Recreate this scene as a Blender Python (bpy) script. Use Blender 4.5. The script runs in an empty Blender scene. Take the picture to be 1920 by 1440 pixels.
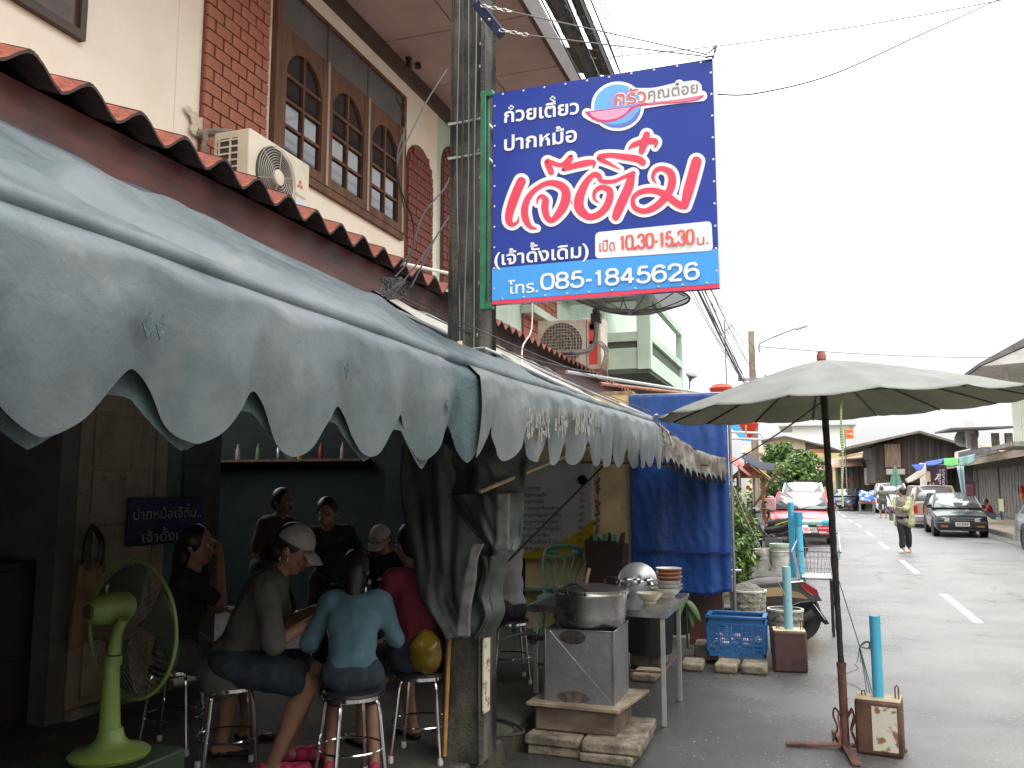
import bpy, bmesh, math, random
from mathutils import Vector as V, Matrix, noise
random.seed(7)
S=bpy.context.scene; COL=S.collection
R_=math.radians; PI=math.pi
# ---------------- camera ----------------
EYE=V((0,0,1.65)); PITCH=R_(6.84); YAW=R_(19.16); FPX=1600.0
cam=bpy.data.cameras.new('camera'); cam.sensor_width=36; cam.lens=36*FPX/1920; cam.clip_start=.05; cam.clip_end=2000
camo=bpy.data.objects.new('camera',cam); COL.objects.link(camo); S.camera=camo
camo.location=EYE; camo.rotation_euler=(PI/2+PITCH,0,YAW)
CF=V((-math.sin(YAW)*math.cos(PITCH),math.cos(YAW)*math.cos(PITCH),math.sin(PITCH)))
CR=V((math.cos(YAW),math.sin(YAW),0)); CU=CR.cross(CF)
def P(x,y,X=None,Y=None,Z=None,d=None):
    """real-world point seen at photo pixel (x,y) on a given world plane (survey of the photograph)"""
    r=CF+CR*((x-960)/FPX)+CU*((720-y)/FPX)
    if X is not None: t=X/r.x
    elif Y is not None: t=Y/r.y
    elif Z is not None: t=(Z-EYE.z)/r.z
    else: t=d
    return EYE+r*t
# ---------------- light: bright overcast ----------------
W=bpy.data.worlds.new('World'); S.world=W; W.use_nodes=True
nt=W.node_tree; N=nt.nodes; L=nt.links; bg=N['Background']; bg.inputs[1].default_value=.1
sky=N.new('ShaderNodeTexSky'); sky.sky_type='NISHITA'; sky.sun_disc=False; sky.sun_elevation=R_(55); sky.sun_rotation=R_(60); sky.dust_density=4
tc=N.new('ShaderNodeTexCoord'); sp=N.new('ShaderNodeSeparateXYZ'); L.new(tc.outputs['Generated'],sp.inputs[0])
mr=N.new('ShaderNodeMapRange'); L.new(sp.outputs[2],mr.inputs[0]); mr.inputs[1].default_value=-.02; mr.inputs[2].default_value=1; mr.inputs[3].default_value=3.7; mr.inputs[4].default_value=29
nz=N.new('ShaderNodeTexNoise'); nz.inputs['Scale'].default_value=2.2; nz.inputs['Detail'].default_value=5; L.new(tc.outputs['Generated'],nz.inputs[0])
m2=N.new('ShaderNodeMapRange'); L.new(nz.outputs[0],m2.inputs[0]); m2.inputs[1].default_value=.3; m2.inputs[2].default_value=.7; m2.inputs[3].default_value=.93; m2.inputs[4].default_value=1.07
mu=N.new('ShaderNodeMath'); mu.operation='MULTIPLY'; L.new(mr.outputs[0],mu.inputs[0]); L.new(m2.outputs[0],mu.inputs[1])
tint=N.new('ShaderNodeVectorMath'); tint.operation='SCALE'; tint.inputs[0].default_value=(.985,.995,1.0); L.new(mu.outputs[0],tint.inputs['Scale'])
sks=N.new('ShaderNodeVectorMath'); sks.operation='SCALE'; L.new(sky.outputs[0],sks.inputs[0]); sks.inputs['Scale'].default_value=.06
ad=N.new('ShaderNodeVectorMath'); L.new(tint.outputs[0],ad.inputs[0]); L.new(sks.outputs[0],ad.inputs[1]); L.new(ad.outputs[0],bg.inputs[0])
sun=bpy.data.lights.new('sun','SUN'); sun.energy=.8; sun.angle=R_(25); sun.color=(1,.96,.9)
so=bpy.data.objects.new('sun',sun); COL.objects.link(so); so.rotation_euler=(R_(35),0,R_(60)); so.location=(5,-5,12)
S.view_settings.view_transform='Standard'; S.view_settings.look='None'; S.view_settings.exposure=0.78; S.view_settings.gamma=1; S.view_settings.use_curve_mapping=False
S.cycles.max_bounces=8; S.cycles.diffuse_bounces=3; S.cycles.use_denoising=True; S.cycles.sample_clamp_indirect=6
# ---------------- materials ----------------
MATS={}
def mat(name,c,c2=None,sc=6,st=(1,1,1),th=(.42,.6),r=.7,m=0,b=0,bs=40,c3=None,sc3=30,th3=(.6,.7),r2=None,trans=0,coat=0,emit=0,alpha=1,spec=.5,bd=.02,amp=1):
    if name in MATS: return MATS[name]
    M_=bpy.data.materials.new(name); MATS[name]=M_; M_.use_nodes=True; n=M_.node_tree.nodes; l=M_.node_tree.links; p=n['Principled BSDF']
    def C(x): return (*x,1) if len(x)==3 else x
    p.inputs['Base Color'].default_value=C(c); p.inputs['Roughness'].default_value=r; p.inputs['Metallic'].default_value=m
    p.inputs['Specular IOR Level'].default_value=spec; p.inputs['Coat Weight'].default_value=coat; p.inputs['Transmission Weight'].default_value=trans; p.inputs['Alpha'].default_value=alpha
    if emit: p.inputs['Emission Color'].default_value=C(c); p.inputs['Emission Strength'].default_value=emit
    t=n.new('ShaderNodeTexCoord'); last=None
    def noi(scale,stretch,lo,hi,seed=0,detail=8):
        mp=n.new('ShaderNodeMapping'); mp.inputs['Scale'].default_value=stretch; mp.inputs['Location'].default_value=(seed,seed*.7,seed*.3); l.new(t.outputs['Object'],mp.inputs[0])
        q=n.new('ShaderNodeTexNoise'); q.inputs['Scale'].default_value=scale; q.inputs['Detail'].default_value=detail; q.inputs['Roughness'].default_value=.62; l.new(mp.outputs[0],q.inputs[0])
        g=n.new('ShaderNodeMapRange'); g.inputs[1].default_value=lo; g.inputs[2].default_value=hi; l.new(q.outputs[0],g.inputs[0]); return g,q
    if c2 is not None:
        g,_=noi(sc,st,*th); x=n.new('ShaderNodeMix'); x.data_type='RGBA'; l.new(g.outputs[0],x.inputs[0]); x.inputs[6].default_value=C(c); x.inputs[7].default_value=C(c2); last=x.outputs[2]
        if r2 is not None:
            y=n.new('ShaderNodeMapRange'); l.new(g.outputs[0],y.inputs[0]); y.inputs[3].default_value=r; y.inputs[4].default_value=r2; l.new(y.outputs[0],p.inputs['Roughness'])
    if c3 is not None:
        g,_=noi(sc3,(1,1,1),*th3,seed=3.1); x=n.new('ShaderNodeMix'); x.data_type='RGBA'; l.new(g.outputs[0],x.inputs[0])
        if last: l.new(last,x.inputs[6])
        else: x.inputs[6].default_value=C(c)
        x.inputs[7].default_value=C(c3); last=x.outputs[2]
    if last: l.new(last,p.inputs['Base Color'])
    if b:
        _,q=noi(bs,(1,1,1),0,1,seed=5,detail=4); bp=n.new('ShaderNodeBump'); bp.inputs['Strength'].default_value=b; bp.inputs['Distance'].default_value=bd; l.new(q.outputs[0],bp.inputs['Height']); l.new(bp.outputs[0],p.inputs['Normal'])
    return M_
# ---------------- mesh builder ----------------
def basis(d):
    d=V(d).normalized(); a=V((0,0,1)) if abs(d.z)<.9 else V((1,0,0)); x=d.cross(a).normalized(); return x,x.cross(d).normalized() if 0 else d.cross(x).normalized()
class M:
    def __init__(s): s.v=[];s.f=[];s.mi=[]
    def add(s,vs,fs,mi=0):
        o=len(s.v); s.v+= [V(x) for x in vs]; s.f+=[[i+o for i in f] for f in fs]; s.mi+=[mi]*len(fs); return s
    def box(s,a,b,mi=0,rz=0,Mx=None):
        x0,y0,z0=a;x1,y1,z1=b
        vs=[V(q) for q in((x0,y0,z0),(x1,y0,z0),(x1,y1,z0),(x0,y1,z0),(x0,y0,z1),(x1,y0,z1),(x1,y1,z1),(x0,y1,z1))]
        if rz:
            c=V(((x0+x1)/2,(y0+y1)/2,0)); Rm=Matrix.Rotation(rz,3,'Z'); vs=[Rm@(q-c)+c for q in vs]
        if Mx is not None: vs=[Mx@q for q in vs]
        return s.add(vs,[(0,3,2,1),(4,5,6,7),(0,1,5,4),(1,2,6,5),(2,3,7,6),(3,0,4,7)],mi)
    def cb(s,c,d,mi=0,rz=0,rx=0,ry=0):
        Mx=Matrix.Translation(V(c))@Matrix.Rotation(rz,4,'Z')@Matrix.Rotation(ry,4,'Y')@Matrix.Rotation(rx,4,'X')
        return s.box((-d[0]/2,-d[1]/2,-d[2]/2),(d[0]/2,d[1]/2,d[2]/2),mi,Mx=Mx)
    def tube(s,pts,r,n=8,mi=0,close=False,cap=True):
        pts=[V(p) for p in pts]; k=len(pts); rs=r if isinstance(r,(list,tuple)) else [r]*k; vs=[];fs=[]; px=None
        for i,p in enumerate(pts):
            d=(pts[(i+1)%k] if (close or i<k-1) else p)-(pts[i-1] if (close or i>0) else p)
            if d.length<1e-7: d=V((0,0,1))
            d.normalize()
            if px is None: x,_=basis(d)
            else:
                x=px-d*px.dot(d); x=x.normalized() if x.length>1e-4 else basis(d)[0]
            y=d.cross(x); px=x
            for j in range(n):
                a=2*PI*j/n; vs.append(p+(x*math.cos(a)+y*math.sin(a))*rs[i])
        for i in range(k if close else k-1):
            for j in range(n):
                a=i*n+j;b=i*n+(j+1)%n;c=((i+1)%k)*n+(j+1)%n;e=((i+1)%k)*n+j; fs.append((a,b,c,e))
        if cap and not close: fs+= [tuple(range(n-1,-1,-1)),tuple(range((k-1)*n,k*n))]
        return s.add(vs,fs,mi)
    def lathe(s,c,prof,n=20,mi=0,axis=(0,0,1),cap=True):
        c=V(c); ax=V(axis).normalized(); x,y=basis(ax); vs=[];fs=[]
        for r,z in prof:
            for j in range(n):
                a=2*PI*j/n; vs.append(c+ax*z+(x*math.cos(a)+y*math.sin(a))*max(r,1e-5))
        for i in range(len(prof)-1):
            for j in range(n):
                fs.append((i*n+j,(i+1)*n+j,(i+1)*n+(j+1)%n,i*n+(j+1)%n))
        if cap:
            if prof[0][0]>1e-4: fs.append(tuple(range(n)))
            if prof[-1][0]>1e-4: fs.append(tuple(range((len(prof)-1)*n+n-1,(len(prof)-1)*n-1,-1)))
        return s.add(vs,fs,mi)
    def ball(s,c,r,n=12,mi=0,Mx=None):
        rx,ry,rz=(r,r,r) if not isinstance(r,(tuple,list)) else r; c=V(c); vs=[];fs=[]; k=n//2
        for i in range(k+1):
            t=PI*i/k
            for j in range(n):
                a=2*PI*j/n; q=V((rx*math.sin(t)*math.cos(a),ry*math.sin(t)*math.sin(a),-rz*math.cos(t)))
                if i in(0,k): q+=V((math.cos(a),math.sin(a),0))*1e-5
                if Mx is not None: q=Mx@q
                vs.append(c+q)
        for i in range(k):
            for j in range(n): fs.append((i*n+j,i*n+(j+1)%n,(i+1)*n+(j+1)%n,(i+1)*n+j))
        return s.add(vs,fs,mi)
    def prism(s,poly,ex,mi=0):
        n=len(poly); a=[V(p) for p in poly]; b=[p+V(ex) for p in a]
        return s.add(a+b,[tuple(range(n-1,-1,-1)),tuple(range(n,2*n))]+[(i,(i+1)%n,n+(i+1)%n,n+i) for i in range(n)],mi)
    def grid(s,fn,nu,nv,mi=0):
        vs=[V(fn(i/nu,j/nv)) for i in range(nu+1) for j in range(nv+1)]
        return s.add(vs,[(i*(nv+1)+j,(i+1)*(nv+1)+j,(i+1)*(nv+1)+j+1,i*(nv+1)+j+1) for i in range(nu) for j in range(nv)],mi)
    def build(s,name,m,parent=None,bevel=0,solid=0,kind=None,label=None,flat=False,ang=38,sub=0):
        me=bpy.data.meshes.new(name); off=V((0,0,0)); r=parent
        while r is not None: off+=r.location; r=r.parent
        me.from_pydata([v-off for v in s.v],[],s.f); ms=m if isinstance(m,list) else [m]
        for q in ms: me.materials.append(q)
        if len(ms)>1: me.polygons.foreach_set('material_index',s.mi)
        if not flat:
            me.polygons.foreach_set('use_smooth',[True]*len(me.polygons)); me.set_sharp_from_angle(angle=R_(ang))
        me.update(); o=bpy.data.objects.new(name,me); COL.objects.link(o); o.parent=parent
        if solid: q=o.modifiers.new('solid','SOLIDIFY'); q.thickness=solid; q.offset=0
        if bevel: q=o.modifiers.new('bevel','BEVEL'); q.width=bevel; q.segments=2; q.limit_method='ANGLE'
        if sub: q=o.modifiers.new('sub','SUBSURF'); q.levels=sub; q.render_levels=sub
        if kind: o['kind']=kind
        if label: o['label']=label
        return o
def tag(o,label,cat,group=None):
    o['label']=label; o['category']=cat
    if group: o['group']=group
    return o
def thing(name,label,cat,loc=(0,0,0),group=None):
    o=bpy.data.objects.new(name,None); COL.objects.link(o); o.location=V(loc); o.empty_display_size=.1; return tag(o,label,cat,group)
def copy_tree(o,loc,rz=0,label=None,parent=None):
    c=o.copy(); COL.objects.link(c); c.parent=parent
    if parent is None:
        c.location=V(loc); c.rotation_euler=(0,0,rz)
        if label: c['label']=label
    for ch in list(o.children): copy_tree(ch,(0,0,0),parent=c)
    return c
def put(o,loc,rz=0): o.location=V(loc); o.rotation_euler=(0,0,rz); return o
def cat_rom(pts,n=8):
    k=len(pts); out=[]
    for i in range(k-1):
        a=pts[max(i-1,0)];b=pts[i];c=pts[i+1];d=pts[min(i+2,k-1)]
        for j in range(n):
            t=j/n; out.append(tuple(.5*((2*b[q])+(-a[q]+c[q])*t+(2*a[q]-5*b[q]+4*c[q]-d[q])*t*t+(-a[q]+3*b[q]-3*c[q]+d[q])*t**3) for q in range(len(b))))
    out.append(tuple(pts[-1])); return out
def curve(pts,n=8): return [V(p) for p in cat_rom([tuple(p) for p in pts],n)]
def sag(a,b,s,n=12):
    a=V(a);b=V(b); return [a.lerp(b,i/n)-V((0,0,4*s*(i/n)*(1-i/n))) for i in range(n+1)]
TS=bpy.data.scenes.new('scratch'); TS.world=None
def evaluate(o):
    TS.collection.objects.link(o) if o.name not in TS.collection.objects else None
    vl=TS.view_layers[0]; vl.update(); dg=vl.depsgraph; me=bpy.data.meshes.new_from_object(o.evaluated_get(dg)); TS.collection.objects.unlink(o); return me
# text ------------------------------------------------------
def text_raw(body,off=.0):
    c=bpy.data.curves.new('lettering','FONT'); c.body=body; c.size=1; c.offset=off; c.resolution_u=4
    o=bpy.data.objects.new('lettering',c); me=evaluate(o)
    vs=[v.co.copy() for v in me.vertices]; fs=[tuple(p.vertices) for p in me.polygons]
    bpy.data.objects.remove(o); bpy.data.curves.remove(c); bpy.data.meshes.remove(me); return vs,fs
UP='\u0e31\u0e34\u0e35\u0e36\u0e37\u0e47'; TONE='\u0e48\u0e49\u0e4a\u0e4b\u0e4c'
def thai(body,off=.012):
    base='';marks=[]
    for i,ch in enumerate(body):
        if ch in TONE and i and body[i-1] in UP: marks.append((len(base),ch))
        else: base+=ch
    vs,fs=text_raw(base,off); xm=lambda s:(max(v.x for v in text_raw(s,off)[0]) if s else 0)
    k=xm('\u0e01')
    for pos,ch in marks:
        pen=xm(base[:pos]+'\u0e01')-k; a,b=text_raw(' '+ch,off); adv=xm(' \u0e01')-k; o=len(vs)
        vs+=[V((v.x+pen-adv,v.y+.20,0)) for v in a]; fs+=[tuple(i+o for i in f) for f in b]
    return vs,fs
def text_on(mm,body,a,b,h,mi=0,nrm=(0,-1,0),off=.012,ratio=.7,thai_=True,up=V((0,0,1))):
    """letters between baseline points a,b, cap height h"""
    vs,fs=thai(body,off) if thai_ else text_raw(body,off); a=V(a);b=V(b)
    x0=min(v.x for v in vs);x1=max(v.x for v in vs); k=1/(x1-x0); s=h/ratio
    mm.add([a+(b-a)*((v.x-x0)*k)+up*(v.y*s) for v in vs],fs,mi); return mm

DG={'0':[[(.5,1),(.2,.93),(.08,.7),(.06,.5),(.08,.3),(.2,.07),(.5,0),(.8,.07),(.92,.3),(.94,.5),(.92,.7),(.8,.93),(.5,1)]],
'1':[[(.22,.78),(.45,.84),(.56,1)],[(.58,1.0),(.58,0)]],
'2':[[(.08,.68),(.14,.90),(.35,1),(.55,1),(.82,.90),(.88,.70),(.78,.52),(.45,.30),(.15,.08),(.10,.0)],[(.10,.0),(.92,.0)]],
'3':[[(.10,.76),(.2,.93),(.48,1),(.78,.92),(.84,.74),(.74,.57),(.46,.53)],[(.46,.53),(.78,.47),(.90,.28),(.80,.07),(.48,0),(.18,.07),(.07,.25)]],
'4':[[(.68,0),(.68,1)],[(.66,1),(.05,.30)],[(.05,.27),(.95,.27)]],
'5':[[(.84,1),(.26,1)],[(.26,1),(.16,.50)],[(.16,.50),(.35,.61),(.60,.62),(.85,.50),(.91,.30),(.80,.08),(.48,0),(.18,.07),(.07,.24)]],
'6':[[(.84,.82),(.72,.97),(.5,1),(.22,.90),(.08,.60),(.07,.35),(.20,.08),(.5,0),(.80,.08),(.92,.30),(.82,.55),(.52,.62),(.22,.52),(.10,.34)]],
'8':[[(.5,.54),(.22,.60),(.13,.76),(.24,.94),(.5,1),(.76,.94),(.87,.76),(.78,.60),(.5,.54),(.2,.46),(.08,.26),(.2,.06),(.5,0),(.8,.06),(.92,.26),(.8,.46),(.5,.54)]],
'-':[[(.05,.38),(.55,.38)]],'.':[[(.12,.02),(.16,.02)]]}
def digits_on(q,body,a,b,h,wt=.17,up=V((0,0,1)),nrm=V((0,-1,0))):
    a=V(a);b=V(b); wd={'-':.42,'.':.30,'1':.62}; tot=sum(wd.get(c,.86)+.10 for c in body)-.10; X=0; u=(b-a)/tot; n=0
    for c in body:
        w_=wd.get(c,.86); sw=w_/ (1 if c not in '-.' else .6) if c not in '-.' else 1
        for st in DG[c]:
            d=cat_rom(st,6) if len(st)>2 else st
            pts=[(X+p[0]*(w_ if c not in '-.' else .7),p[1]) for p in d]; k=len(pts); asp=u.length/h
            L_=[];R2=[]
            for i in range(k):
                p0=pts[max(i-1,0)];p1=pts[min(i+1,k-1)]; dx,dy=(p1[0]-p0[0])*asp,(p1[1]-p0[1]); l=math.hypot(dx,dy) or 1; ox,oy=-dy/l*wt/2,dx/l*wt/2
                L_.append((pts[i][0]+ox/asp,pts[i][1]+oy)); R2.append((pts[i][0]-ox/asp,pts[i][1]-oy))
            f=lambda p: a+u*p[0]+up*(h*(wt/2+p[1]*(1-wt)))+nrm*(n*.00002)
            for i in range(k-1): n+=1; q.add([f(L_[i]),f(L_[i+1]),f(R2[i+1]),f(R2[i])],[(0,1,2,3)])
            if c=='.': n+=1; m=pts[0]; q.add([f((m[0]+dx_*.12/asp*1.2,m[1]+.02+dy_*.12)) for dx_,dy_ in((-1,-1),(1,-1),(1,1),(-1,1))],[(0,1,2,3)])
        X+=w_+.10
    return q
def nz0(k): return noise.noise(V((k*.37,3.1,7.7)))
def damp_edge(m):
    """dark damp margin where the shop washes water onto the asphalt"""
    n=m.node_tree.nodes; l=m.node_tree.links; p=n['Principled BSDF']; t=n.new('ShaderNodeTexCoord'); sx_=n.new('ShaderNodeSeparateXYZ'); l.new(t.outputs['Object'],sx_.inputs[0])
    q=n.new('ShaderNodeTexNoise'); q.inputs['Scale'].default_value=.8; q.inputs['Detail'].default_value=9; q.inputs['Roughness'].default_value=.65; l.new(t.outputs['Object'],q.inputs[0])
    a=n.new('ShaderNodeMath'); a.operation='MULTIPLY_ADD'; l.new(q.outputs[0],a.inputs[0]); a.inputs[1].default_value=-3.2; l.new(sx_.outputs[0],a.inputs[2])
    g=n.new('ShaderNodeMapRange'); g.interpolation_type='SMOOTHSTEP'; l.new(a.outputs[0],g.inputs[0]); g.inputs[1].default_value=-2.6; g.inputs[2].default_value=.1
    old=p.inputs['Base Color'].links[0].from_socket; x=n.new('ShaderNodeMix'); x.data_type='RGBA'; x.blend_type='MULTIPLY'; x.inputs[0].default_value=1; l.new(old,x.inputs[6])
    c=n.new('ShaderNodeMix'); c.data_type='RGBA'; l.new(g.outputs[0],c.inputs[0]); c.inputs[6].default_value=(.38,.38,.37,1); c.inputs[7].default_value=(1.12,1.12,1.11,1); l.new(c.outputs[2],x.inputs[7]); l.new(x.outputs[2],p.inputs['Base Color'])
    ro=p.inputs['Roughness'].links[0].from_socket; r=n.new('ShaderNodeMath'); r.operation='MULTIPLY'; k=n.new('ShaderNodeMapRange'); l.new(g.outputs[0],k.inputs[0]); k.inputs[3].default_value=.62; k.inputs[4].default_value=1; l.new(ro,r.inputs[0]); l.new(k.outputs[0],r.inputs[1]); l.new(r.outputs[0],p.inputs['Roughness'])
# ---------------- material library ----------------
asph=mat('asphalt',(.135,.132,.128),(.185,.18,.174),sc=.9,th=(.35,.65),r=.26,r2=.46,b=.55,bs=160,c3=(.50,.49,.45),sc3=42,th3=(.63,.66),bd=.012)
damp_edge(asph)
conc=mat('concrete_floor',(.10,.09,.072),(.052,.047,.039),sc=3,th=(.35,.65),r=.75,b=.3,bs=60,c3=(.2,.18,.14),sc3=9,th3=(.6,.72))
concL=mat('concrete_light',(.33,.31,.27),(.16,.15,.12),sc=5,r=.85,b=.5,bs=50)
concPole=mat('concrete_pole',(.15,.138,.11),(.022,.021,.019),sc=4,st=(1,1,.55),th=(.36,.6),r=.75,b=.5,bs=70,c3=(.34,.32,.27),sc3=70,th3=(.68,.71))
cream=mat('cream_plaster',(.87,.79,.65),(.82,.72,.56),sc=1.5,th=(.45,.7),r=.8,b=.12,bs=90,c3=(.62,.5,.35),sc3=2.4,th3=(.66,.8))
mint=mat('mint_plaster',(.56,.70,.56),(.48,.6,.5),sc=2,r=.8,b=.1,c3=(.3,.36,.3),sc3=5,th3=(.62,.8))
brickm=mat('embossed_brick',(.40,.155,.095),(.33,.12,.075),sc=8,r=.85,b=.8,bs=22,bd=.012)
mortar=mat('mortar_brown',(.20,.075,.05),r=.9)
woodbr=mat('brown_window_wood',(.155,.072,.032),(.085,.04,.02),sc=9,st=(1,1,.15),r=.75,b=.2,bs=60,c3=(.3,.2,.12),sc3=40,th3=(.64,.72))
glassd=mat('dark_window_glass',(.02,.02,.024),r=.06,spec=.9)
grpanel=mat('grey_transom_sheet',(.12,.12,.125),(.09,.09,.092),sc=2,r=.35)
fascd=mat('dark_brown_board',(.05,.035,.03),(.08,.055,.045),sc=4,st=(1,.2,1),r=.6)
soffm=mat('soffit_sheet',(.44,.36,.33),(.36,.29,.265),sc=.9,r=.8)
seam=mat('seam_dark',(.05,.04,.035),r=.9)
tilem=mat('red_cement_tile',(.40,.09,.04),(.16,.045,.03),sc=7,r=.7,b=.4,bs=40,c3=(.05,.035,.03),sc3=18,th3=(.55,.7))
tiled=mat('dark_tile',(.06,.03,.025),(.028,.018,.016),sc=14,r=.9,b=.3,bs=50)  # darker tile colour for undersides, front ends and roof backing
maroon=mat('maroon_fascia',(.14,.040,.033),(.05,.022,.02),sc=3.5,st=(1,.5,2.5),th=(.4,.62),r=.55,c3=(.03,.02,.02),sc3=60,th3=(.69,.72))
canv=mat('blue_grey_canvas',(.115,.140,.148),(.038,.058,.069),sc=2.4,st=(1.2,.9,.8),th=(.36,.66),r=.55,b=.30,bs=26,c3=(.145,.155,.150),sc3=5,th3=(.52,.75),bd=.008)
canv2=mat('faded_canvas',(.140,.158,.160),(.070,.092,.098),sc=3.2,st=(1,1.3,.6),th=(.36,.66),r=.6,b=.35,bs=30,c3=(.19,.19,.175),sc3=7,th3=(.56,.74),bd=.008)
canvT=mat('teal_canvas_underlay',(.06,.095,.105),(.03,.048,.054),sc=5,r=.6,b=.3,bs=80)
canvG=mat('beige_grey_sheet',(.40,.385,.34),(.25,.24,.2),sc=2.5,st=(1,.5,1),r=.7,b=.2,bs=60,c3=(.12,.115,.1),sc3=6,th3=(.58,.75))
tarpG=mat('green_grey_tarpaulin',(.075,.09,.077),(.035,.043,.038),sc=3.5,r=.45,b=.25,bs=50)
tarpS=mat('pale_grey_stripe',(.26,.26,.245),(.15,.15,.14),sc=9,r=.5)
tarpB=mat('blue_tarpaulin',(.020,.075,.29),(.014,.052,.20),sc=2,st=(1,1,.4),r=.4,b=.2,bs=20,c3=(.035,.09,.34),sc3=3)
yelw=mat('yellow_plaster',(.62,.49,.25),(.5,.39,.19),sc=4,r=.85,b=.15,c3=(.2,.16,.1),sc3=6,th3=(.62,.75))
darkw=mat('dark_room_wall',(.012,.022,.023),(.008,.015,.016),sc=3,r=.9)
steel=mat('brushed_steel',(.55,.55,.55),(.4,.4,.4),sc=12,r=.28,m=1,b=.1,bs=30)
galv=mat('galvanised_sheet',(.36,.365,.37),(.25,.255,.26),sc=3,r=.4,r2=.6,m=.85,b=.2,bs=12,c3=(.2,.2,.19),sc3=6)
chrome=mat('chrome',(.75,.75,.76),r=.12,m=1)
black=mat('black_plastic',(.016,.016,.017),r=.45)
rubber=mat('rubber',(.018,.018,.018),(.035,.033,.03),sc=8,r=.8)
blackc=mat('black_cable',(.02,.02,.021),r=.5)
greyc=mat('grey_cable',(.17,.17,.165),r=.5)
whitep=mat('white_paint',(.75,.74,.70),(.6,.58,.53),sc=9,r=.5)
sblue=mat('sign_blue_vinyl',(.010,.036,.29),(.013,.042,.32),sc=1.5,r=.18,spec=.3)
slb=mat('sign_light_blue',(.045,.33,.80),r=.16,spec=.45)
sred=mat('sign_red',(.80,.035,.085),r=.16,spec=.45); smag=mat('sign_magenta',(.62,.02,.16),r=.12); spink=mat('sign_pink',(.85,.33,.50),r=.12)
swht=mat('sign_white',(.82,.82,.82),r=.16,spec=.45); smid=mat('sign_mid_blue',(.10,.22,.62),r=.12); sgry=mat('sign_grey',(.25,.22,.2),r=.2); sorr=mat('sign_orange_red',(.72,.10,.07),r=.2)
green=mat('green_painted_steel',(.02,.17,.075),(.015,.11,.05),sc=9,r=.4)
rust=mat('rusty_steel',(.19,.075,.05),(.09,.04,.03),sc=9,r=.8,b=.3,bs=60)
wood=mat('bare_wood',(.33,.22,.12),(.2,.13,.07),sc=12,st=(1,1,.2),r=.7,b=.2)
woodo=mat('orange_varnished_wood',(.40,.17,.06),(.24,.09,.03),sc=9,st=(1,1,.2),r=.5)
woodg=mat('weathered_grey_wood',(.14,.115,.09),(.07,.058,.047),sc=6,st=(2,2,.25),r=.85,b=.3,bs=30)
stone=mat('old_paving_stone',(.27,.23,.16),(.12,.10,.075),sc=9,r=.85,b=.6,bs=40,c3=(.07,.06,.05),sc3=14,th3=(.55,.7))
pvc=mat('blue_pvc',(.06,.38,.60),(.09,.45,.62),sc=4,r=.35); pvcp=mat('pale_blue_pvc',(.22,.47,.56),(.28,.52,.58),sc=4,r=.4)
tinb=mat('rusty_brown_tin',(.12,.055,.032),(.06,.03,.02),sc=6,r=.55,b=.2,c3=(.3,.17,.08),sc3=11,th3=(.62,.74)); tinl=mat('dark_red_tin',(.085,.04,.035),(.05,.026,.024),sc=5,r=.45,c3=(.2,.1,.06),sc3=12,th3=(.65,.74))
chipw=mat('chipped_white_paint',(.60,.56,.45),(.25,.12,.06),sc=16,th=(.52,.58),r=.7,b=.2)
cemt=mat('cement_fill',(.5,.42,.28),(.35,.28,.17),sc=12,r=.9,b=.4)
crateb=mat('blue_crate_plastic',(.02,.13,.34),(.015,.1,.27),sc=6,r=.4)
leafA=mat('leaf_mid',(.09,.16,.035),(.06,.11,.025),sc=3,r=.5); leafB=mat('leaf_light',(.17,.26,.06),(.12,.2,.04),sc=3,r=.5); leafC=mat('leaf_dark',(.035,.07,.02),r=.5)
barkm=mat('bark',(.10,.08,.06),(.06,.05,.04),sc=9,r=.9)
skin=mat('skin',(.36,.20,.125),(.30,.165,.10),sc=5,r=.5); skind=mat('skin_tan',(.33,.175,.105),(.28,.15,.09),sc=5,r=.5)
hairm=mat('black_hair',(.012,.010,.009),(.02,.016,.014),sc=60,st=(1,1,.1),r=.4)
eyew=mat('eye_white',(.7,.7,.68),r=.2); lipm=mat('lips',(.35,.11,.09),r=.4)
paintl=mat('road_paint',(.55,.54,.50),(.32,.31,.29),sc=22,th=(.5,.6),r=.6)
soil=mat('soil_verge',(.15,.12,.085),(.09,.075,.05),sc=4,r=.95,b=.6,bs=25)
pavr=mat('sandy_pavement',(.40,.34,.25),(.31,.26,.2),sc=1,r=.9,b=.2)
# ---------------- setting ----------------
M().grid(lambda u,v:(-700+1400*u,-60+900*v,-.035),4,4).build('ground',soil,kind='structure')
M().grid(lambda u,v:(-3.3+9.3*u,-30+190*v,0.0),6,60).build('road',asph,kind='structure')
road=[o for o in COL.objects if o.name=='road'][0]
for a in (P(1798,1138,Z=0).y-14.2+5.0,):
    pass
dashc=[(1798,1138),(1704,1062),(1657,1023),(1630.5,1001),(1610,985),(1594,975.5),(1581.6,967),(1572,960)]
dme=None
for (x,y) in dashc:
    p=P(x,y,Z=.004); q=M().box((p.x-.055,p.y-1.5,.001),(p.x+.055,p.y+1.5,.005)).build('lane_dash',paintl,road)
for yy in (7.6,1.6):
    M().box((1.82,yy-1.5,.001),(1.93,yy+1.5,.005)).build('lane_dash',paintl,road)
# repaired seam and patches in the asphalt
M().box((5.35,-20,.0),(5.42,70,.003)).build('gutter_line',mat('dark_seam',(.04,.04,.038),r=.5),road)
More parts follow.
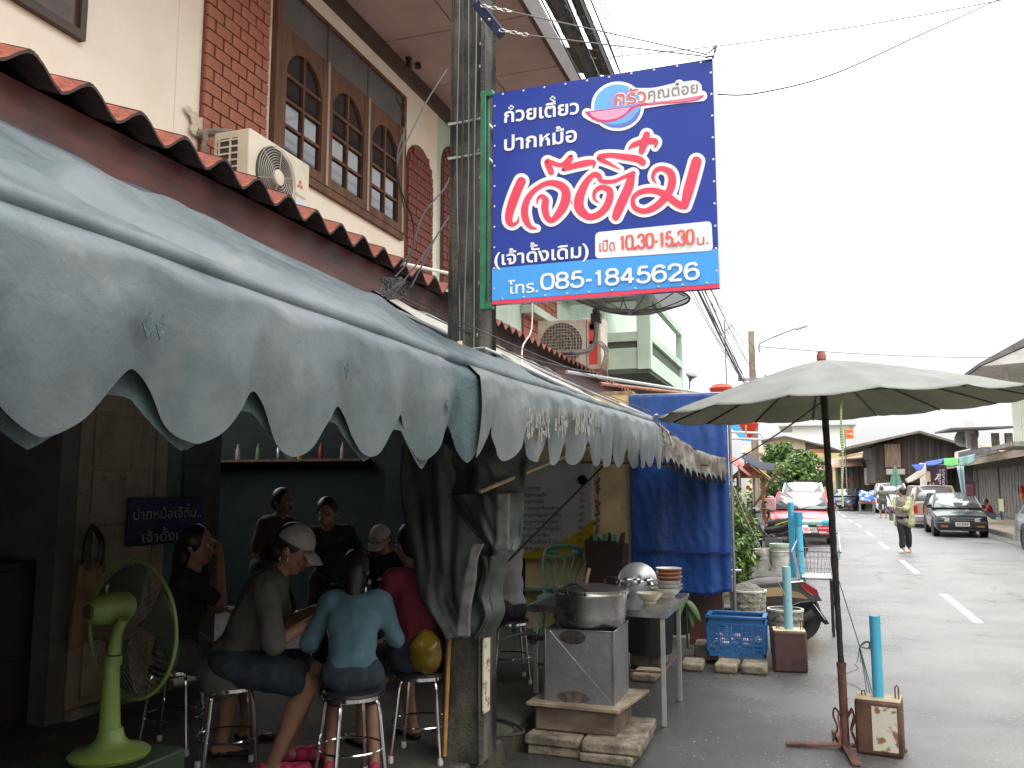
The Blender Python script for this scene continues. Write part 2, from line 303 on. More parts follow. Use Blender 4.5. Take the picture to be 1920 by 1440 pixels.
# shop slab
sl=M(); rr=random.Random(3)
edge=[(-1.81+rr.uniform(-.02,.02),-3+ i*.35) for i in range(int(12/.35)+1)]
pol=[(-9,-3,0)]+[(x,y,0) for x,y in edge]+[(-9,edge[-1][1],0)]
sl.prism([V(p)+V((0,0,-.02)) for p in pol],(0,0,.17)); sl.build('shop_floor',conc,bevel=.015,kind='structure')
M().prism([(-9,9.2,-.02),(-1.7,9.2,-.02),(-1.55,10,-.02),(-1.6,60,-.02),(-9,60,-.02)],(0,0,.12)).build('verge',soil,kind='structure')
pv=M(); pv.prism([(6,-20,-.02),(12,-20,-.02),(12,70,-.02),(6,70,-.02)],(0,0,.17)); pvo=pv.build('pavement',pavr,kind='structure')
for i in range(30): M().box((5.93,-20+i*3,-.02),(6.06,-20+i*3+2.98,.165)).build('kerb_stone',concL,pvo,bevel=.01)
# ---------------- cream shophouse ----------------
h1=thing('shophouse','cream plastered two storey shophouse with brown arched windows and a red tile lean-to roof','building',(-4.5,6,.15))
XW=-4.5
w=M(); w.box((-5.0,-4,3.0),(XW,9.93,9)); w.build('wall',cream,h1)
M().box((XW,5.05,3.9),(XW+.006,5.30,6.5)).build('wall_pier',cream,h1,bevel=.004)
# brick pilaster (individual embossed bricks)
M().box((XW,5.33,3.7),(XW+.02,6.17,6.54)).build('brick_backing',mortar,h1)
bh=.108;row=0;z=3.72
bm={}
def brick(y0,y1,z0,z1,par=h1,x=XW+.02,m=brickm):
    key=(round(y1-y0,3),round(z1-z0,3),m.name)
    if key not in bm:
        q=M(); q.box((0,0,0),(.028,y1-y0,z1-z0)); o=q.build('brick',m,None,bevel=.006); bm[key]=o.data; o.parent=par; o.location=V((x,y0,z0))-par.location; return o
    o=bpy.data.objects.new('brick',bm[key]); COL.objects.link(o); o.parent=par; o.location=V((x+random.uniform(-.003,.003),y0,z0))-par.location; return o
while z<6.5:
    y=5.335-(.105 if row%2 else 0)
    while y<6.16:
        a=max(y,5.335);b=min(y+.2,6.165)
        if b-a>.03: brick(a,b-.012,z,z+bh-.014)
        y+=.21
    z+=bh;row+=1
# arched brick panels
def arch_panel(ya,yb,z0,zt,par,m,cols):
    r=(yb-ya)/2; zc=zt-r; yc=(ya+yb)/2
    pts=[(XW+.0,ya,z0),(XW,yb,z0)]+[(XW,yc+r*math.cos(t*PI/12),zc+r*math.sin(t*PI/12)) for t in range(13)]
    M().prism(pts,(.02,0,0)).build('arch_backing',mortar,par)
    z=z0+.01;row=0;bw=(yb-ya)/cols
    while z<zt-.03:
        y=ya-(bw/2 if row%2 else 0)
        while y<yb:
            zz=z+bh*.5; hw=r if zz<zc else math.sqrt(max(r*r-(zz+bh*.4-zc)**2,0)) if zz+bh*.4-zc<r else 0
            a=max(y,yc-hw+.008);b=min(y+bw,yc+hw-.008)
            if b-a>.03: brick(round(a,2),round(b-.012,2),z,z+bh-.014,par,m=m)
            y+=bw
        z+=bh;row+=1
arch_panel(9.0,9.74,4.3,5.9,h1,mat('embossed_brick_dark',(.24,.075,.05),(.17,.05,.035),sc=8,r=.75,b=1.0,bs=28),3)
# casement windows
def casement(y0,y1,z0,z1,par,xx=XW):
    wv=M(); yc=(y0+y1)/2; hw=(y1-y0)/2; j=.10; r=hw-j; zc=z1-.16-r
    wv.box((xx,y0,z0),(xx+.05,y0+j,z1)); wv.box((xx,y1-j,z0),(xx+.05,y1,z1)); wv.box((xx,y0+j,z0),(xx+.05,y1-j,z0+.09))
    n=14
    for i in range(n):
        a=PI*i/n;b=PI*(i+1)/n
        p=[(yc+r*math.cos(a),zc+r*math.sin(a)),(yc+r*math.cos(b),zc+r*math.sin(b))]
        q=[(p[0][0],z1),(p[1][0],z1)]
        wv.prism([(xx,p[0][0],p[0][1]),(xx,q[0][0],q[0][1]),(xx,q[1][0],q[1][1]),(xx,p[1][0],p[1][1])],(.045,0,0))
    f=wv.build('window',woodbr,par)
    mv=M(); mv.box((xx+.012,yc-.015,z0+.09),(xx+.04,yc+.015,zc+r)); 
    for k in range(3):
        zz=z0+.09+(zc-z0-.09)*(k+1)/3+.02; mv.box((xx+.01,y0+j,zz-.014),(xx+.036,y1-j,zz+.014))
    mv.build('muntin',woodbr,f)
    for s in (0,1):
        for k in range(4):
            za=z0+.09+(zc-z0-.09)*k/3; zb=z0+.09+(zc-z0-.09)*(k+1)/3 if k<3 else zc+r+.02
            M().box((xx+.003,y0+j if s==0 else yc+.001,za+.001),(xx+.014,yc-.001 if s==0 else y1-j,zb-.001)).build('pane',glassd,f)
    M().box((xx+.05,y1-.02,z0),(xx+.062,y1+.02,z1)).build('cover_strip',mat('pale_strip',(.35,.27,.2),r=.6),f)
ys=[6.33,7.15,7.99,8.83]
for i in range(3): casement(ys[i],ys[i+1],4.63,5.92,h1)
for i in range(3): M().box((XW,ys[i]+.01,5.925),(XW+.03,ys[i+1]-.01,6.30)).build('transom_panel',grpanel,h1,bevel=.003)
M().box((XW,6.25,6.30),(XW+.06,8.9,6.335)).build('window_head',woodbr,h1); M().box((XW,6.25,4.55),(XW+.045,8.9,4.625)).build('window_sill',woodbr,h1)
M().box((XW,6.25,4.625),(XW+.06,6.325,6.30)).build('window_jamb',woodbr,h1); M().box((XW,8.835,4.625),(XW+.06,8.9,6.30)).build('window_jamb',woodbr,h1)
# corner window at far left
c0=P(150,80,X=XW)
M().box((XW,2.2,c0.z+.06),(XW+.02,c0.y-.05,8)).build('pane',mat('brown_glass',(.05,.028,.018),(.09,.055,.03),sc=7,r=.25),h1)
M().box((XW,2.2,c0.z),(XW+.05,c0.y,c0.z+.06)).build('window_frame',fascd,h1); M().box((XW,c0.y-.05,c0.z+.06),(XW+.05,c0.y,8)).build('window_frame',fascd,h1)
# eaves
M().box((XW,-4,6.56),(XW+.07,16,6.74)).build('eaves_board',fascd,h1)
e1=P(1061,150,Z=6.75); e0=P(989,0,Z=6.75); XS=(e1.x+e0.x)/2
sy=[P(860,y,Z=6.75).y for y in (53,112,160)]; dy=sy[1]-sy[0]
y=sy[0]-4*1.2
k=0
while y<20:
    for a,b in ((XW,XW+ (XS-XW)*.52),(XW+(XS-XW)*.52,XS)):
        M().box((a+.008,y+.008,6.75),(b-.008,y+1.2-.008,6.762)).build('soffit_panel',soffm,h1)
    y+=1.2
M().box((XW,-1,6.764),(XS,20,6.80)).build('soffit_backing',seam,h1)
M().box((XS,-1,6.66),(XS+.05,20,6.95)).build('fascia',fascd,h1)
M().prism([(-9,-1,8.2),(XS+.02,-1,6.95),(XS+.02,-1,7.0),(-9,-1,8.4)],(0,21,0)).build('upper_roof',tiled,h1)
# lean-to tile roof
def tile_obj(per,amp,x0,z0,x1,z1,y,par,first=None,th=.014):
    if first: o=bpy.data.objects.new('roof_tile',first); COL.objects.link(o)
    else:
        q=M(); n=10
        prof=[(per*i/n*1.06, amp*(math.cos(2*PI*min(i/n,1))*.5+.5)**.8) for i in range(n+1)]
        va=[];nn=len(prof)
        for (xx,zz) in((x0,z0),(x1,z1)):
            for (yy,a) in prof: va.append((xx-x0,yy,zz-z0+a))
            for (yy,a) in prof: va.append((xx-x0,yy,zz-z0+a-th))
        fs=[]; mi=[]
        for i in range(nn-1):
            fs.append((i,i+1,2*nn+i+1,2*nn+i)); fs.append((nn+i,3*nn+i,3*nn+i+1,nn+i+1)); fs.append((i,nn+i,nn+i+1,i+1))
        q.add(va,fs); q.mi=[(1 if i%3 else 0) for i in range(len(fs))]
        o=q.build('roof_tile',[tilem,tiled],None,ang=60)
    o.parent=par; o.location=V((x0,y,z0))-par.location; o.rotation_euler=(0,R_(random.uniform(-.25,.25)),0); return o
XE=-2.6; f=None
for i in range(28):
    y=-1.35+i*.272
    if y>5.9: break
    o=tile_obj(.272,.095,XE,3.125,XW,3.78,y,h1,f); f=f or o.data
f=None;i=0;y=6.0
yb=y
while y<15.4:
    o=tile_obj(.2,.06,XE,3.09,XW,3.75,y,h1,f); f=f or o.data; y+=.2
FXX=XE-.13
M().box((FXX-.03,-1.5,2.895),(FXX,5.3,3.15)).build('fascia',maroon,h1); M().box((FXX-.03,5.31,2.975),(FXX,9.4,3.15)).build('fascia',mat('sooty_fascia',(.05,.035,.035),(.13,.06,.05),sc=4,r=.8),h1); M().box((FXX-.03,9.41,2.85),(FXX,15.4,3.15)).build('fascia',maroon,h1)
M().prism([(XE-.18,-1.5,3.16),(XW,-1.5,3.72),(XW,-1.5,3.69),(XE-.18,-1.5,3.14)],(0,17,0)).build('roof_batten',tiled,h1)
# ground floor front: folding door, walls, dark rooms
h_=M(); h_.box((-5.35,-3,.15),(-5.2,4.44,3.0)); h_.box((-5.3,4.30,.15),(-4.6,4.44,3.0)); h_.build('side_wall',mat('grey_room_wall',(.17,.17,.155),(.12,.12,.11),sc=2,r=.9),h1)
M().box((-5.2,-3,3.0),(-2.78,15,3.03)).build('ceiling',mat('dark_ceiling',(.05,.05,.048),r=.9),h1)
d0,d1=4.45,5.93
door=mat('cream_folding_door',(.36,.30,.23),(.24,.20,.15),sc=4,st=(1,1,.4),r=.7,c3=(.12,.08,.05),sc3=16,th3=(.6,.7))
M().box((-4.66,d0,.15),(-4.60,d0+.09,3.0)).build('door_post',door,h1)
for a,b in((4.55,5.13),(5.14,5.30)):
    dd=M().box((-4.66,a,.2),(-4.62,b,2.95)).build('door',door,h1)
    for k in range(7): M().box((-4.62,a+.03,.26+k*.38),(-4.605,b-.03,.26+k*.38+.36)).build('door_panel',door,dd,bevel=.005)
M().box((-4.66,5.30,.15),(-4.62,5.44,3.0)).build('wall_strip',mat('teal_wall',(.10,.19,.18),(.07,.14,.13),sc=4,r=.8),h1)
dd=M().box((-4.66,5.45,.2),(-4.62,5.93,2.95)).build('door',mat('grey_door',(.09,.095,.085),(.06,.065,.06),sc=4,r=.7),h1)
for k in range(5): M().box((-4.62,5.48,.26+k*.52),(-4.605,5.90,.26+k*.52+.5)).build('door_panel',MATS['grey_door'],dd,bevel=.005)
M().box((-4.66,4.45,.15),(-4.55,5.4,.21)).build('threshold',concL,h1)
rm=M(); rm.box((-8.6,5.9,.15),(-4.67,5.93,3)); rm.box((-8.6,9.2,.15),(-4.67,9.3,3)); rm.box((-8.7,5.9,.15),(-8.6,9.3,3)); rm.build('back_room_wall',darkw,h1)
# divider wall with yellow plaster at the end of the dining space
wy=thing('plaster_wall','yellow plastered end wall between the menu banner and the blue tarpaulin','wall',(-3,9.0,.15))
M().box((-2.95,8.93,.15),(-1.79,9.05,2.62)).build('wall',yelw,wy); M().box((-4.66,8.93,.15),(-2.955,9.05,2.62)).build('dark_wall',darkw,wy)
M().box((-4.66,8.925,2.62),(-1.75,9.07,2.66)).build('capping',wood,wy)
M().box((-1.79,8.92,.1),(-1.765,9.06,2.62)).build('edge_trim',wood,wy)

# unseen wall added to cut light into the shop, and cracks and patches in the asphalt
M().box((-5.2,-2.6,.15),(-1.45,-2.5,3.0)).build('light_block_wall',MATS['grey_room_wall'],h1)
q=M(); rg=random.Random(21)
for k in range(9):
    p=V((rg.uniform(.3,5.2),rg.uniform(5,22),.0015)); pts=[p]
    for j in range(14): p=p+V((rg.uniform(-.12,.12),rg.uniform(.05,.22),0)); pts.append(p)
    for i in range(len(pts)-1): d=pts[i+1]-pts[i]; n=V((-d.y,d.x,0)).normalized()*.004; q.add([pts[i]-n,pts[i]+n,pts[i+1]+n,pts[i+1]-n],[(0,1,2,3)])
q.build('crack',mat('crack_dark',(.03,.03,.03),r=.9),road)['kind']='stuff'
# ---------------- awnings ----------------
XA=-1.2
def nz_(x,y,z=0,s=1): return noise.noise(V((x*s,y*s,z*s)))
aw=thing('awning','long blue grey canvas awning with scalloped valance hanging over the noodle shop front','awning',(XA,3,2.1))
ZT=lambda y:2.108+.018*max(y-2.8,0)+.006*nz_(0,y*1.3)
def roofc(y0,y1,zt_in,droop):
    def fn(u,v):
        y=y0+(y1-y0)*v; x=XA-.03+(XE-.165+.03-XA)*u; z=ZT(y)+(zt_in-.019*(y-2)-ZT(y))*u-droop*math.sin(PI*u)
        z+=.035*nz_(x*1.1+5,y*2.2-x*1.5,1)*math.sin(PI*min(u*1.0,1))+.012*nz_(x*4,y*3)*math.sin(PI*u)
        fold=math.sin((y*1.0+ (x+1.2)*1.9)*3.6); z+=.045*max(0,fold)**4*math.sin(PI*u)-.03*max(0,math.sin((y*.7+(x+1.2)*1.1)*3.1+1))**2*math.sin(PI*u)
        ul=.80-.47*(y-.75); z-=.085*math.exp(-((u-ul)/.075)**2)*max(0,min(1,(.93-u)*6))*min(1,max(0,(3.0-y)))*max(0,min(1,(y+.2)*2)); z+=.02*math.exp(-((u-ul-.17)/.08)**2)*(1 if .2<y<3 else .3)*max(0,min(1,(.9-u)*5))
        z-=.035*math.exp(-((u-(.75-.5*(y-3.1)))/.07)**2)*(1 if y>2.6 else 0)
        return (x,y,z)
    return fn
yend=5.2
M().grid(roofc(-1.4,yend,2.998,.010),50,150).build('canvas_roof',canv,aw,solid=.004,ang=180)
tb=[(XA-.012,-1.4+i*.1,ZT(-1.4+i*.1)+.006*nz_(3,i*.31)) for i in range(84)]
M().tube(tb,[.027+.004*nz_(i*.4,0) for i in range(84)],12).build('edge_tube',canv,aw,ang=180)
PER=.368; OFF=1.04
def valance(y0,y1,name,m,xo=0,dz=0,wv=1,par=aw,ragged=0,kk=0):
    def dep(y):
        t=((y-OFF)/PER+.5)%1.0; i=math.floor((y-OFF)/PER+.5); t=t+.10*nz_(i*2.3,5)*math.sin(PI*t); X_=abs(2*t-1); s=.80*(1+math.cos(PI*X_**1.2))/2+.20*(1-X_); s=s-.05*math.sin(X_*9+i)*X_*(1-X_)*4*.4
        return 1.862+.012*nz_(i,7)+.013*max(y-2,0)-(.135+.03*nz_(i*1.7,3))*s-.006*nz_(y*9,2)
    ny=int((y1-y0)/.0125)
    def fn(u,v):
        y=y0+(y1-y0)*v; zt=ZT(y)-.01; zb=dep(y)+dz; z=zt+(zb-zt)*u
        bulge=.012*math.sin(PI*u)+.034*u*nz_(y*1.6,1.5*z,3)+.014*nz_(y*6.5+z*2,z*2.2,8)*(.3+u)+.006*nz_(y*15,z*6,2)*(.4+u)+.010*u*math.sin(y*2*PI/PER+1)
        x=XA+.008+.045*min(1,u/.13)+xo+bulge*wv*min(1,u*2.2)-.012*u; return (x,y,z)
    return M().grid(fn,16,ny).build(name,m,par,ang=180)
valance(-1.4,2.66,'valance',canv)
valance(2.93,6.95,'valance',canv2,xo=.004,wv=1.25)
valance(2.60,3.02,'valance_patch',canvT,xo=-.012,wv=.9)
# darker hem underlay showing below the tips
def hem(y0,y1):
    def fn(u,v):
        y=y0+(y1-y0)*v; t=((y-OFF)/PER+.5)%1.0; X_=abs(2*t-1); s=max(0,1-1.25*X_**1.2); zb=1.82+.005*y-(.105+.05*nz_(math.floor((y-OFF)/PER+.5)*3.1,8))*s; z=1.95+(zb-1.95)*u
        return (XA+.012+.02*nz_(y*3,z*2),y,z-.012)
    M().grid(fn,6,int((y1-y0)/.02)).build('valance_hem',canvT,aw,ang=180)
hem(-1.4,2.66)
# tear marks, grommets and old scrubbed lettering on the far valance
pt=M()
for (x,y) in ((275,607),(300,610),(650,690),(840,760)):
    p=P(x,y,X=XA+.075); pt.prism([p+V((.0,-.012,.0)),p+V((0,.006,.025)),p+V((0,.012,-.01)),p+V((0,0,-.028))],(.002,0,0))
pt.build('tear',canvT,aw)
rg=random.Random(5); sc=M()
for blk in ((982,1030),(1040,1062),(1075,1130)):
    for i in range(int((blk[1]-blk[0])*1.1)):
        x=rg.uniform(*blk); y=rg.uniform(762,800); a=P(x,y,X=XA+.085); h=rg.uniform(.03,.07)
        sc.prism([a,a+V((0,.008,0)),a+V((0,.008+rg.uniform(-.01,.01),-h)),a+V((0,rg.uniform(-.01,.0),-h))],(.0015,0,0))
sc.build('scrubbed_lettering',mat('scrubbed_beige',(.25,.235,.205),r=.8),aw)['kind']='stuff'
# side/back frame bars of the awning
M().tube([(XA+.0,6.95,2.20),(XE,6.95,2.85)],.015).build('frame_bar',galv,aw); M().tube([(XA,4.9,2.16),(XE,4.9,2.83)],.015).build('frame_bar',galv,aw)
M().tube([P(900,922,Y=4.12),P(1105,836,Y=4.9)],.011).build('bamboo_prop',mat('pale_bamboo',(.55,.45,.28),(.4,.31,.18),sc=8,r=.6),aw)
M().tube([P(940,1065,Y=5.6),P(1155,850,Y=6.8)],.009).build('strut',black,aw)
M().tube([P(1060,866,Y=8.6),P(1330,872,Y=8.0)],.010).build('rail',rust,aw)
# beige sheet awning behind the pole
aw2=thing('sheet_awning','beige grey sheet awning sloping from the fascia, behind the concrete pole','awning',(-2,8,2.5))
def fn(u,v):
    y=5.0+(13.6-5.0)*v; x0=XA-.05-(.35*max(0,(y-6.9))/3.0 if y>6.9 else 0); x=x0+(XE-.15-x0)*u
    z=ZT(min(y,6.95))-.012+(2.99-(.13 if y>9.4 else 0)*min(1,(y-9.4)*2 if y>9.4 else 0)-ZT(min(y,6.95)))*u-.03*math.sin(PI*u)+.015*nz_(x*1.5,y*1.2,4)+.008*math.sin(y*12)*u; return (x,y,z)
M().grid(fn,26,120).build('sheet',canvG,aw2,solid=.004,ang=180)

# far brown scalloped valance running to the tarpaulin pole
aw3=thing('small_awning','ragged brown grey scalloped awning strip tied between the corner rope and blue tarpaulin','awning',(-1,8,2))
A0=V((-1.17,6.98,2.17));A1=V((-.79,8.82,1.93))
def fn(u,v):
    p=A0.lerp(A1,v); p.z-=.10*math.sin(PI*v)*.6; t=(v*13)%1.0; dz=.20+.13*abs(math.sin(PI*t))**.6+.03*nz_(v*31,1); dz*=1-.25*v
    return (p.x+.03*nz_(v*9,u*2)+.025*math.sin(v*13*2*PI)*u,p.y,p.z-dz*u)
M().grid(fn,10,170).build('valance',mat('brown_grey_canvas',(.17,.155,.13),(.08,.072,.06),sc=6,st=(1,1,.5),r=.8,b=.3,c3=(.33,.31,.27),sc3=7,th3=(.55,.7)),aw3,solid=.003,ang=180)
def fn(u,v):
    p=A0.lerp(A1,v); p.z-=.10*math.sin(PI*v)*.6; return (p.x-.5*u,p.y+.05*u,p.z+.16*u-.05*math.sin(PI*u)+.004)
M().grid(fn,8,20).build('canvas',MATS['brown_grey_canvas'],aw3,solid=.003,ang=180)
tag(M().tube([A0+V((0,-.1,.05)),*[A0+V((-.02+.03*math.cos(k*1.3),-.04+.02*math.sin(k*1.3),.06-.02*k)) for k in range(9)]],.011).tube([A0+V((.02,0,0)),A0+V((.04,.0,-.2)),A0+V((.0,-.02,-.36)),A0+V((-.03,.0,-.2)),A0+V((-.01,0,-.0)),A0+V((.09,.0,-.08)),A0+V((.12,0,-.19)),A0+V((.07,0,-.17)),A0+V((.04,0,-.03))],.008).build('rope',mat('grey_white_rope',(.42,.42,.40),(.08,.08,.08),sc=90,th=(.45,.5),r=.8)),'knotted black and white rope hanging at the awning corner','rope')
# blue tarpaulin screen
TB=8.9
bt=thing('tarpaulin_screen','tall blue tarpaulin screen hung from a pole frame beside the yellow wall','tarpaulin',(-1.3,TB,.1))
tl=P(1180,742,Y=TB);tr=P(1362,738,Y=TB);br=P(1363,1108,Y=TB)
def fn(u,v):
    x=tl.x+(tr.x-tl.x)*u; zt=2.60; zb=br.z-.02+.03*math.sin(u*7)+.02*nz_(u*9,1); z=zt+(zb-zt)*v
    y=TB-.02+.015*nz_(x*3.5,z*.9,2)*v*1.6+.008*nz_(x*9,z*1.2,4)*v+.006*nz_(x*14+z*5,z*9,8)+.004*abs(nz_(x*22-z*8,z*13,3))+(.012*math.sin((x-tr.x)*38)*(1-min(1,abs(x-tr.x)*3)))*1
    if v>.80: y+=.02*math.sin((v-.8)*12)
    return (x,y,z)
M().grid(fn,50,60).build('sheet',tarpB,bt,solid=.004,ang=180)
M().box((tl.x,TB-.045,.98),(tr.x,TB-.03,1.0)).build('hem_cord',mat('navy_hem',(.012,.03,.15),r=.5),bt)
M().tube([(tr.x+.02,TB+.02,.1),(tr.x+.02,TB+.02,2.62)],.016).build('frame_pole',galv,bt)
M().tube([(tl.x,TB+.03,2.61),(tr.x+.03,TB+.03,2.60)],.012).build('frame_bar',galv,bt)
# ---------------- utility pole ----------------
up=thing('utility_pole','square weathered concrete utility pole standing through the shop awning','pole',(-1.85,4.55,.15))
def polemesh(x,y,z0,z1,w0,w1,tw=0):
    q=M(); a=[(-1,-1),(1,-1),(1,1),(-1,1)]; c=.82; o=[]
    for (sx,sy) in a: o+= [(sx*c,sy),(sx,sy*c)] if sx*sy>0 else [(sx,sy*c),(sx*c,sy)]
    vs=[];n=30
    for k in range(n+1):
        t=k/n; w_=w0+(w1-w0)*t
        for (p,r) in o: vs.append((x+p*w_/2+.003*nz_(k*.9,p*3,1),y+r*w_/2+.003*nz_(k*.9,r*3,2),z0+(z1-z0)*t))
    fs=[(k*8+j,k*8+(j+1)%8,(k+1)*8+(j+1)%8,(k+1)*8+j) for k in range(n) for j in range(8)]+[tuple(range(n*8,n*8+8))]
    return q.add(vs,fs)
polemesh(-1.855,4.62,.15,8.5,.245,.20).build('post',concPole,up,ang=20)
for (y0) in (225,290,655):
    zc=P(880,y0,Y=4.5).z; hw=.112+.02*(zc<3)
    q=M(); q.tube([(-1.855-hw,4.62-hw,zc-.003),(-1.855+hw,4.62-hw,zc),(-1.855+hw,4.62+hw,zc),(-1.855-hw,4.62+hw,zc)],.009,6,close=True); q.build('band',mat('aluminium_band',(.6,.6,.58),r=.35,m=.8),up)
q=M()
for i in range(44):
    z=.6+i*.16+random.uniform(-.03,.03); q.ball((-1.855+.085+random.uniform(-.015,.015),4.62-.113+.001*(8-z),z),(.006,.004,.013),6)
q.build('aggregate_nib',mat('nib',(.4,.38,.33),r=.8),up)['kind']='stuff'
cc=M()
for i,(dx,r,m_) in enumerate(((-.05,.004,1),(-.02,.006,0),(.02,.004,1),(.06,.005,1),(.045,.003,0))):
    pts=[(-1.855+dx+.04*nz_(i*7,z*.6),4.62-.125-.006*(i%2)+.004*nz_(z,i),z) for z in [2.3+.3*k for k in range(21)]]; cc.tube(pts,r,6,mi=m_)
cc.build('riser_cable',[blackc,greyc],up)
M().tube([P(862,640,Y=4.42),P(864,690,Y=4.42)],.016).build('conduit_end',mat('cream_conduit',(.7,.6,.35),r=.5),up)
st=tag(M().tube([(-1.93,4.44,.2),(-1.915,4.47,.95)],.012).build('stick',mat('orange_stick',(.5,.25,.05),(.35,.16,.04),sc=9,r=.6)),'thin orange wooden stick leaning against the base of the concrete pole','stick')
M().box((-1.735,4.50,.42),(-1.728,4.60,.97)).build('paint_patch',chipw,up)
# hung tarpaulin curtain around the pole
cu=thing('curtain','green grey tarpaulin curtain with pale stripes gathered and tied around the pole','curtain',(-1.85,4.35,.9))
def drape(pl,nrm_amp,seed,th=.004,n=40,mm=None,y0=4.38):
    """pl: list of rows, each (left px x, right px x, y px)"""
    rows=cat_rom([tuple(map(float,r)) for r in pl],8)
    def fn(u,v):
        k=v*(len(rows)-1); i=min(int(k),len(rows)-2); t=k-i; a=rows[i];b=rows[i+1]; xl=a[0]+(b[0]-a[0])*t; xr=a[1]+(b[1]-a[1])*t; y=a[2]+(b[2]-a[2])*t
        yl=(a[3]+(b[3]-a[3])*t) if len(a)>3 else 0
        p=P(xl+(xr-xl)*u,y+yl*u,Y=y0); p.y+=nrm_amp*(nz_(u*3.2+seed,v*1.4,seed)+.5*nz_(u*8+seed,v*2.5,seed))-.10*math.sin(PI*u)*1.0
        return p
    return M().grid(fn,n,60).build(mm or 'panel',tarpG,cu,solid=th,ang=180)
drape([(755,935,832),(752,955,900),(762,945,980),(778,930,1050),(790,925,1120),(815,930,1165),(832,930,1192)],.10,3,y0=4.42)
drape([(735,985,790),(770,1000,830),(842,990,880),(845,985,925)],.05,9,y0=4.36,mm='upper_flap')
drape([(846,982,928,-4),(862,982,965,0),(890,978,1000,10),(915,972,1025,6)],.05,5,y0=4.30,mm='fold')
def strip(pl,mm,y0,m=tarpS,w=.0):
    rows=cat_rom([tuple(map(float,r)) for r in pl],8)
    def fn(u,v):
        k=v*(len(rows)-1); i=min(int(k),len(rows)-2); t=k-i; a=rows[i];b=rows[i+1]
        p=P(a[0]+(b[0]-a[0])*t+(a[1]-a[0]+(b[1]-b[0]-a[1]+a[0])*t)*u,a[2]+(b[2]-a[2])*t,Y=y0); p.y+=.008*nz_(v*6,u*2,4); return p
    M().grid(fn,4,50).build(mm,m,cu,solid=.003,ang=180)
strip([(931,956,926),(929,956,960),(930,955,1000),(924,954,1030)],'stripe',4.19)
strip([(886,908,1020),(876,896,1050),(867,893,1090),(862,885,1130),(858,882,1160),(855,882,1193)],'stripe',4.20)
drape([(890,952,1040),(900,950,1070),(893,940,1110),(905,945,1150),(885,925,1192)],.03,12,y0=4.40,mm='tail')
tag(M().tube([P(1235,1115,Y=5.4)+V((-.0,.1,0)),*curve([P(1015,1195,Y=5.6),P(985,1188,Y=5.3),P(940,1200,Y=5.1),P(905,1235,Y=5.0),P(897,1290,Y=4.9)],6)][1:],.010).tube(curve([(-2.0,4.9,.165),(-1.75+.05,5.1,.17),(-1.95,5.35,.165),(-2.2,5.2,.165),(-2.25,5.0,.165)],8),.010).build('gas_hose',rubber),'black rubber gas hose running from the stove box down to the floor','hose')
# ---------------- blue shop sign ----------------
SY=4.45
sg=thing('shop_sign','large blue shop sign with red brush lettering in a green frame on the pole','sign',(-1.66,SY,2.65))
def sp_(x,y,lay=0): p=P(x,y,Y=SY); return V((p.x,SY-.0225-.0012*lay,p.z))
X0,X1,Z0,Z1=-1.658,-.405,2.668,3.920
M().box((X0,SY-.02,Z0),(X1,SY+.02,Z1)).build('panel',sblue,sg,bevel=.002)
def flat(z0,z1,m,name,lay,x0=X0,x1=X1,edge=None):
    q=M(); q.box((x0,SY-.0212-.0012*lay,z0),(x1,SY-.0206-.0012*(lay-1),z1)); return q.build(name,m,sg)
zb=sp_(925,505).z
flat(Z0+.02,zb,slb,'blue_band',1); flat(Z0,Z0+.022,sred,'red_edge',1)
fr=M(); fx=-1.735
fr.box((fx,SY-.02,2.645),(fx+.035,SY+.02,3.945)); fr.box((fx+.035,SY-.02,3.91),(X0+.0,SY+.02,3.945)); fr.box((fx+.035,SY-.02,2.645),(X0,SY+.02,2.68)); fr.box((fx+.035,SY-.0,2.68),(fx+.047,SY+.01,3.91)); 
fr.box((X1-.03,SY+.021,2.69),(X1-.0,SY+.05,3.9)); fr.box((X0,SY+.021,2.69),(X1-.03,SY+.05,2.72)); fr.box((X0,SY+.021,3.87),(X1-.03,SY+.05,3.9))
fr.build('frame',green,sg,bevel=.003)
rv=M()
for i in range(10):
    t=(i+.5)/10; rv.ball((X0+.012,SY-.021,Z0+.03+(Z1-Z0-.05)*t),(.007,.004,.007),8); rv.ball((X1-.012,SY-.021,Z0+.03+(Z1-Z0-.05)*t),(.007,.004,.007),8)
    rv.ball((X0+(X1-X0)*t,SY-.021,Z1-.014),(.007,.004,.007),8); rv.ball((X0+(X1-X0)*t,SY-.0235,Z0+.03),(.007,.004,.007),8)
rv.build('rivets',mat('rivet',(.6,.6,.65),r=.3,m=.5),sg)['kind']='stuff'
def sx(x): return 920+x/4.571
def sy_(y): return 220+y/4.571
def stroke(mm,pts,extra,lay,conv):
    d=cat_rom([tuple(map(float,p)) for p in pts],7); px=[]
    vs=[];n=len(d); L_=[];Rr=[]
    for i,(x,y,w_) in enumerate(d):
        a=d[max(i-1,0)];b=d[min(i+1,n-1)]; dx,dy=b[0]-a[0],b[1]-a[1]; l=math.hypot(dx,dy) or 1; w=max(w_,3)/2+extra
        L_.append((x-dy/l*w,y+dx/l*w));Rr.append((x+dy/l*w,y-dx/l*w))
    # quads, each on a hair-thin own layer so nothing is coplanar
    for i in range(n-1): mm.add([conv(*q,lay+i*.012) for q in (L_[i],L_[i+1],Rr[i+1],Rr[i])],[(0,1,2,3)])
    for i in range(0,n) if extra>8 else (0,n-1):
        x,y,w_=d[i]; w=max(w_,3)/2+extra; 
        if extra<=8: w*=.98
        c=[conv(x+w*math.cos(2*PI*k/16),y+w*math.sin(2*PI*k/16),lay+i*.012+.006) for k in range(16)]; mm.add(c,[tuple(range(16))])
cv=lambda x,y,l: sp_(sx(x),sy_(y),l)
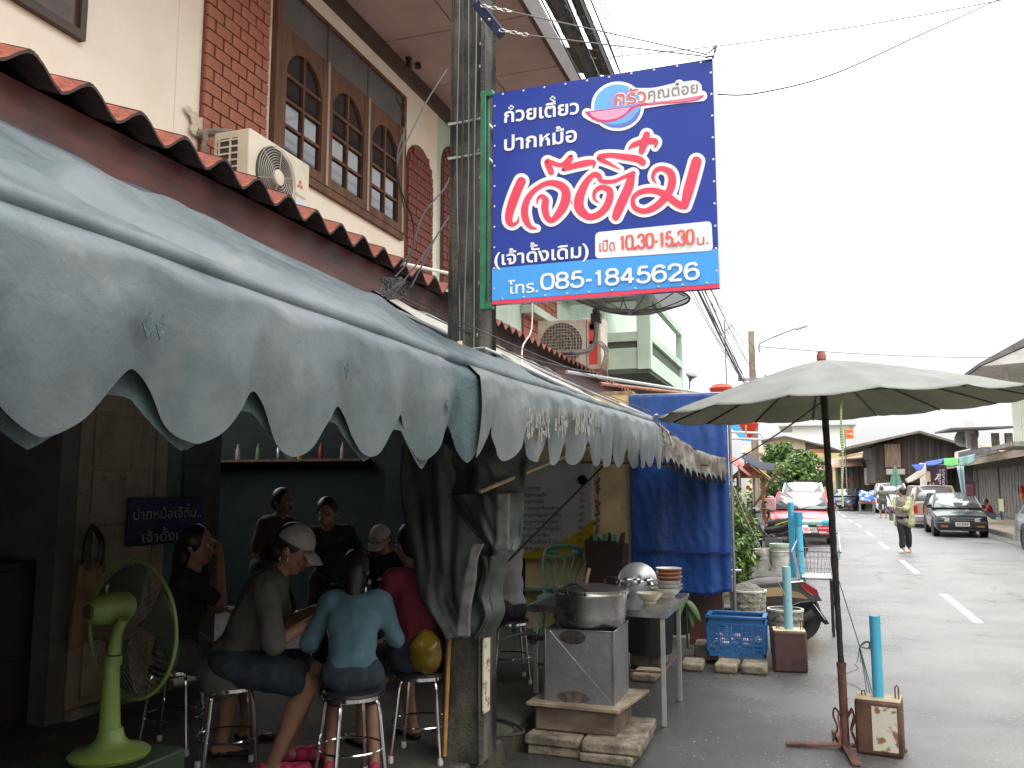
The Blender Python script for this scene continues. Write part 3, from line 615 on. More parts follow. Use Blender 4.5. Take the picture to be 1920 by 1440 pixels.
STK=[[(275,560,76),(235,650,78),(195,760,76),(172,840,68),(172,905,58),(205,930,34),(245,905,18),(252,868,10)],
[(405,962,10),(355,950,34),(315,890,58),(303,800,60),(335,700,50),(410,620,40),(510,575,44),(610,595,62),(658,660,76),(640,760,78),(585,850,60),(530,895,44),(492,860,52),(476,780,62),(482,722,56),(450,688,34),(417,708,20),(410,752,10)],
[(530,480,52),(497,398,52),(530,400,40),(620,420,34),(700,352,42),(655,440,46),(640,450,46),(740,425,50),(830,405,52),(895,402,36),(888,448,8)],
[(935,742,8),(897,705,24),(905,645,34),(965,612,42),(1032,650,58),(1010,760,62),(940,840,54),(850,862,56),(778,800,80),(768,720,82),(812,600,62),(880,512,44),(930,512,48),(965,560,36),(1060,562,30),(1150,525,28),(1232,492,38)],
[(1215,510,60),(1195,600,78),(1150,700,80),(1105,800,78),(1082,862,66)],
[(1118,460,6),(1030,412,26),(940,362,48),(1020,338,38),(1150,352,50),(1270,372,58),(1312,400,56)],
[(1345,165,58),(1322,240,66),(1300,306,50)],[(1190,290,8),(1232,250,38),(1330,222,50),(1418,222,50),(1415,272,10)],
[(1428,578,8),(1397,530,28),(1420,470,36),(1480,452,40),(1548,490,62),(1562,570,68),(1530,660,64),(1440,762,56),(1330,815,44),(1240,782,42),(1232,700,36),(1300,650,42),(1400,640,48),(1500,672,54),(1600,748,60),(1660,775,52)],
[(1770,392,86),(1735,520,88),(1698,650,86),(1668,770,64)]]
# keep the sign's red tongue-ends pointed, fat borders round
wm=M()
for s in STK: stroke(wm,s,32,1,cv)
wm.build('logo_border',swht,sg,flat=True)
rm_=M()
for k,s in enumerate(STK): stroke(rm_,s,0,3.2+k*.12,cv)
rm_.build('logo_lettering',sred,sg,flat=True)
def st_(body,x0,y0,x1,y1,h,m,off=.014,lay=3,name='lettering',th=True):
    a=sp_(x0,y0,lay);b=sp_(x1,y1,lay); hh=h*.00296; return text_on(M(),body,a,b,hh,off=off,thai_=th).build(name,m,sg,flat=True)
st_('ก๋วยเตี๋ยว',948,233,1088,216,27,swht,.022)
st_('ปากหม้อ',948,286,1084,268,28,swht,.022)
st_('(เจ้าดั้งเดิม)',930,500,1106,483,25,swht,.018)
rr_=M()
def rrect(mm,pa,pb,pc,pd,rad,lay,n=5):
    c=[(pa[0],pa[1]),(pb[0],pb[1]),(pc[0],pc[1]),(pd[0],pd[1])]; out=[]
    cen=(sum(q[0] for q in c)/4,sum(q[1] for q in c)/4)
    for i in range(4):
        p=c[i];a=c[i-1];b=c[(i+1)%4]
        def tow(p,q): l=math.hypot(q[0]-p[0],q[1]-p[1]); return (p[0]+(q[0]-p[0])/l*rad,p[1]+(q[1]-p[1])/l*rad)
        s,e=tow(p,a),tow(p,b)
        for k in range(n+1):
            t=k/n; out.append(((1-t)**2*s[0]+2*t*(1-t)*p[0]+t*t*e[0],(1-t)**2*s[1]+2*t*(1-t)*p[1]+t*t*e[1]))
    mm.add([sp_(x,y,lay) for x,y in out],[tuple(range(len(out)))])
rrect(rr_,(1118,438),(1335,417),(1338,472),(1118,487),9,2); rr_.build('hours_plate',swht,sg,flat=True)
st_('เปิด',1126,474,1155,472,20,sorr,.012,4); digits_on(M(),'10.30-15.30',sp_(1164,473,4),sp_(1303,462,4),.088,.155).build('lettering',sorr,sg,flat=True); st_('น.',1308,462,1330,459,17,sorr,.012,4)
st_('โทร.',956,553,1012,549,22,swht,.012,3); digits_on(M(),'085-1845626',sp_(1017,547,3),sp_(1313,528,3),.100,.175).build('lettering',swht,sg,flat=True)
# kitchen emblem
ex=lambda x,y,l: sp_(1080+x/7.385,140+y/7.385,l)
def ell(mm,cx,cy,rx,ry,l,n=40,rot=-.12,mi=0,a0=0,a1=2*PI):
    mm.add([ex(cx+rx*math.cos(t)*math.cos(rot)-ry*math.sin(t)*math.sin(rot),cy+rx*math.cos(t)*math.sin(rot)+ry*math.sin(t)*math.cos(rot),l) for t in [a0+(a1-a0)*i/n for i in range(n)]],[tuple(range(n))],mi)
q=M(); ell(q,590,462,368,342,1.3)
for k,s in enumerate([[(170,560,130),(330,640,120),(430,610,120)],[(800,470,90),(1200,400,90),(1750,320,130)],[(830,300,160),(1100,300,170),(1400,245,190),(1640,220,210)],[(1440,160,110),(1450,200,110)]]): stroke(q,s,9,1.4+k*.1,lambda x,y,l:ex(x,y,l))
q.build('emblem_border',swht,sg,flat=True)
q=M(); ell(q,590,462,325,300,2.6); q.build('emblem_disc',mat('sign_sky_blue',(.11,.42,.83),r=.12),sg,flat=True)
q=M(); ell(q,660,430,218,205,2.9); q.build('emblem_inner',mat('sign_periwinkle',(.20,.33,.72),r=.12),sg,flat=True)
q=M(); q.add([ex(x,y,3.0) for x,y in ((300,640),(420,705),(560,715),(700,690),(800,620),(880,520),(905,490),(900,560),(850,650),(760,720),(640,755),(500,750),(380,700))],[tuple(range(13))]); q.build('emblem_shade',mat('sign_deep_blue',(.10,.16,.55),r=.12),sg,flat=True)
q=M(); q.add([ex(x,y,3.3) for x,y in [(135,540),(760,470),(830,455),(920,425),(1400,375),(1785,308),(1760,345),(1680,385),(1500,415),(1200,430),(950,455),(830,480),(760,540),(660,620),(560,665),(440,690),(330,680),(240,640),(180,590)]],[tuple(range(19))]); q.build('spoon',smag,sg,flat=True)
q=M(); q.add([ex(x,y,3.6) for x,y in [(205,550),(770,478),(700,560),(590,625),(450,655),(330,645),(240,600)]],[tuple(range(7))]); q.build('spoon_bowl',spink,sg,flat=True)
q=M(); q.add([ex(x,y,3.65) for x,y in [(1000,425),(1400,380),(1760,318),(1660,380),(1480,405),(1200,420),(1000,440)]],[tuple(range(7))]); q.build('spoon_handle',mat('sign_rose',(.80,.16,.27),r=.15),sg,flat=True)
a=ex(555,455,4);b=ex(985,410,4); text_on(M(),'ครัว',a,b,.082,off=.045).build('emblem_text_border',swht,sg,flat=True)
text_on(M(),'ครัว',a+V((0,-.0012,0)),b+V((0,-.0012,0)),.080,off=.012).build('emblem_lettering',mat('sign_coral',(.70,.10,.07),r=.2),sg,flat=True)
a=ex(1010,372,4);b=ex(1700,275,4); text_on(M(),'คุณต๋อย',a,b,.060,off=.012).build('emblem_lettering',sgry,sg,flat=True)
# sign stays, bracket and chains
br_=thing('pole_bracket','dark navy steel bracket bolted high on the concrete pole above the sign','bracket',P(925,35,Y=4.4))
a=P(897,12,Y=4.42);b=P(938,62,Y=4.38); d=(b-a); 
M().cb((a+b)/2,(d.length,.05,.055),ry=math.atan2(-d.z,d.x)).build('channel',mat('navy_steel',(.015,.025,.07),(.01,.015,.04),sc=9,r=.3,m=.3),br_,bevel=.004)
M().ball(P(917,37,Y=4.35),.009,8).build('bolt',steel,br_)
def chain(a,b,name,lab):
    a=V(a);b=V(b); q=M(); n=int((b-a).length/.032); d=(b-a).normalized(); x,y=basis(d)
    for i in range(n):
        c=a.lerp(b,(i+.5)/n); s=x if i%2 else y; q.tube([c+d*.02*math.cos(t)+s*.009*math.sin(t) for t in [2*PI*k/8 for k in range(8)]],.0032,5,close=True)
    return tag(q.build(name,mat('zinc_chain',(.6,.6,.58),r=.35,m=.8)),lab,'chain')
far1=P(1432,100,Y=4.5)
ct=V((X1+.02,SY-.0,4.0)); top=V((X1,SY,3.93))
M().tube([top,ct],.007).build('stay_post',greyc,sg)
chain(P(902,10,Y=4.36),P(960,22,Y=4.36),'stay_chain','upper zinc chain from the navy bracket to the sign stay wire')
chain(P(936,56,Y=4.36),P(990,66,Y=4.36),'stay_chain','lower zinc chain from the navy bracket to the sign stay wire')
tag(M().tube([P(960,22,Y=4.36),P(1325,102,Y=4.4),ct],.004).build('stay_wire',greyc),'upper steel stay wire reaching to the far top corner of the sign','wire')
tag(M().tube([P(990,66,Y=4.36),P(1325,106,Y=4.42),ct],.004).build('stay_wire',greyc),'lower steel stay wire reaching to the far top corner of the sign','wire')
cl=M(); c0=P(1330,104,Y=4.41)
for dx in(-.015,.005): cl.tube([c0+V((dx,0,-.01)),c0+V((dx,0,.035))],.005,6)
cl.cb(c0,(.05,.02,.015)); tag(cl.build('wire_clamp',steel),'small wire clamp at the far top corner of the sign','clamp')
# ---------------- cables ----------------
cab=[(1035,1392,700,.075),(1078,1396,720,.055),(1072,1400,725,.012),(1090,1404,728,.012),(1110,1411,735,.005),(1128,1412,742,.005),(1060,1385,690,.009),(1052,1390,712,.030),(1083,1402,733,.007),(1100,1407,700,.004)]
E2=V((-2.3,34.6,0))
rg=random.Random(11)
rgc=random.Random(77)
for k in range(9): cab.append((rgc.uniform(1000,1150),rgc.uniform(1396,1422),rgc.uniform(640,750),rgc.choice((.005,.007,.009))))
for i,(xt,xe,ye,r) in enumerate(cab):
    a=P(xt,-8,Z=6.3+.05*(i%4)); a.y=max(a.y,1.5); b=P(xe,ye,Y=34.4)
    d=a-b; a2=a+ (a-b).normalized()*3
    pts=sag(b,a,.08+.05*rg.random()+(.55*rg.random() if r<.011 else 0),26)+[a2]
    nm={.075:'thick black cable bundle running beside the eaves, nearest the soffit',.055:'thick black cable bundle running beside the eaves, second from the soffit'}.get(r)
    o=M().tube(pts,r if r<=.03 else [.016+(r-.016)*max(0,min(1,(j-17)/7)) for j in range(len(pts))],8 if r>.01 else 5).build('street_cable',mat('black_bundle',(.02,.02,.021),(.05,.05,.05),sc=30,st=(1,.2,1),r=.45,b=.5,bs=30) if r>.01 else blackc)
    tag(o,nm or 'thin black overhead cable strung from the concrete pole towards the street lamp pole',"cable",'cables strung between the poles')
# twisted tie wires round the bundle
q=M()
for xt,r in((1035,.079),(1078,.059)):
    a=P(xt,-8,Z=6.3); b=P(1394,710,Y=34.4)
    for k in range(22):
        c=a.lerp(b,.01+k*.012); q.tube([c+V((r*math.cos(t),.02*t/6,r*math.sin(t))) for t in [2*PI*j/8 for j in range(9)]],.004,4)
tag(q.build('tie_wire',greyc),'grey tie wires wound round the thick cable bundles','wire')['kind']='stuff'
def wire(pts,r,lab,name='overhead_wire',m=blackc): return tag(M().tube(pts,r,5).build(name,m),lab,'wire')
wire(curve([P(1345,177,Y=4.5),P(1420,175,Y=4.6),P(1560,140,Y=4.9),P(1720,68,Y=5.4),P(1870,0,Y=6.2),P(1990,-60,Y=7)]),.0045,'black wire sweeping up to the right from the edge of the sign')
wire(sag(P(1080,112,Y=14),P(2000,-25,Y=14),.15),.010,'thin grey wire crossing the sky above the sign',m=greyc)
wire(sag(P(1425,650,Y=34),P(1960,668,Y=50),.2),.02,'thin wire from the street lamp pole across the sky',m=greyc)
for k,(a,b,c) in enumerate([((755,560),(1225,780),.05),((800,590),(1220,772),.03),((730,540),(1150,720),.04),((905,640),(1130,700),.05)]):
    wire(sag(P(*a,X=-1.9),P(*b,X=-1.35),c*.6),.0035,['wire lying lowest over the beige sheet awning','second wire lying over the beige sheet awning','wire lying highest over the beige sheet awning','short wire lying over the beige sheet awning beside the pole'][k])
wire(curve([P(998,568,X=-2.3),P(996,620,X=-2.3),P(980,650,X=-2.3),P(978,690,X=-2.2),P(965,715,X=-2.1),P(930,700,X=-1.95),P(905,665,X=-1.85)]),.006,'white cable looping down under the sign',m=whitep)
for k,(pts) in enumerate([[(862,360),(845,400),(800,470),(755,530),(735,560)],[(850,395),(820,440),(790,500),(770,540)],[(742,180),(760,230),(745,290),(750,350),(775,420),(770,480),(740,520)],[(838,130),(800,190),(770,250),(745,310),(760,400)],[(858,290),(835,350),(795,400),(770,470),(750,500)]]):
    wire(curve([P(x,y,X=-2.15-.02*k) for x,y in pts]),.005,['thick black wire from the insulator to the tile eaves','thin black wire beneath the insulator wire','black wire hanging in front of the arched brick panel','slack wire crossing the arched window wall','black wire crossing the arched brick panel beside the pole'][k])
q=M()
for k in range(9): q.tube(curve([P(735+rg.uniform(-25,25),545+rg.uniform(-25,15),X=-2.3) for _ in range(5)],5),.006,5)
tag(q.build('wire_tangle',blackc),'tangle of black wires lying on the canvas under the tile eaves','wire')
ins=thing('insulator_rack','rusty yellow insulator rack with wires on the side of the concrete pole','insulator',P(850,405,X=-1.97))
for k in range(3): M().lathe(P(850,393+k*11,X=-1.97)-V((0,0,0)),[(.0,-.02),(.02,-.015),(.012,0),(.022,.012),(.0,.02)],10).build('insulator',mat('rusty_yellow',(.35,.2,.05),r=.5),ins)
iw=thing('eaves_insulator','pair of black spool insulators fixed under the dark eaves board','insulator',P(766,116,X=-4.3))
for x in(766,784): M().lathe(P(x,118,X=-4.3),[(.0,-.07),(.045,-.06),(.03,0),(.045,.06),(.0,.07)],10).build('insulator',black,iw)
# ---------------- mint shophouse with balcony ----------------
h2=thing('balcony_shophouse','mint green shophouse with a projecting balustrade balcony beyond the cream house','building',(-4.5,16,.1))
M().box((-5.2,9.935,3.0),(XW-.005,27,9)).build('wall',mint,h2)
arch_panel(P(826,400,X=XW).y,P(826,400,X=XW).y+.75,4.3,P(842,272,X=XW).z,h2,MATS['embossed_brick_dark'],3)
# lower window and brick panel seen under the sign
def wq(x0,y0,x1,y1,X,m,name,t=.03,par=h2):
    a=P(x0,y0,X=X);b=P(x1,y1,X=X); return M().box((X,min(a.y,b.y),min(a.z,b.z)),(X+t,max(a.y,b.y),max(a.z,b.z))).build(name,m,par,bevel=.004)
wa=P(930,400,X=XW).y; wb=P(975,400,X=XW).y
casement(wa-1.6,wa-.2,4.4,6.0,h2); 
ya,yb2=P(978,560,X=XW).y,P(1042,560,X=XW).y
z=3.9;row=0
M().box((XW,ya,3.8),(XW+.015,yb2,5.6)).build('brick_backing',mortar,h2)
while z<5.4:
    y=ya-(.15 if row%2 else 0)
    while y<yb2:
        a=max(y,ya+.01);b=min(y+.40,yb2-.01)
        if b-a>.05: brick(round(a,2),round(b-.02,2),z,z+.13,h2,x=XW+.012)
        y+=.42
    z+=.15;row+=1
# balcony: near face, side face, slab, rails
bx=-2.9; by0,by1=16.5,20.9
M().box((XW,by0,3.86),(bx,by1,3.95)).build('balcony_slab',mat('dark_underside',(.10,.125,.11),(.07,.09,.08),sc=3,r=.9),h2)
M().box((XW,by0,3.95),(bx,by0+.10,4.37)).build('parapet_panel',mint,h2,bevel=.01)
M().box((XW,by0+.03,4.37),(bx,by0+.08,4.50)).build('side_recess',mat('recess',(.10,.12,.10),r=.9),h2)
M().box((XW,by0-.02,4.50),(bx,by0+.12,4.69)).build('parapet_rail',mint,h2,bevel=.01)
M().box((bx-.22,by0-.03,3.93),(bx+.05,by0+.18,5.52)).build('corner_post',mint,h2,bevel=.01)
M().box((XW,by0-.02,5.33),(bx-.22,by0+.12,5.47)).build('handrail',mint,h2,bevel=.01)
M().box((XW+.62,by0-.03,4.69),(XW+.74,by0+.12,5.33)).build('parapet_post',mint,h2,bevel=.01)
bal=None
def baluster(x,y,z0=4.69,z1=5.33):
    global bal
    if bal is None:
        q=M(); H_=z1-z0; q.lathe((0,0,0),[(.065,0),(.065,.05),(.035,.07),(.07,.16),(.08,.24),(.06,.34),(.033,.46),(.03,.52),(.05,.56),(.065,.58),(.065,H_)],12)
        o=q.build('baluster',mat('cream_baluster',(.50,.45,.35),(.35,.31,.24),sc=9,r=.8),h2); bal=o.data; o.location=V((x,y,z0))-h2.location; return
    o=bpy.data.objects.new('baluster',bal); COL.objects.link(o); o.parent=h2; o.location=V((x,y,z0))-h2.location
for k in range(6): baluster(XW+.16+k*.21,by0+.05)
for k in range(11): baluster(XW+.14,13.6+k*.27)
M().box((XW,13.4,5.33),(XW+.24,16.45,5.47)).build('handrail',mint,h2,bevel=.01); M().box((XW,13.4,4.55),(XW+.24,16.45,4.69)).build('side_rail',mint,h2,bevel=.01)
M().box((bx,by0+.18,3.93),(bx+.03,by1,4.25)).build('side_apron',mint,h2); M().box((bx-.07,by0+.18,4.52),(bx+.04,by1,4.68)).build('side_rail',mint,h2); M().box((bx-.07,by0+.18,5.33),(bx+.05,by1,5.48)).build('handrail',mint,h2)
M().box((bx-.1,by1,3.93),(bx+.05,by1+.16,5.52)).build('corner_post',mint,h2,bevel=.01)
for k in range(17): baluster(bx-.02,by0+.38+k*.24)
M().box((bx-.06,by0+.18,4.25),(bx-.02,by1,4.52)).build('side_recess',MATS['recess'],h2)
M().prism([(-9,9.9,7.0),(-2.9,9.9,6.0),(-2.9,9.9,5.9),(-9,9.9,6.9)],(0,0,0.0)) 
rt=P(1150,140,X=-3.2)
for k in range(4):
    o=tile_obj(.24,.07,-3.2,rt.z-.12,-4.6,rt.z+.25,P(1126,150,X=-3.2).y+k*.24,h2,None)
# red steel lean-to beyond
l2=M(); l2.prism([(XE,15.5,3.05),(XE,15.5,2.1),(XE,22,2.1),(XE,22,3.05)],(.05,0,0)); 
# drooping cables under balcony
# ---------------- air conditioners ----------------
def ac(name,lab,loc,L_,D_,H_,style):
    t=thing(name,lab,'air conditioner',loc); x,y,z=loc   # front faces +x, length along y
    body=mat('ac_cream',(.62,.56,.44),(.52,.46,.35),sc=3,r=.5) if style==0 else mat('ac_beige',(.52,.48,.38),(.4,.36,.28),sc=5,r=.6)
    M().box((x-D_,y,z),(x,y+L_,z+H_)).build('casing',body,t,bevel=.015)
    if style==0:
        cy,cz=y+L_*.40,z+H_*.5; r=H_*.43
        M().lathe((x+.002,cy,cz),[(0,0),(r,0),(r,.004)],36,axis=(1,0,0)).build('fan_recess',mat('ac_dark',(.05,.05,.045),r=.9),t)
        g=M()
        for k in range(10): g.tube([(x+.03*(1-(k/10)**4*.6)+.01,cy+(r*(.26+.74*k/9))*math.cos(a),cz+(r*(.26+.74*k/9))*math.sin(a)) for a in [2*PI*j/36 for j in range(36)]],.0028,4,close=True)
        for k in range(6): a=PI*k/3+.3; g.tube([(x+.035,cy+r*.2*math.cos(a),cz+r*.2*math.sin(a)),(x+.02,cy+r*math.cos(a),cz+r*math.sin(a))],.005,4)
        g.build('fan_guard',mat('guard_wire',(.40,.38,.32),r=.4),t)
        M().lathe((x+.02,cy,cz),[(0,.03),(r*.24,.028),(r*.27,.02),(r*.27,0)],24,axis=(1,0,0)).build('fan_hub',body,t)
        # red three-diamond mark and pale label
        q=M(); c=V((x+.004,y+L_*.83,z+H_*.62)); s_=.042
        for a in (90,210,330):
            u=V((0,math.cos(R_(a)),math.sin(R_(a)))); w_=V((0,-u.z,u.y)); q.prism([c+u*.004,c+u*s_*.55+w_*s_*.32,c+u*s_*1.05,c+u*s_*.55-w_*s_*.32],(.002,0,0))
        q.build('red_emblem',mat('emblem_red',(.6,.04,.03),r=.4),t)
        M().box((x+.001,y+L_*.76,z+H_*.28),(x+.004,y+L_*.92,z+H_*.40)).build('label',mat('label_blue',(.35,.5,.65),(.6,.6,.55),sc=60,th=(.48,.52),r=.5),t)
        text_on(M(),'MITSUBISHI',(x+.005,y+L_*.74,z+H_*.44),(x+.005,y+L_*.93,z+H_*.44),.016,off=.01,thai_=False).build('label_lettering',mat('label_grey',(.3,.28,.24),r=.6),t)
        # louvred end
        e=M()
        for k in range(9): e.box((x-D_+.03,y-.012,z+.06+k*.052),(x-.10,y+.0,z+.072+k*.052))
        for k in range(2): e.box((x-D_+.05+k*.10,y-.014,z+.05),(x-D_+.062+k*.10,y-.001,z+.50))
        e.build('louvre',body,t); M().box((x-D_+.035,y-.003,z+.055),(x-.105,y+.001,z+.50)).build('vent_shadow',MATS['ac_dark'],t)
    else:   # near end faces the viewer (-y): grille on the -y side
        cx,cz=x-D_*.62,z+H_*.52; r=H_*.42
        M().lathe((cx,y-.002,cz),[(0,0),(r,0),(r,.004)],32,axis=(0,-1,0)).build('fan_recess',mat('ac_shade',(.10,.10,.09),r=.9),t)
        g=M()
        for k in range(15): u=-r+2*r*k/14; h_2=math.sqrt(max(r*r-u*u,0)); g.tube([(cx+u,y-.02,cz-h_2),(cx+u,y-.02,cz+h_2)],.004,4); g.tube([(cx-h_2,y-.024,cz+u),(cx+h_2,y-.024,cz+u)],.004,4)
        for k in range(4): g.tube([(cx+r*(k+1)/4*math.cos(a),y-.018,cz+r*(k+1)/4*math.sin(a)) for a in [2*PI*j/24 for j in range(24)]],.004,4,close=True)
        g.build('fan_guard',mat('guard_beige',(.40,.37,.30),r=.5),t)
        M().box((x-D_*.23,y-.004,z+.02),(x-D_*.22,y-.001,z+H_-.02)).build('panel_joint',MATS['ac_dark'],t)
        M().box((x-D_*.19,y-.004,z+.08),(x-D_*.06,y-.001,z+H_-.05)).build('red_label',mat('label_red',(.62,.07,.05),r=.4),t)
        M().lathe((x-D_*.125,y-.004,z+H_*.83),[(0,.004),(D_*.055,.004)],20,axis=(0,-1,0)).build('label_disc',whitep,t)
        q=M(); q.lathe((x-D_*.15,y-.005,z+H_*.52),[(0,.003),(D_*.03,.003)],16,axis=(0,-1,0)); q.box((x-D_*.18,y-.008,z+H_*.40),(x-D_*.12,y-.005,z+H_*.52)); q.build('label_figure',mat('label_pale',(.5,.45,.42),r=.5),t)
    return t
a=P(425,240,X=-3.82);b=P(580,330,X=-3.82)
ac('air_conditioner','cream outdoor air conditioner with round fan guard standing on the tile roof by the window',(-3.80,P(467,300,X=-3.8).y,3.72),.80,.32,.56,0)
tag(M().tube(curve([(XW+.02,5.30,4.42),(-4.2,5.33,4.40),(-4.0,5.42,4.25),(-3.95,5.6,4.1)],6),.035).tube([(-4.38,5.28,4.42),(-4.40,5.22,3.7)],.02).build('insulated_pipe',mat('grey_lagging',(.34,.31,.25),(.2,.18,.14),sc=14,r=.9,b=.6,bs=40)),'grey lagged pipe coming out of the cream wall behind the air conditioner','pipe')
q=M(); rg=random.Random(2)
for k in range(7): p=P(368+rg.uniform(-14,14),222+rg.uniform(-16,26),X=XW+.035); q.ball(p,(.004,rg.uniform(.03,.07),rg.uniform(.03,.06)),8)
tag(q.build('mortar_patch',mat('mortar_patch',(.70,.60,.46),(.55,.46,.34),sc=12,r=.95,b=.6)),'rough mortar patch where the pipe enters the cream wall','wall patch')
p=P(1128,690,Y=12.0)
a=P(1008,600,Y=12.0)
ac('air_conditioner','beige outdoor air conditioner with square mesh guard and a red label under the balcony',(p.x,12.0,p.z-.02),.42,p.x-a.x,a.z-p.z+.0,1)
q=M(); 
for k in range(4): q.tube(curve([P(1118+k*3,640,Y=11.95),P(1135+k*2,660,Y=11.9),P(1128+k*3,700,Y=11.9),P(1150,720,Y=12.2)]),.018,6)
tag(q.build('refrigerant_pipes',MATS['grey_lagging']),'grey lagged pipes looping beside the air conditioner with the red label','pipe')
# ---------------- satellite dish ----------------
sd=thing('satellite_dish','black mesh satellite dish on a bent steel arm just below the sign','satellite dish',P(1000,660,Y=9.5))
c=P(1182,566,Y=10.0); ax=V((.06,.02,1)).normalized(); R=.70
q=M(); q.lathe(c-ax*.14,[(.02,0),(R*.3,.015),(R*.55,.055),(R*.8,.12),(R,.19)],40,axis=ax,cap=False)
q.build('mesh_bowl',mat('mesh_dark',(.05,.05,.052),(.03,.03,.03),sc=60,r=.6,alpha=.55),sd,solid=.004)
x_,y_=basis(ax); rb=M(); rb.tube([c+ax*.05+(x_*math.cos(t)+y_*math.sin(t))*R for t in [2*PI*k/40 for k in range(40)]],.014,6,close=True)
for k in range(12):
    t=2*PI*k/12; u=x_*math.cos(t)+y_*math.sin(t); rb.tube([c-ax*.14+u*r_+ax*z_ for r_,z_ in ((.03,0),(R*.3,.02),(R*.55,.06),(R*.8,.125),(R,.19))],.007,4)
rb.build('rim_and_ribs',black,sd)
fd=M(); foc=c+ax*.42
for k in range(3): t=2*PI*k/3+.4; fd.tube([c+ax*.04+(x_*math.cos(t)+y_*math.sin(t))*R*.95,foc],.007,5)
fd.lathe(foc-ax*.05,[(.03,0),(.035,.1)],10,axis=ax); fd.build('feed_arm',black,sd)
M().tube(curve([P(1000,660,Y=9.7),P(1090,660,Y=9.85),P(1112,648,Y=9.9),P(1118,620,Y=9.95),P(1118,592,Y=10)],6),.03,10).build('mast_arm',mat('dark_galv',(.22,.22,.22),(.12,.12,.11),sc=6,r=.5,m=.5),sd)
M().cb(P(1118,597,Y=10),(.12,.1,.12)).cb(P(1118,585,Y=10.0),(.06,.16,.06)).build('clamp',black,sd,bevel=.01)
# horizontal pipes under the balcony
tag(M().tube([P(1062,697,Y=9.5),P(1350,742,Y=15)],.022).build('horizontal_pipe',mat('grey_pipe',(.45,.47,.48),r=.45)),'grey steel pipe reaching out above the blue tarpaulin','pipe')
tag(M().tube([P(1125,719,Y=11),P(1350,745,Y=16)],.024).build('horizontal_pipe',mat('primer_pipe',(.42,.17,.10),(.3,.12,.08),sc=5,r=.6)),'red primed pipe reaching out above the blue tarpaulin','pipe')
tag(M().tube([P(758,495,X=-2.5),P(840,512,X=-2.5)],.012).build('horizontal_pipe',mat('pale_pipe',(.6,.58,.5),r=.5)),'short pale pipe below the arched brick panels beside the pole','pipe')
# ---------------- umbrella ----------------
um=thing('market_umbrella','huge faded grey green market umbrella on a rusty cross foot at the roadside','umbrella',(.14,6.0,0))
ap=V((.10,5.92,2.475)); RAD=1.12; NR=16; umc=mat('umbrella_cloth',(.185,.193,.172),(.15,.157,.14),sc=3,r=.75,b=.15,bs=200,c3=(.155,.16,.14),sc3=2.3,th3=(.58,.8)); umi=mat('umbrella_lining',(.25,.25,.17),(.19,.19,.13),sc=3,r=.8)
def rimp(k,rf=1.0):
    a=2*PI*(k+.35)/NR; rr2=RAD*rf; dz=.315*rf**1.2+.012*nz_(k*1.7,2)*rf
    return ap+V((rr2*math.cos(a)*1.05+.10*rf,rr2*math.sin(a),-dz+.055*rf*math.cos(a-.2)))
q=M()
def cf(u,v):
    k=u*NR; i=math.floor(k); t=k-i; rf=.03+.97*v
    a=rimp(i%NR,rf);b=rimp((i+1)%NR,rf); p=a.lerp(b,t); s=4*t*(1-t); p.z-=.016*s*rf; c=ap+V((0,0,-.315*rf**1.2)); 
    p+= (c-p).normalized()*.008*s*rf**2; p.z+=.005*nz_(p.x*7,p.y*7)+.006*nz_(p.x*22,p.y*22)*v; return p
q.grid(cf,NR*8,22); q.build('canopy',[umc],um,solid=.003,ang=180)
def cf2(u,v): p=cf(u,v*.985); p.z-=.004; return p
q=M().grid(cf2,NR*8,14).build('lining',umi,um,ang=180)
for k in range(NR):
    M().tube([rimp(k,.05)-V((0,0,.012)),rimp(k,.35)-V((0,0,.016)),rimp(k,.7)-V((0,0,.016)),rimp(k,.985)-V((0,0,.010))],.0055,6).build('rib',black,um)
    if k%2==0: M().tube([rimp(k,.55)-V((0,0,.02)),ap+V((0,0,-.22))],.0045,5).build('strut',black,um)
base=V((.145,6.02,0)); polet=ap+V((0,0,-.02)); 
pts=[];rs=[]
for i in range(60):
    t=i/59; p=base.lerp(polet,t)+V((0,0,.32*(1-t))); pts.append(p+V((.004*nz_(i*.6,1),.004*nz_(i*.6,5),0))); rs.append(.019+.004*nz_(i*.45,9)+(.003 if i>20 else 0))
M().tube(pts,rs,9).build('shaft',mat('black_taped_pole',(.018,.016,.015),(.05,.035,.03),sc=14,r=.75,b=.6,bs=60),um)
M().tube([base+V((0,0,.03)),base+V((-.004,-.004,.52))],.026,12).tube([base+V((-.004,-.004,.50)),base+V((-.004,-.004,.53))],.03,12).build('socket',rust,um)
M().lathe(ap+V((0,0,-.035)),[(.07,.005),(.042,.022),(.026,.032),(.030,.036),(.030,.068),(.024,.076),(.024,.092),(.0,.10)],16).build('finial',mat('faded_red_cap',(.33,.10,.07),(.25,.08,.06),sc=8,r=.6),um)
for a in (R_(8),R_(98),R_(188),R_(278)):
    c=base+V((math.cos(a)*.19,math.sin(a)*.19,.018)); M().cb(c,(.34,.055,.014),rz=a,ry=.03).build('foot',rust,um,bevel=.002)
for a in (R_(40),R_(150),R_(240),R_(320)):
    u=V((math.cos(a),math.sin(a),0)); M().tube(curve([base+V((0,0,.20))+u*.028,base+V((0,0,.24))+u*.06,base+V((0,0,.19))+u*.075,base+V((0,0,.12))+u*.05,base+V((0,0,.07))+u*.07,base+V((0,0,.03))+u*.085],5),.006,6).build('scroll_brace',rust,um)
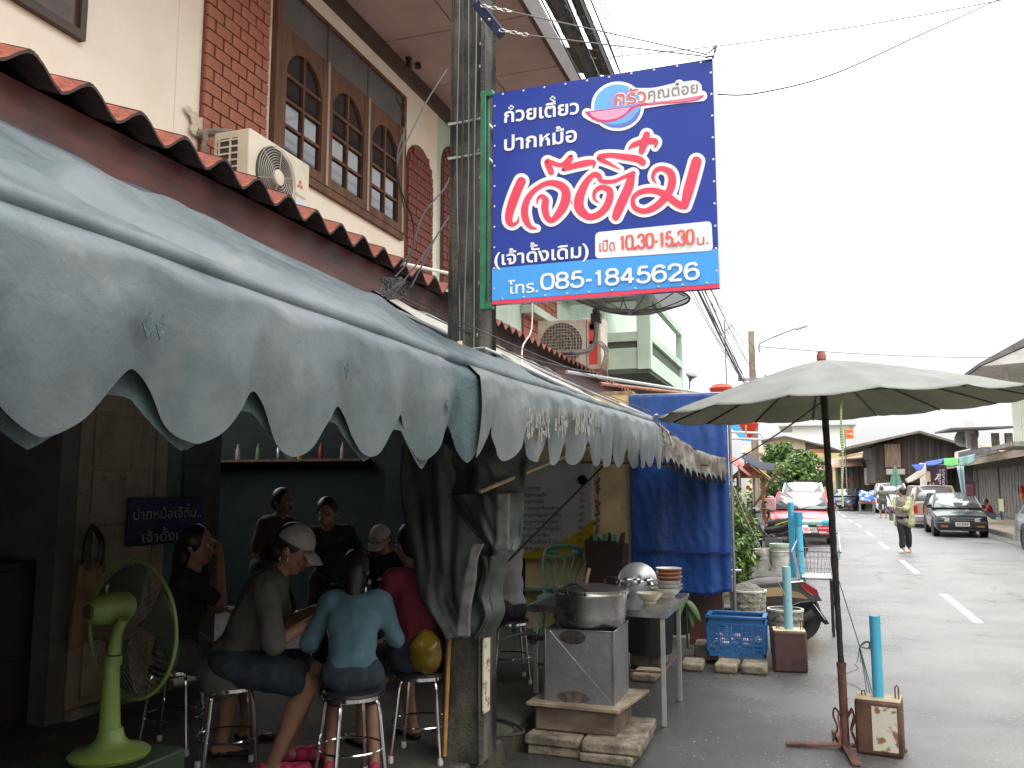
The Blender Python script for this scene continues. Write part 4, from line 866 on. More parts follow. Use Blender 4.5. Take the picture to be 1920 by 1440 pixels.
# ribbon and ropes
gr=M(); pts=curve([P(1579,730,Y=4.95),P(1577,790,Y=4.9),P(1580,850,Y=4.9),P(1579,900,Y=4.9),P(1580,950,Y=4.9)],12); n=len(pts)
for i in range(n-1):
    w0=.004+.007*abs(nz_(i*.08,4))*1.8; w1=.004+.007*abs(nz_((i+1)*.08,4))*1.8; gr.add([pts[i]-V((w0,0,0)),pts[i]+V((w0,0,0)),pts[i+1]+V((w1,.0,0)),pts[i+1]-V((w1,0,0))],[(0,1,2,3)])
tag(gr.build('ribbon',mat('lime_ribbon',(.30,.50,.14),(.4,.6,.25),sc=8,r=.5),solid=.001),'lime green plastic ribbon dangling from the front edge of the grey umbrella','ribbon')
tie=P(1612,1212,Y=5.95); tin_c=V((.36,5.95,0))
grope=mat('dark_green_rope',(.03,.09,.06),(.06,.13,.09),sc=60,r=.8)
q=M(); q.tube([base.lerp(polet,.66)+V((.02,-.01,.05)),P(1570,1080,Y=5.97),tie],.0035,6); 
for dx in(-.004,.006,.015): q.tube([tie,P(1628+dx*500,1300,Y=5.88)],.003,5)
for k in range(3): q.tube(curve([tie,tie+V((.03+.01*k,0,.03)),tie+V((.06,0,.03-.02*k)),tie+V((.045,0,-.01)),tie],5),.003,5)
for k in range(3): q.tube([tie,tie+V((-.02+.02*k,0,-.10))],.0025,5)
tag(q.build('guy_rope',grope),'green rope tying the umbrella pole to the rusty tin weight with a white patch','rope')
q=M(); q.tube(sag(P(1370,868,Y=8.7),base.lerp(polet,.90)+V((0,0,0)),.02),.006,6); tag(q.build('guy_rope',MATS['black_bundle']),'dark rope from the tarpaulin pole up to the umbrella pole','rope')
q=M(); q.tube([P(1366,890,Y=8.75),P(1400,975,Y=8.4),P(1478,1128,Y=8.05)],.004,6); tag(q.build('guy_rope',greyc),'thin grey rope from the tarpaulin pole down to the dark red tin weight','rope')
q=M(); q.tube(sag(A0+V((0,0,.06)),rimp(6,.99),.0),.004,5); tag(q.build('guy_rope',MATS['grey_white_rope']),'black and white rope along the umbrella edge to the awning corner','rope')
# ---------------- tin weights with pvc pipes ----------------
def tinw(lab,loc,w,d_,h,rz,body,pipe,pr,ph,patch,lean=0):
    t=thing('tin_weight',lab,'weighted tin',(0,0,0),'cement filled tins with blue pipes')
    q=M(); q.box((-w/2,-d_/2,.0),(w/2,d_/2,h)); q.build('tin',body,t,bevel=.018)
    q=M(); q.box((-w/2+.006,-d_/2+.006,h-.004),(w/2-.006,d_/2-.006,h+.004)); q.build('cement_top',cemt,t,bevel=.004)
    M().tube([(0,0,h-.05),(lean,0,h+ph)],pr,20,cap=False).tube([(0,0,h-.05),(lean,0,h+ph)],pr*.86,20,cap=True).build('pipe',pipe,t)
    q=M(); q.tube([(w*.36,.0,h),(w*.36,0,h+.07),(w*.36+.012,0,h+.085),(w*.36+.02,0,h+.07),(w*.36+.02,0,h)],.005,6); q.tube([(-w*.36,.0,h),(-w*.36,0,h+.03),(-w*.30,0,h+.035),(-w*.28,0,h)],.005,6); q.build('wire_loop',rust,t)
    if patch: M().box((-w*.13,-d_/2-.0015,h*.10),(w*.40,-d_/2+.004,h*.90)).build('label_patch',chipw,t)
    put(t,loc,rz); return t
tinw('rusty tin weight with a peeling white patch and a blue pipe, beside the umbrella foot',P(1648,1418,Z=0)+V((.02,.10,0)),.27,.22,.33,R_(-8),tinb,pvc,.033,.50,True)
tinw('dark red tin weight with a pale blue pipe, beside the blue crate',P(1481,1262,Z=0)+V((0,.13,0)),.29,.24,.36,R_(6),tinl,pvcp,.038,.56,False)
# tall pipe with tee behind wire basket
t=thing('pipe_stand','tall blue pipe stand with a side arm in a yellow bucket behind the wire basket','pipe stand',(0,0,0))
c=P(1505,1100,Y=10.6); c.z=0
yb_=mat('yellow_bucket',(.62,.36,.02),r=.4)
M().lathe(c,[(.12,0),(.145,.30),(.15,.32),(.15,.34)],20).build('bucket',yb_,t)
zt=P(1498,962,Y=10.6).z
M().tube([c+V((0,0,.2)),c+V((-.02,0,zt))],.040,16).build('pipe',pvc,t); M().tube([c+V((-.02,0,zt-.14)),c+V((-.02,0,zt+.01))],.050,16).build('collar',mat('mid_blue_pvc',(.03,.30,.50),r=.35),t)
M().tube([c+V((-.10,.1,.2)),c+V((-.10,.1,zt+.12))],.036,14).build('rear_pipe',pvc,t)
za=P(1500,979,Y=10.6).z
M().tube([c+V((.0,0,za)),c+V((.27,.02,za))],.032,14).build('side_arm',mat('pale_green_pvc',(.35,.6,.5),r=.4),t); M().tube([c+V((.24,.02,za)),c+V((.36,.03,za))],.038,14).build('arm_cap',pvc,t)
# wire basket
wb=thing('wire_basket','chrome wire shopping basket with a white tray resting behind the scooter','basket',(0,0,0))
b0=P(1490,1085,Y=10.2);bx0,bx1=b0.x+.05,P(1562,1085,Y=10.2).x; bz0=b0.z; tz=P(1490,1033,Y=10.2).z; q=M()
tx0,tx1=bx0-.07,bx1+.09; y0_,y1_=10.2,10.75
C4=lambda s:[( (bx0+(tx0-bx0)*s),y0_-.04*s),((bx1+(tx1-bx1)*s),y0_-.04*s),((bx1+(tx1-bx1)*s),y1_+.06*s),((bx0+(tx0-bx0)*s),y1_+.06*s)]
def ring(s,r): z=bz0+(tz-bz0)*s; q.tube([(x,y,z) for x,y in C4(s)],r,5,close=True)
for s in (.2,.4,.6,.8): ring(s,.003)
for s in (0,1.0): ring(s,.008)
a=C4(0);b=C4(1)
for e in range(4):
    for k in range(11 if e%2==0 else 8):
        t_=k/(11 if e%2==0 else 8); i=(e+1)%4
        q.tube([(a[e][0]+(a[i][0]-a[e][0])*t_,a[e][1]+(a[i][1]-a[e][1])*t_,bz0),(b[e][0]+(b[i][0]-b[e][0])*t_,b[e][1]+(b[i][1]-b[e][1])*t_,tz)],.003,4)
for k in range(9): t_=k/8; q.tube([(a[0][0]+(a[1][0]-a[0][0])*t_,a[0][1],bz0),(a[0][0]+(a[1][0]-a[0][0])*t_,a[2][1],bz0)],.003,4)
q.tube([(b[0][0],b[0][1],tz),(b[0][0]+.09,b[3][1],tz+.17),(b[1][0],b[3][1],tz+.17),(b[1][0],b[1][1],tz)],.010,6)
q.build('wire_frame',mat('basket_wire',(.5,.5,.5),r=.3,m=.7),wb)
M().box((bx0+.03,y0_+.02,bz0+.01),(bx1-.01,y1_-.02,bz0+.02)).build('tray',whitep,wb,bevel=.005)
M().box((bx0+.0,y0_+.1,0.0),(bx0+.03,y0_+.13,bz0)).box((bx1-.03,y0_+.1,0),(bx1,y0_+.13,bz0)).box((bx1-.03,y1_-.1,0),(bx1,y1_-.07,bz0)).box((bx0,y1_-.1,0),(bx0+.03,y1_-.07,bz0)).build('stand_leg',black,wb)
# ---------------- steel table ----------------
tt=thing('steel_table','stainless steel folding table with square legs holding bowls and pans at the roadside','table',(-1.45,6.6,0))
tx0,tx1,ty0,ty1=-2.0,-.985,6.12,7.2; tzz=.78
M().box((tx0,ty0,tzz-.004),(tx1,ty1,tzz)).build('top',steel,tt); q=M()
for a,b in(((tx0,ty0-.004),(tx1,ty0)),((tx0,ty1),(tx1,ty1+.004)),((tx0-.004,ty0),(tx0,ty1)),((tx1,ty0),(tx1+.004,ty1))): q.box((*a,tzz-.045),(*b,tzz+.003))
q.build('apron',steel,tt)
for (x,y) in((tx1-.05,ty0+.02),(tx1-.05,ty1-.3),(tx0+.03,ty0+.02),(tx0+.03,ty1-.3)): M().box((x,y,0 if x>-1.8 else .15),(x+.03,y+.03,tzz-.005)).build('leg',mat('grey_painted_leg',(.42,.42,.41),(.33,.33,.32),sc=8,r=.5),tt,bevel=.003)
M().tube([(tx1-.035,ty0+.035,.36),(tx0+.05,ty0+.035,.36)],.008).tube([(tx1-.035,ty0+.035,.36),(tx1-.035,ty1-.29,.36)],.008).build('stretcher',rust,tt)
def bowl(loc,r,h,m,name,lab,group=None,t=.004,foot=True,rot=None,stripe=None):
    x,y,z=loc; pr=[(0,.012),(r*.40,.012),(r*.42,0),(r*.46,0),(r*.46,.014),(r*.62,h*.32),(r*.85,h*.7),(r,h),(r*.97,h),(r*.80,h*.68),(r*.56,h*.33),(0,h*.2)]
    o=M().lathe((x,y,z),pr,28).build(name,m,None,ang=50); tag(o,lab,'bowl',group)
    if stripe: M().lathe((x,y,z),[(r*.80,h*.6),(r*.905,h*.78),(r*.975,h*.93)],28,cap=False).build('painted_band',stripe,o,solid=.003)
    return o
bcr=mat('cream_bowl',(.62,.57,.40),(.55,.5,.34),sc=3,r=.3); bwh=mat('white_bowl',(.62,.60,.55),r=.3); borg=mat('orange_glaze',(.45,.10,.03),(.6,.3,.15),sc=14,th=(.55,.62),r=.3)
c=P(1255,1118,Z=tzz)
for k in range(6):
    bowl((c.x+.004*(k%2),c.y-.02,tzz+k*.031),.105,.070,bwh,'bowl',['lowest white bowl of the stack on the steel table','second lowest white bowl of the stack','third white bowl up in the stack','lower orange banded bowl in the stack','orange banded bowl second from the top of the stack','top orange banded bowl of the stack'][k],'stacked bowls on the steel table',stripe=borg if k>=3 else None)
c=P(1216,1132,Z=tzz); bowl((c.x,c.y+.05,tzz),.10,.075,bcr,'bowl','cream bowl with small green marks nearest the front edge of the steel table','cream bowls on the steel table')
c=P(1240,1122,Z=tzz); bowl((c.x-.0,c.y+.10,tzz),.10,.07,bcr,'bowl','cream bowl half hidden behind the front cream bowl','cream bowls on the steel table')
for k in range(4):
    c=P(1195+k*12,1140-k*4,Z=tzz)
lidp=P(1195,1085,Y=7.05)
tag(M().lathe(lidp+V((0,0,-.02)),[(0,.05),(.05,.047),(.12,.022),(.155,0),(.16,-.004),(.16,-.008)],32,axis=(.15,-1,.45)).build('pot_lid',mat('dull_aluminium',(.42,.43,.43),(.33,.34,.34),sc=7,r=.4,m=.6),solid=.003),'round aluminium lid leaning behind the bowls on the steel table','lid')
for (x,y,r,h,lab) in((1150,1118,.14,.11,'wide steel mixing bowl beside the big pot'),(1178,1098,.10,.09,'small steel bowl heaped with ladles on the steel table'),(1200,1092,.08,.07,'smallest steel bowl in front of the aluminium lid')):
    c=P(x,y+14,Z=tzz); tag(M().lathe((c.x,c.y,tzz),[(0,.0),(r*.6,0),(r*.9,h*.5),(r,h),(r*1.08,h),(r*1.0,h-.004),(r*.88,h*.5),(0,.01)],26).build('steel_bowl',steel),lab,'bowl')
q=M(); rg=random.Random(4)
for k in range(8):
    p=P(rg.uniform(1165,1225),rg.uniform(1085,1098),Y=6.75+rg.uniform(-.1,.1)); q.tube([p,p+V((rg.uniform(-.09,.09),rg.uniform(-.05,.05),rg.uniform(-.03,.02)))],.006,6); q.ball(p,(.03,.025,.012),8)
tag(q.build('ladles',steel),'jumble of steel ladles and lids lying in the bowls','ladles')
# ---------------- stove ----------------
SF=5.42
st0=P(1020,1172,Y=SF); x0=st0.x; x1=P(1150,1190,Y=SF).x; zb=P(1085,1318,Y=SF).z; ztp=P(1085,1182,Y=SF).z
sv=thing('stove_box','square galvanised sheet metal stove box with soot marks under the big pot','stove',(x0+.2,SF+.2,zb))
yd=SF+.46
q=M(); q.box((x0,SF,zb),(x1,SF+.008,ztp)); q.box((x1-.006,SF+.008,zb),(x1,yd,ztp+.0)); q.box((x0,SF+.008,zb),(x0+.006,yd,ztp)); q.box((x0,yd-.006,zb),(x1,yd,ztp+.01)); q.build('panel',galv,sv)
q=M(); q.box((x1-.012,SF-.004,zb),(x1+.004,SF+.010,ztp+.004)); q.box((x0-.004,SF-.004,zb),(x0+.012,SF+.010,ztp)); q.box((x0,SF-.003,ztp-.006),(x1,SF+.0,ztp+.004)); q.box((x1+.0,SF+.01,ztp-.006),(x1+.004,yd,ztp+.003)); q.build('edge_fold',steel,sv,bevel=.002)
q=M(); 
def cre(a,b): A=V((x0+(x1-x0)*a[0],SF-.001,zb+(ztp-zb)*a[1]));B=V((x0+(x1-x0)*b[0],SF-.001,zb+(ztp-zb)*b[1])); q.tube([A,B],.0012,4)
cre((.08,.98),(.97,.02)); q.build('crease',galv,sv)
soot=mat('soot',(.02,.017,.014),(.06,.045,.035),sc=30,r=.9)
q=M()
def sootp(cx,cz,rx,rz_,n=30): q.add([(x0+(x1-x0)*cx+rx*(1+.1*nz_(k,cx*9))*math.cos(2*PI*k/n),SF-.0035,zb+(ztp-zb)*cz+rz_*(1+.14*nz_(k*.9,cz*9))*math.sin(2*PI*k/n)) for k in range(n)],[tuple(range(n))])
sootp(.42,.90,.085,.045); q.build('soot_hole',soot,sv); q=M(); sootp(.42,.07,.105,.036); q.build('soot_hole',mat('brown_soot',(.05,.033,.025),(.13,.11,.1),sc=20,r=.9),sv)
tag(M().tube([P(1022,1197,Y=SF+.05),P(990,1197,Y=SF+.05)],.014).cb(P(1000,1197,Y=SF+.05),(.05,.04,.05)).tube([P(1000,1185,Y=SF+.05),P(1000,1208,Y=SF+.05)],.02).build('gas_valve',black),'black gas valve on the left side of the stove box','valve')
pt_=thing('stock_pot','huge dented steel stock pot with black handles on the stove box','pot',(0,0,0))
pc=V(((x0+x1)/2+.025,SF+.235,ztp+.0)); pr_=(P(1157,1110,Y=SF+.2).x-P(1026,1110,Y=SF+.2).x)/2
Hh=P(1090,1108,Y=SF+.1).z-pc.z+.0
potm=mat('pot_steel',(.52,.51,.50),(.38,.37,.36),sc=5,r=.24,r2=.38,m=1,b=.15,bs=14)
M().lathe(pc,[(0,-.02),(pr_*.80,-.018),(pr_*.93,.02),(pr_*.965,.07),(pr_*.97,Hh-.035),(pr_*.985,Hh-.03),(pr_*.985,Hh-.02),(pr_*.97,Hh-.015),(pr_*.97,Hh-.004),(pr_*1.03,Hh),(pr_*1.03,Hh+.006),(pr_*.95,Hh+.004),(pr_*.93,Hh-.02),(pr_*.92,.05),(0,.03)],48).build('body',potm,pt_)
M().lathe(pc,[(0,Hh+.035),(pr_*.5,Hh+.026),(pr_*.93,Hh+.002),(pr_*.93,Hh-.01)],40).build('lid',mat('dark_lid',(.10,.10,.10),(.2,.2,.2),sc=9,r=.3,m=.8),pt_)
for s in(-.15,):
    M().tube(curve([pc+V((-.09,-pr_*.97,Hh-.02)),pc+V((-.10,-pr_*.99,Hh+.035)),pc+V((-.04,-pr_*.99,Hh+.055)),pc+V((.02,-pr_*.99,Hh+.03)),pc+V((.02,-pr_*.97,Hh-.02))],5),.007,8).build('handle',black,pt_)
M().tube(curve([pc+V((.05,pr_*.9,Hh)),pc+V((.05,pr_*.92,Hh+.05)),pc+V((.14,pr_*.9,Hh+.05)),pc+V((.14,pr_*.88,Hh))],5),.007,8).build('handle',black,pt_)
tag(M().tube([pc+V((-.05,.0,Hh-.05)),pc+V((-.02,.05,Hh+.13))],[.010,.013]).build('ladle_handle',wood),'wooden ladle handle sticking up out of the stock pot','ladle')
# plank, beam, stones under the stove
sup=[]
bxa=P(987,1320,Y=SF-.07)
tag(M().prism([(bxa.x,SF-.08,zb-.022),(x1+.05,SF-.10,zb-.022),(x1+.13,yd+.05,zb-.022),(bxa.x+.02,yd,zb-.022)],(0,0,.021)).build('shelf_board',mat('tiled_board',(.33,.27,.19),(.18,.13,.09),sc=7,r=.6),bevel=.003),'thin pale edged board directly under the stove box','board')
hz=zb-.024
def blockp(name,a,b,m,lab,cat,group=None,rz=0,bev=.012):
    t=M().box(a,b,rz=rz).build(name,m,None,bevel=bev); return tag(t,lab,cat,group)
l1=hz*.44; 
blockp('timber_block',(bxa.x+.05,SF-.05,l1*1.0+.002),(x1+.02,yd-.02,hz),mat('old_timber',(.20,.16,.11),(.10,.07,.05),sc=6,st=(.3,1,1),r=.85,b=.3),'thick old timber block between the board and the stones','timber block')
xm=P(1093,1400,Y=SF-.1).x
lab=['lower left stone of the four slabs under the stove','upper left stone of the four slabs under the stove','lower right stone of the four slabs under the stove','upper right stone of the four slabs under the stove']
blockp('paving_stone',(bxa.x+.03,SF-.16,0),(xm-.015,SF+.42,l1*.5-.003),stone,lab[0],'stone','stone slabs under the stove',rz=.02)
blockp('paving_stone',(bxa.x+.02,SF-.17,l1*.5),(xm-.005,SF+.40,l1-.002),stone,lab[1],'stone','stone slabs under the stove',rz=-.01)
xr=P(1200,1400,Y=SF-.12).x
blockp('paving_stone',(xm+.01,SF-.21,0),(xr-.02,SF+.45,l1*.5-.003),stone,lab[2],'stone','stone slabs under the stove',rz=-.03)
blockp('paving_stone',(xm+.005,SF-.20,l1*.5),(xr+.01,SF+.46,l1+.004),stone,lab[3],'stone','stone slabs under the stove',rz=.03)
# ---------------- bin, blocks, planter, crate, buckets ----------------
c=P(1213,1228,Z=.14)
tb=thing('waste_bin','large black plastic tub standing on stones under the steel table','bin',(c.x,c.y,.14)); M().lathe((c.x,c.y+.15,.14),[(0,0),(.20,0),(.245,.52),(.26,.53),(.26,.55),(.235,.55),(.20,.03),(0,.03)],30).build('tub',black,tb)
for i,(xa,ya,xb,zt_,lab) in enumerate([(1182,1250,1245,.14,'stone slab under the black tub'),(1183,1278,1232,.07,'pale stone slab half under the steel table'),(1275,1258,1318,.07,'rounded stone lying beside the table leg'),(1340,1262,1384,.08,'left mossy stone under the blue crate'),(1388,1264,1440,.08,'right mossy stone under the blue crate'),(1300,1238,1345,.15,'stone at the back between the plant and the crate')]):
    a=P(xa,ya,Z=0);b=P(xb,ya,Z=0); blockp('paving_stone',(a.x,a.y,0),(b.x,a.y+.32,zt_),stone,lab,'stone','loose stones along the shop edge',rz=.05*(i%3-1),bev=.02)
cr=thing('plastic_crate','blue ventilated plastic crate resting on mossy stones','crate',(0,0,0))
ca=P(1327,1232,Y=8.35);cbb=P(1436,1240,Y=8.35); W2=cbb.x-ca.x; D2=.36; H2=P(1330,1155,Y=8.35).z-.085
def cratewall(L0,H0,par,pos,rz):
    q=M(); q.box((0,0,0),(L0,.012,.04)); q.box((0,0,H0-.07),(L0,.012,H0)); q.box((-.012,-.014,H0-.012),(L0+.012,.022,H0+.006)); q.box((0,-.01,H0-.075),(L0,.0,H0-.06))
    n=max(3,round(L0/.095)); pw=L0/n
    for k in range(n+1): xx=min(max(k*pw-.012,0),L0-.024); q.box((xx,-.006,.04),(xx+.024,.012,H0-.07))
    for k in range(1,7): z=.04+(H0-.11)*k/7; q.box((0,0.002,z-.006),(L0,.010,z+.006))
    for k in range(n):
        for j in range(1,5): xx=k*pw+.012+(pw-.024)*j/5; q.box((xx-.003,.001,.04),(xx+.003,.011,H0-.07))
    Mx=Matrix.Translation(V(pos))@Matrix.Rotation(rz,4,'Z'); q.v=[Mx@v for v in q.v]; return q.build('side_panel',crateb,par)
cratewall(W2,H2,cr,(ca.x,8.35,.085),0); cratewall(D2,H2,cr,(ca.x+W2,8.35,.085),PI/2); cratewall(W2,H2,cr,(ca.x+W2,8.35+D2,.085),PI); cratewall(D2,H2,cr,(ca.x,8.35+D2,.085),-PI/2)
M().box((ca.x+.01,8.36,.087),(ca.x+W2-.01,8.34+D2,.10)).build('base',crateb,cr)
q=M(); rg=random.Random(8)
for k in range(20): q.ball((rg.uniform(ca.x+.05,ca.x+W2-.05),rg.uniform(8.42,8.64),.15+rg.uniform(0,.10)),(.04,.03,.03),8,mi=k%3)
tag(q.build('crate_contents',[whitep,mat('pinkish_bag',(.6,.3,.4),r=.4),mat('bag_white',(.7,.68,.66),r=.4)]),'white and pink packets piled inside the blue crate','packets')
def cbucket(lab,c,r,h,filled):
    t=thing('cement_bucket',lab,'bucket',c,'concrete crusted buckets'); x,y,z=c
    pr=[(r*.86,0),(r*.90,h*.10)]
    for k in range(7): pr+=[(r*(.91+.012*k),h*(.12+.11*k)),(r*(.935+.012*k),h*(.14+.11*k)),(r*(.935+.012*k),h*(.18+.11*k)),(r*(.915+.012*k),h*(.20+.11*k))]
    pr+=[(r*1.04,h*.96),(r*1.05,h),(r*.98,h),(r*.95,h*.9),(0,h*.88)]
    M().lathe(c,pr,30).build('shell',mat('crusted_bucket',(.33,.31,.25),(.13,.12,.10),sc=13,st=(1,1,2),r=.9,b=.9,bs=30,bd=.03,c3=(.6,.6,.55),sc3=30,th3=(.62,.68)),t)
    M().lathe(c,[(r*.95,h),(r*1.06,h-.01),(r*1.06,h+.008),(r*.93,h+.008)],30,cap=False).build('rim',mat('dirty_white_rim',(.58,.58,.5),(.4,.4,.33),sc=20,r=.6),t)
    q=M()
    def mound(u,v): a=2*PI*u; rr2=r*.94*v; return (x+rr2*math.cos(a),y+rr2*math.sin(a),z+h*.97+(h*.18 if filled else -.05)*(1-v*v)+.016*nz_(rr2*math.cos(a)*30,rr2*math.sin(a)*30))
    q.grid(mound,36,10); q.build('fill',mat('grey_gravel_fill',(.22,.21,.17),(.12,.11,.09),sc=60,r=.95,b=.8,bs=90),t)
cbucket('taller concrete crusted bucket heaped with gravel behind the blue crate',(P(1401,1160,Y=9.15).x,9.35,0.05),P(1436,1100,Y=9.1).x-P(1401,1100,Y=9.1).x,.53,True)
cbucket('shorter concrete crusted bucket behind the dark red tin',(P(1474,1200,Y=8.75).x,8.85,0),P(1508,1150,Y=8.6).x-P(1474,1150,Y=8.6).x,.47,False)
M_=P(1330,1140,Y=9.1); tag(M().box((M_.x-.2,9.05,.05),(M_.x+.14,9.2,P(1330,1098,Y=9.1).z)).build('rusty_sheet',mat('dark_rust_sheet',(.10,.04,.028),(.06,.03,.022),sc=5,r=.7),bevel=.004),'rusty brown sheet standing behind the blue crate under the tarpaulin','metal sheet')
# broad leaves by the table
lf=thing('leafy_plant','broad green leaves drooping beside the steel table','plant',P(1290,1150,Y=7.9))
rg=random.Random(6)
for k,(a,b,w_) in enumerate([((1278,1120),(1314,1168),.035),((1290,1112),(1272,1160),.03),((1288,1130),(1300,1180),.028),((1295,1118),(1262,1140),.03)]):
    A=P(*a,Y=7.8);B=P(*b,Y=7.7); 
    def lfn(u,v,A=A,B=B,w_=w_): c=A.lerp(B,u)+V((0,0,.05*math.sin(PI*u))); ww=w_*math.sin(PI*min(1,u*.93+.05))**.7; s=(v-.5)*2; return c+V((ww*s,.3*ww*s,-abs(s)*ww*.3))
    M().grid(lfn,10,4).build('leaf',leafA if k%2 else leafC,lf,solid=.001,ang=180)
M().tube([P(1285,1125,Y=7.85),P(1290,1215,Y=8.0)],.01).build('stem',leafC,lf)
q=M(); rg=random.Random(9)
for k in range(60): p=P(rg.uniform(1200,1640),rg.uniform(1235,1425),Z=0); q.ball((p.x,p.y,.003),(rg.uniform(.003,.009),rg.uniform(.003,.008),.003),5)
q.build('litter_grit',mat('pale_grit',(.3,.28,.22),r=.9),kind='stuff')
# ---------------- people ----------------
def cap_(q,a,b,r0,r1,n=14):
    a=V(a);b=V(b); d=b-a; l=d.length
    if l<1e-5: q.ball(a,r0,n); return
    pr=[(0,-r0)]+[(r0*math.sin(t),-r0*math.cos(t)) for t in (PI/8,PI/4,3*PI/8,PI/2)]+[(r1*math.cos(t),l+r1*math.sin(t)) for t in (0,PI/8,PI/4,3*PI/8)]+[(0,l+r1)]
    q.lathe(a,pr,n,axis=d)
def ell_(q,c,r,Mx,n=18): q.ball(c,r,n,Mx=Mx)
def remesh(q,name,m,parent,vox,smooth=6,disp=0,label=None):
    o=q.build(name,m,parent); md=o.modifiers.new('r','REMESH'); md.mode='VOXEL'; md.voxel_size=vox; md.use_smooth_shade=True
    sm=o.modifiers.new('s','SMOOTH'); sm.iterations=smooth; sm.factor=.5
    par=o.parent; o.parent=None; me=evaluate(o); o.parent=par; old=o.data; o.modifiers.clear(); o.data=me; bpy.data.meshes.remove(old); me.name=name
    if disp:
        for v in me.vertices: v.co+=v.normal*disp*(nz_(v.co.x*7,v.co.y*7,v.co.z*4)+.6*nz_(v.co.x*15,v.co.y*15,v.co.z*9+4))
    if label: o['label']=label
    return o
def ik(a,b,l1,l2,hint):
    a=V(a);b=V(b); d=b-a; L_=min(d.length,(l1+l2)*.999); dn=d.normalized(); x=(l1*l1-l2*l2+L_*L_)/(2*L_); h=math.sqrt(max(l1*l1-x*x,0)); hv=V(hint)-dn*V(hint).dot(dn)
    return a+dn*x+hv.normalized()*h, a+dn*L_
def person(label,pelvis,neck,yaw,hL,hR,fL,fR,s=1.0,sk=None,top=None,sleeve=.55,topname='shirt',bot=None,legs=.45,hair='short',shoe=None,headpitch=-10,headyaw=0,vox=.010,group=None,elb=None,hem=0,cape=None,mask=False,faces=True,wide=1.0,kneehint=None):
    sk=sk or skin; pelvis=V(pelvis);neck=V(neck)
    gz=min(V(fL).z,V(fR).z); t=thing('person',label,'person',(pelvis.x,pelvis.y,gz),group)
    f=V((math.cos(R_(yaw)),math.sin(R_(yaw)),0)); l=V((-f.y,f.x,0)); u=(neck-pelvis).normalized(); ff=(f-u*f.dot(u)).normalized(); l=u.cross(ff).normalized()
    Mb=Matrix((ff,l,u)).transposed()
    hy=R_(yaw+headyaw); hp=R_(headpitch); hf=V((math.cos(hy)*math.cos(hp),math.sin(hy)*math.cos(hp),math.sin(hp))); hl=V((-math.sin(hy),math.cos(hy),0)); hu=hf.cross(hl); Mh=Matrix((hf,hl,hu)).transposed()
    sh=[neck-u*.045*s+l*.165*s*wide,neck-u*.045*s-l*.165*s*wide]; hp_=[pelvis+l*.09*s*wide,pelvis-l*.09*s*wide]
    eh=elb or [(-f*.3+l*.5-V((0,0,1))),(-f*.3-l*.5-V((0,0,1)))]
    arms=[];legs_=[]
    for k,h in enumerate((hL,hR)): e,w_=ik(sh[k],h,.27*s,.245*s,eh[k]); arms.append((sh[k],e,w_))
    for k,g in enumerate((fL,fR)):
        an=V(g)+V((0,0,.075*s)); e,a=ik(hp_[k],an,.40*s,.385*s,kneehint if kneehint is not None else f+V((0,0,.4))); legs_.append((hp_[k],e,an))
    hc=neck+u*.085*s*.6+hu*.10*s+hf*.02*s; T_=(neck-pelvis).length
    def torso(q,g=0,low=0):
        ell_(q,pelvis+u*.02*s,((.105+g)*s*wide,(.155+g)*s*wide,(.12+g)*s),Mb); ell_(q,pelvis+u*T_*.38,((.10+g)*s*wide,(.132+g)*s*wide,(.16+g)*s),Mb)
        ell_(q,pelvis+u*T_*.68,((.105+g)*s*wide,(.155+g)*s*wide,(.17+g)*s),Mb); cap_(q,sh[0]-l*.02,sh[1]+l*.02,(.062+g)*s,(.062+g)*s)
        if low: cap_(q,pelvis-u*low*.2+l*.05,pelvis-u*low+l*.05,(.10+g)*s,(.115+g)*s); cap_(q,pelvis-u*low*.2-l*.05,pelvis-u*low-l*.05,(.10+g)*s,(.115+g)*s)
    q=M(); torso(q); cap_(q,neck-u*.06*s,hc-hu*.05*s,.055*s,.05*s)
    ell_(q,hc+hu*.02*s-hf*.01*s,(.095*s,.077*s,.105*s),Mh); ell_(q,hc-hu*.045*s+hf*.025*s,(.065*s,.058*s,.068*s),Mh); ell_(q,hc-hu*.088*s+hf*.058*s,(.022*s,.026*s,.02*s),Mh)
    cap_(q,hc+hf*.085*s+hu*.012*s,hc+hf*.108*s-hu*.026*s,.010*s,.015*s,10); ell_(q,hc+hf*.10*s-hu*.030*s,(.012*s,.020*s,.010*s),Mh,10)
    for sg_ in(1,-1): ell_(q,hc+hl*.078*s*sg_-hu*.005*s-hf*.012*s,(.016*s,.008*s,.028*s),Mh,10); ell_(q,hc+hf*.075*s+hl*.035*s*sg_-hu*.025*s,(.02*s,.022*s,.02*s),Mh,10); cap_(q,hc+hf*.088*s+hl*.015*s*sg_+hu*.036*s,hc+hf*.078*s+hl*.05*s*sg_+hu*.034*s,.008*s,.007*s,8)
    for k,(a,e,w_) in enumerate(arms):
        cap_(q,a,e,.047*s,.038*s); cap_(q,e,w_,.037*s,.025*s); d=(w_-e).normalized(); side=(l if k==0 else -l); n_=d.cross(side); n_=n_.normalized() if n_.length>.1 else V((0,0,1)); sd_=n_.cross(d).normalized()*(1)
        pm=w_+d*.045*s; Mp=Matrix((d,sd_,n_)).transposed(); ell_(q,pm,(.048*s,.040*s,.017*s),Mp,12)
        for j in range(4):
            b=w_+d*.08*s+sd_*(.030-.020*j)*s; c1=b+(d-n_*.35).normalized()*(.034-.004*abs(j-1.3))*s; c2=c1+(d*.6-n_*.8).normalized()*.028*s; cap_(q,b-d*.02*s,c1,.0092*s,.0088*s,8); cap_(q,c1,c2,.0086*s,.0075*s,8)
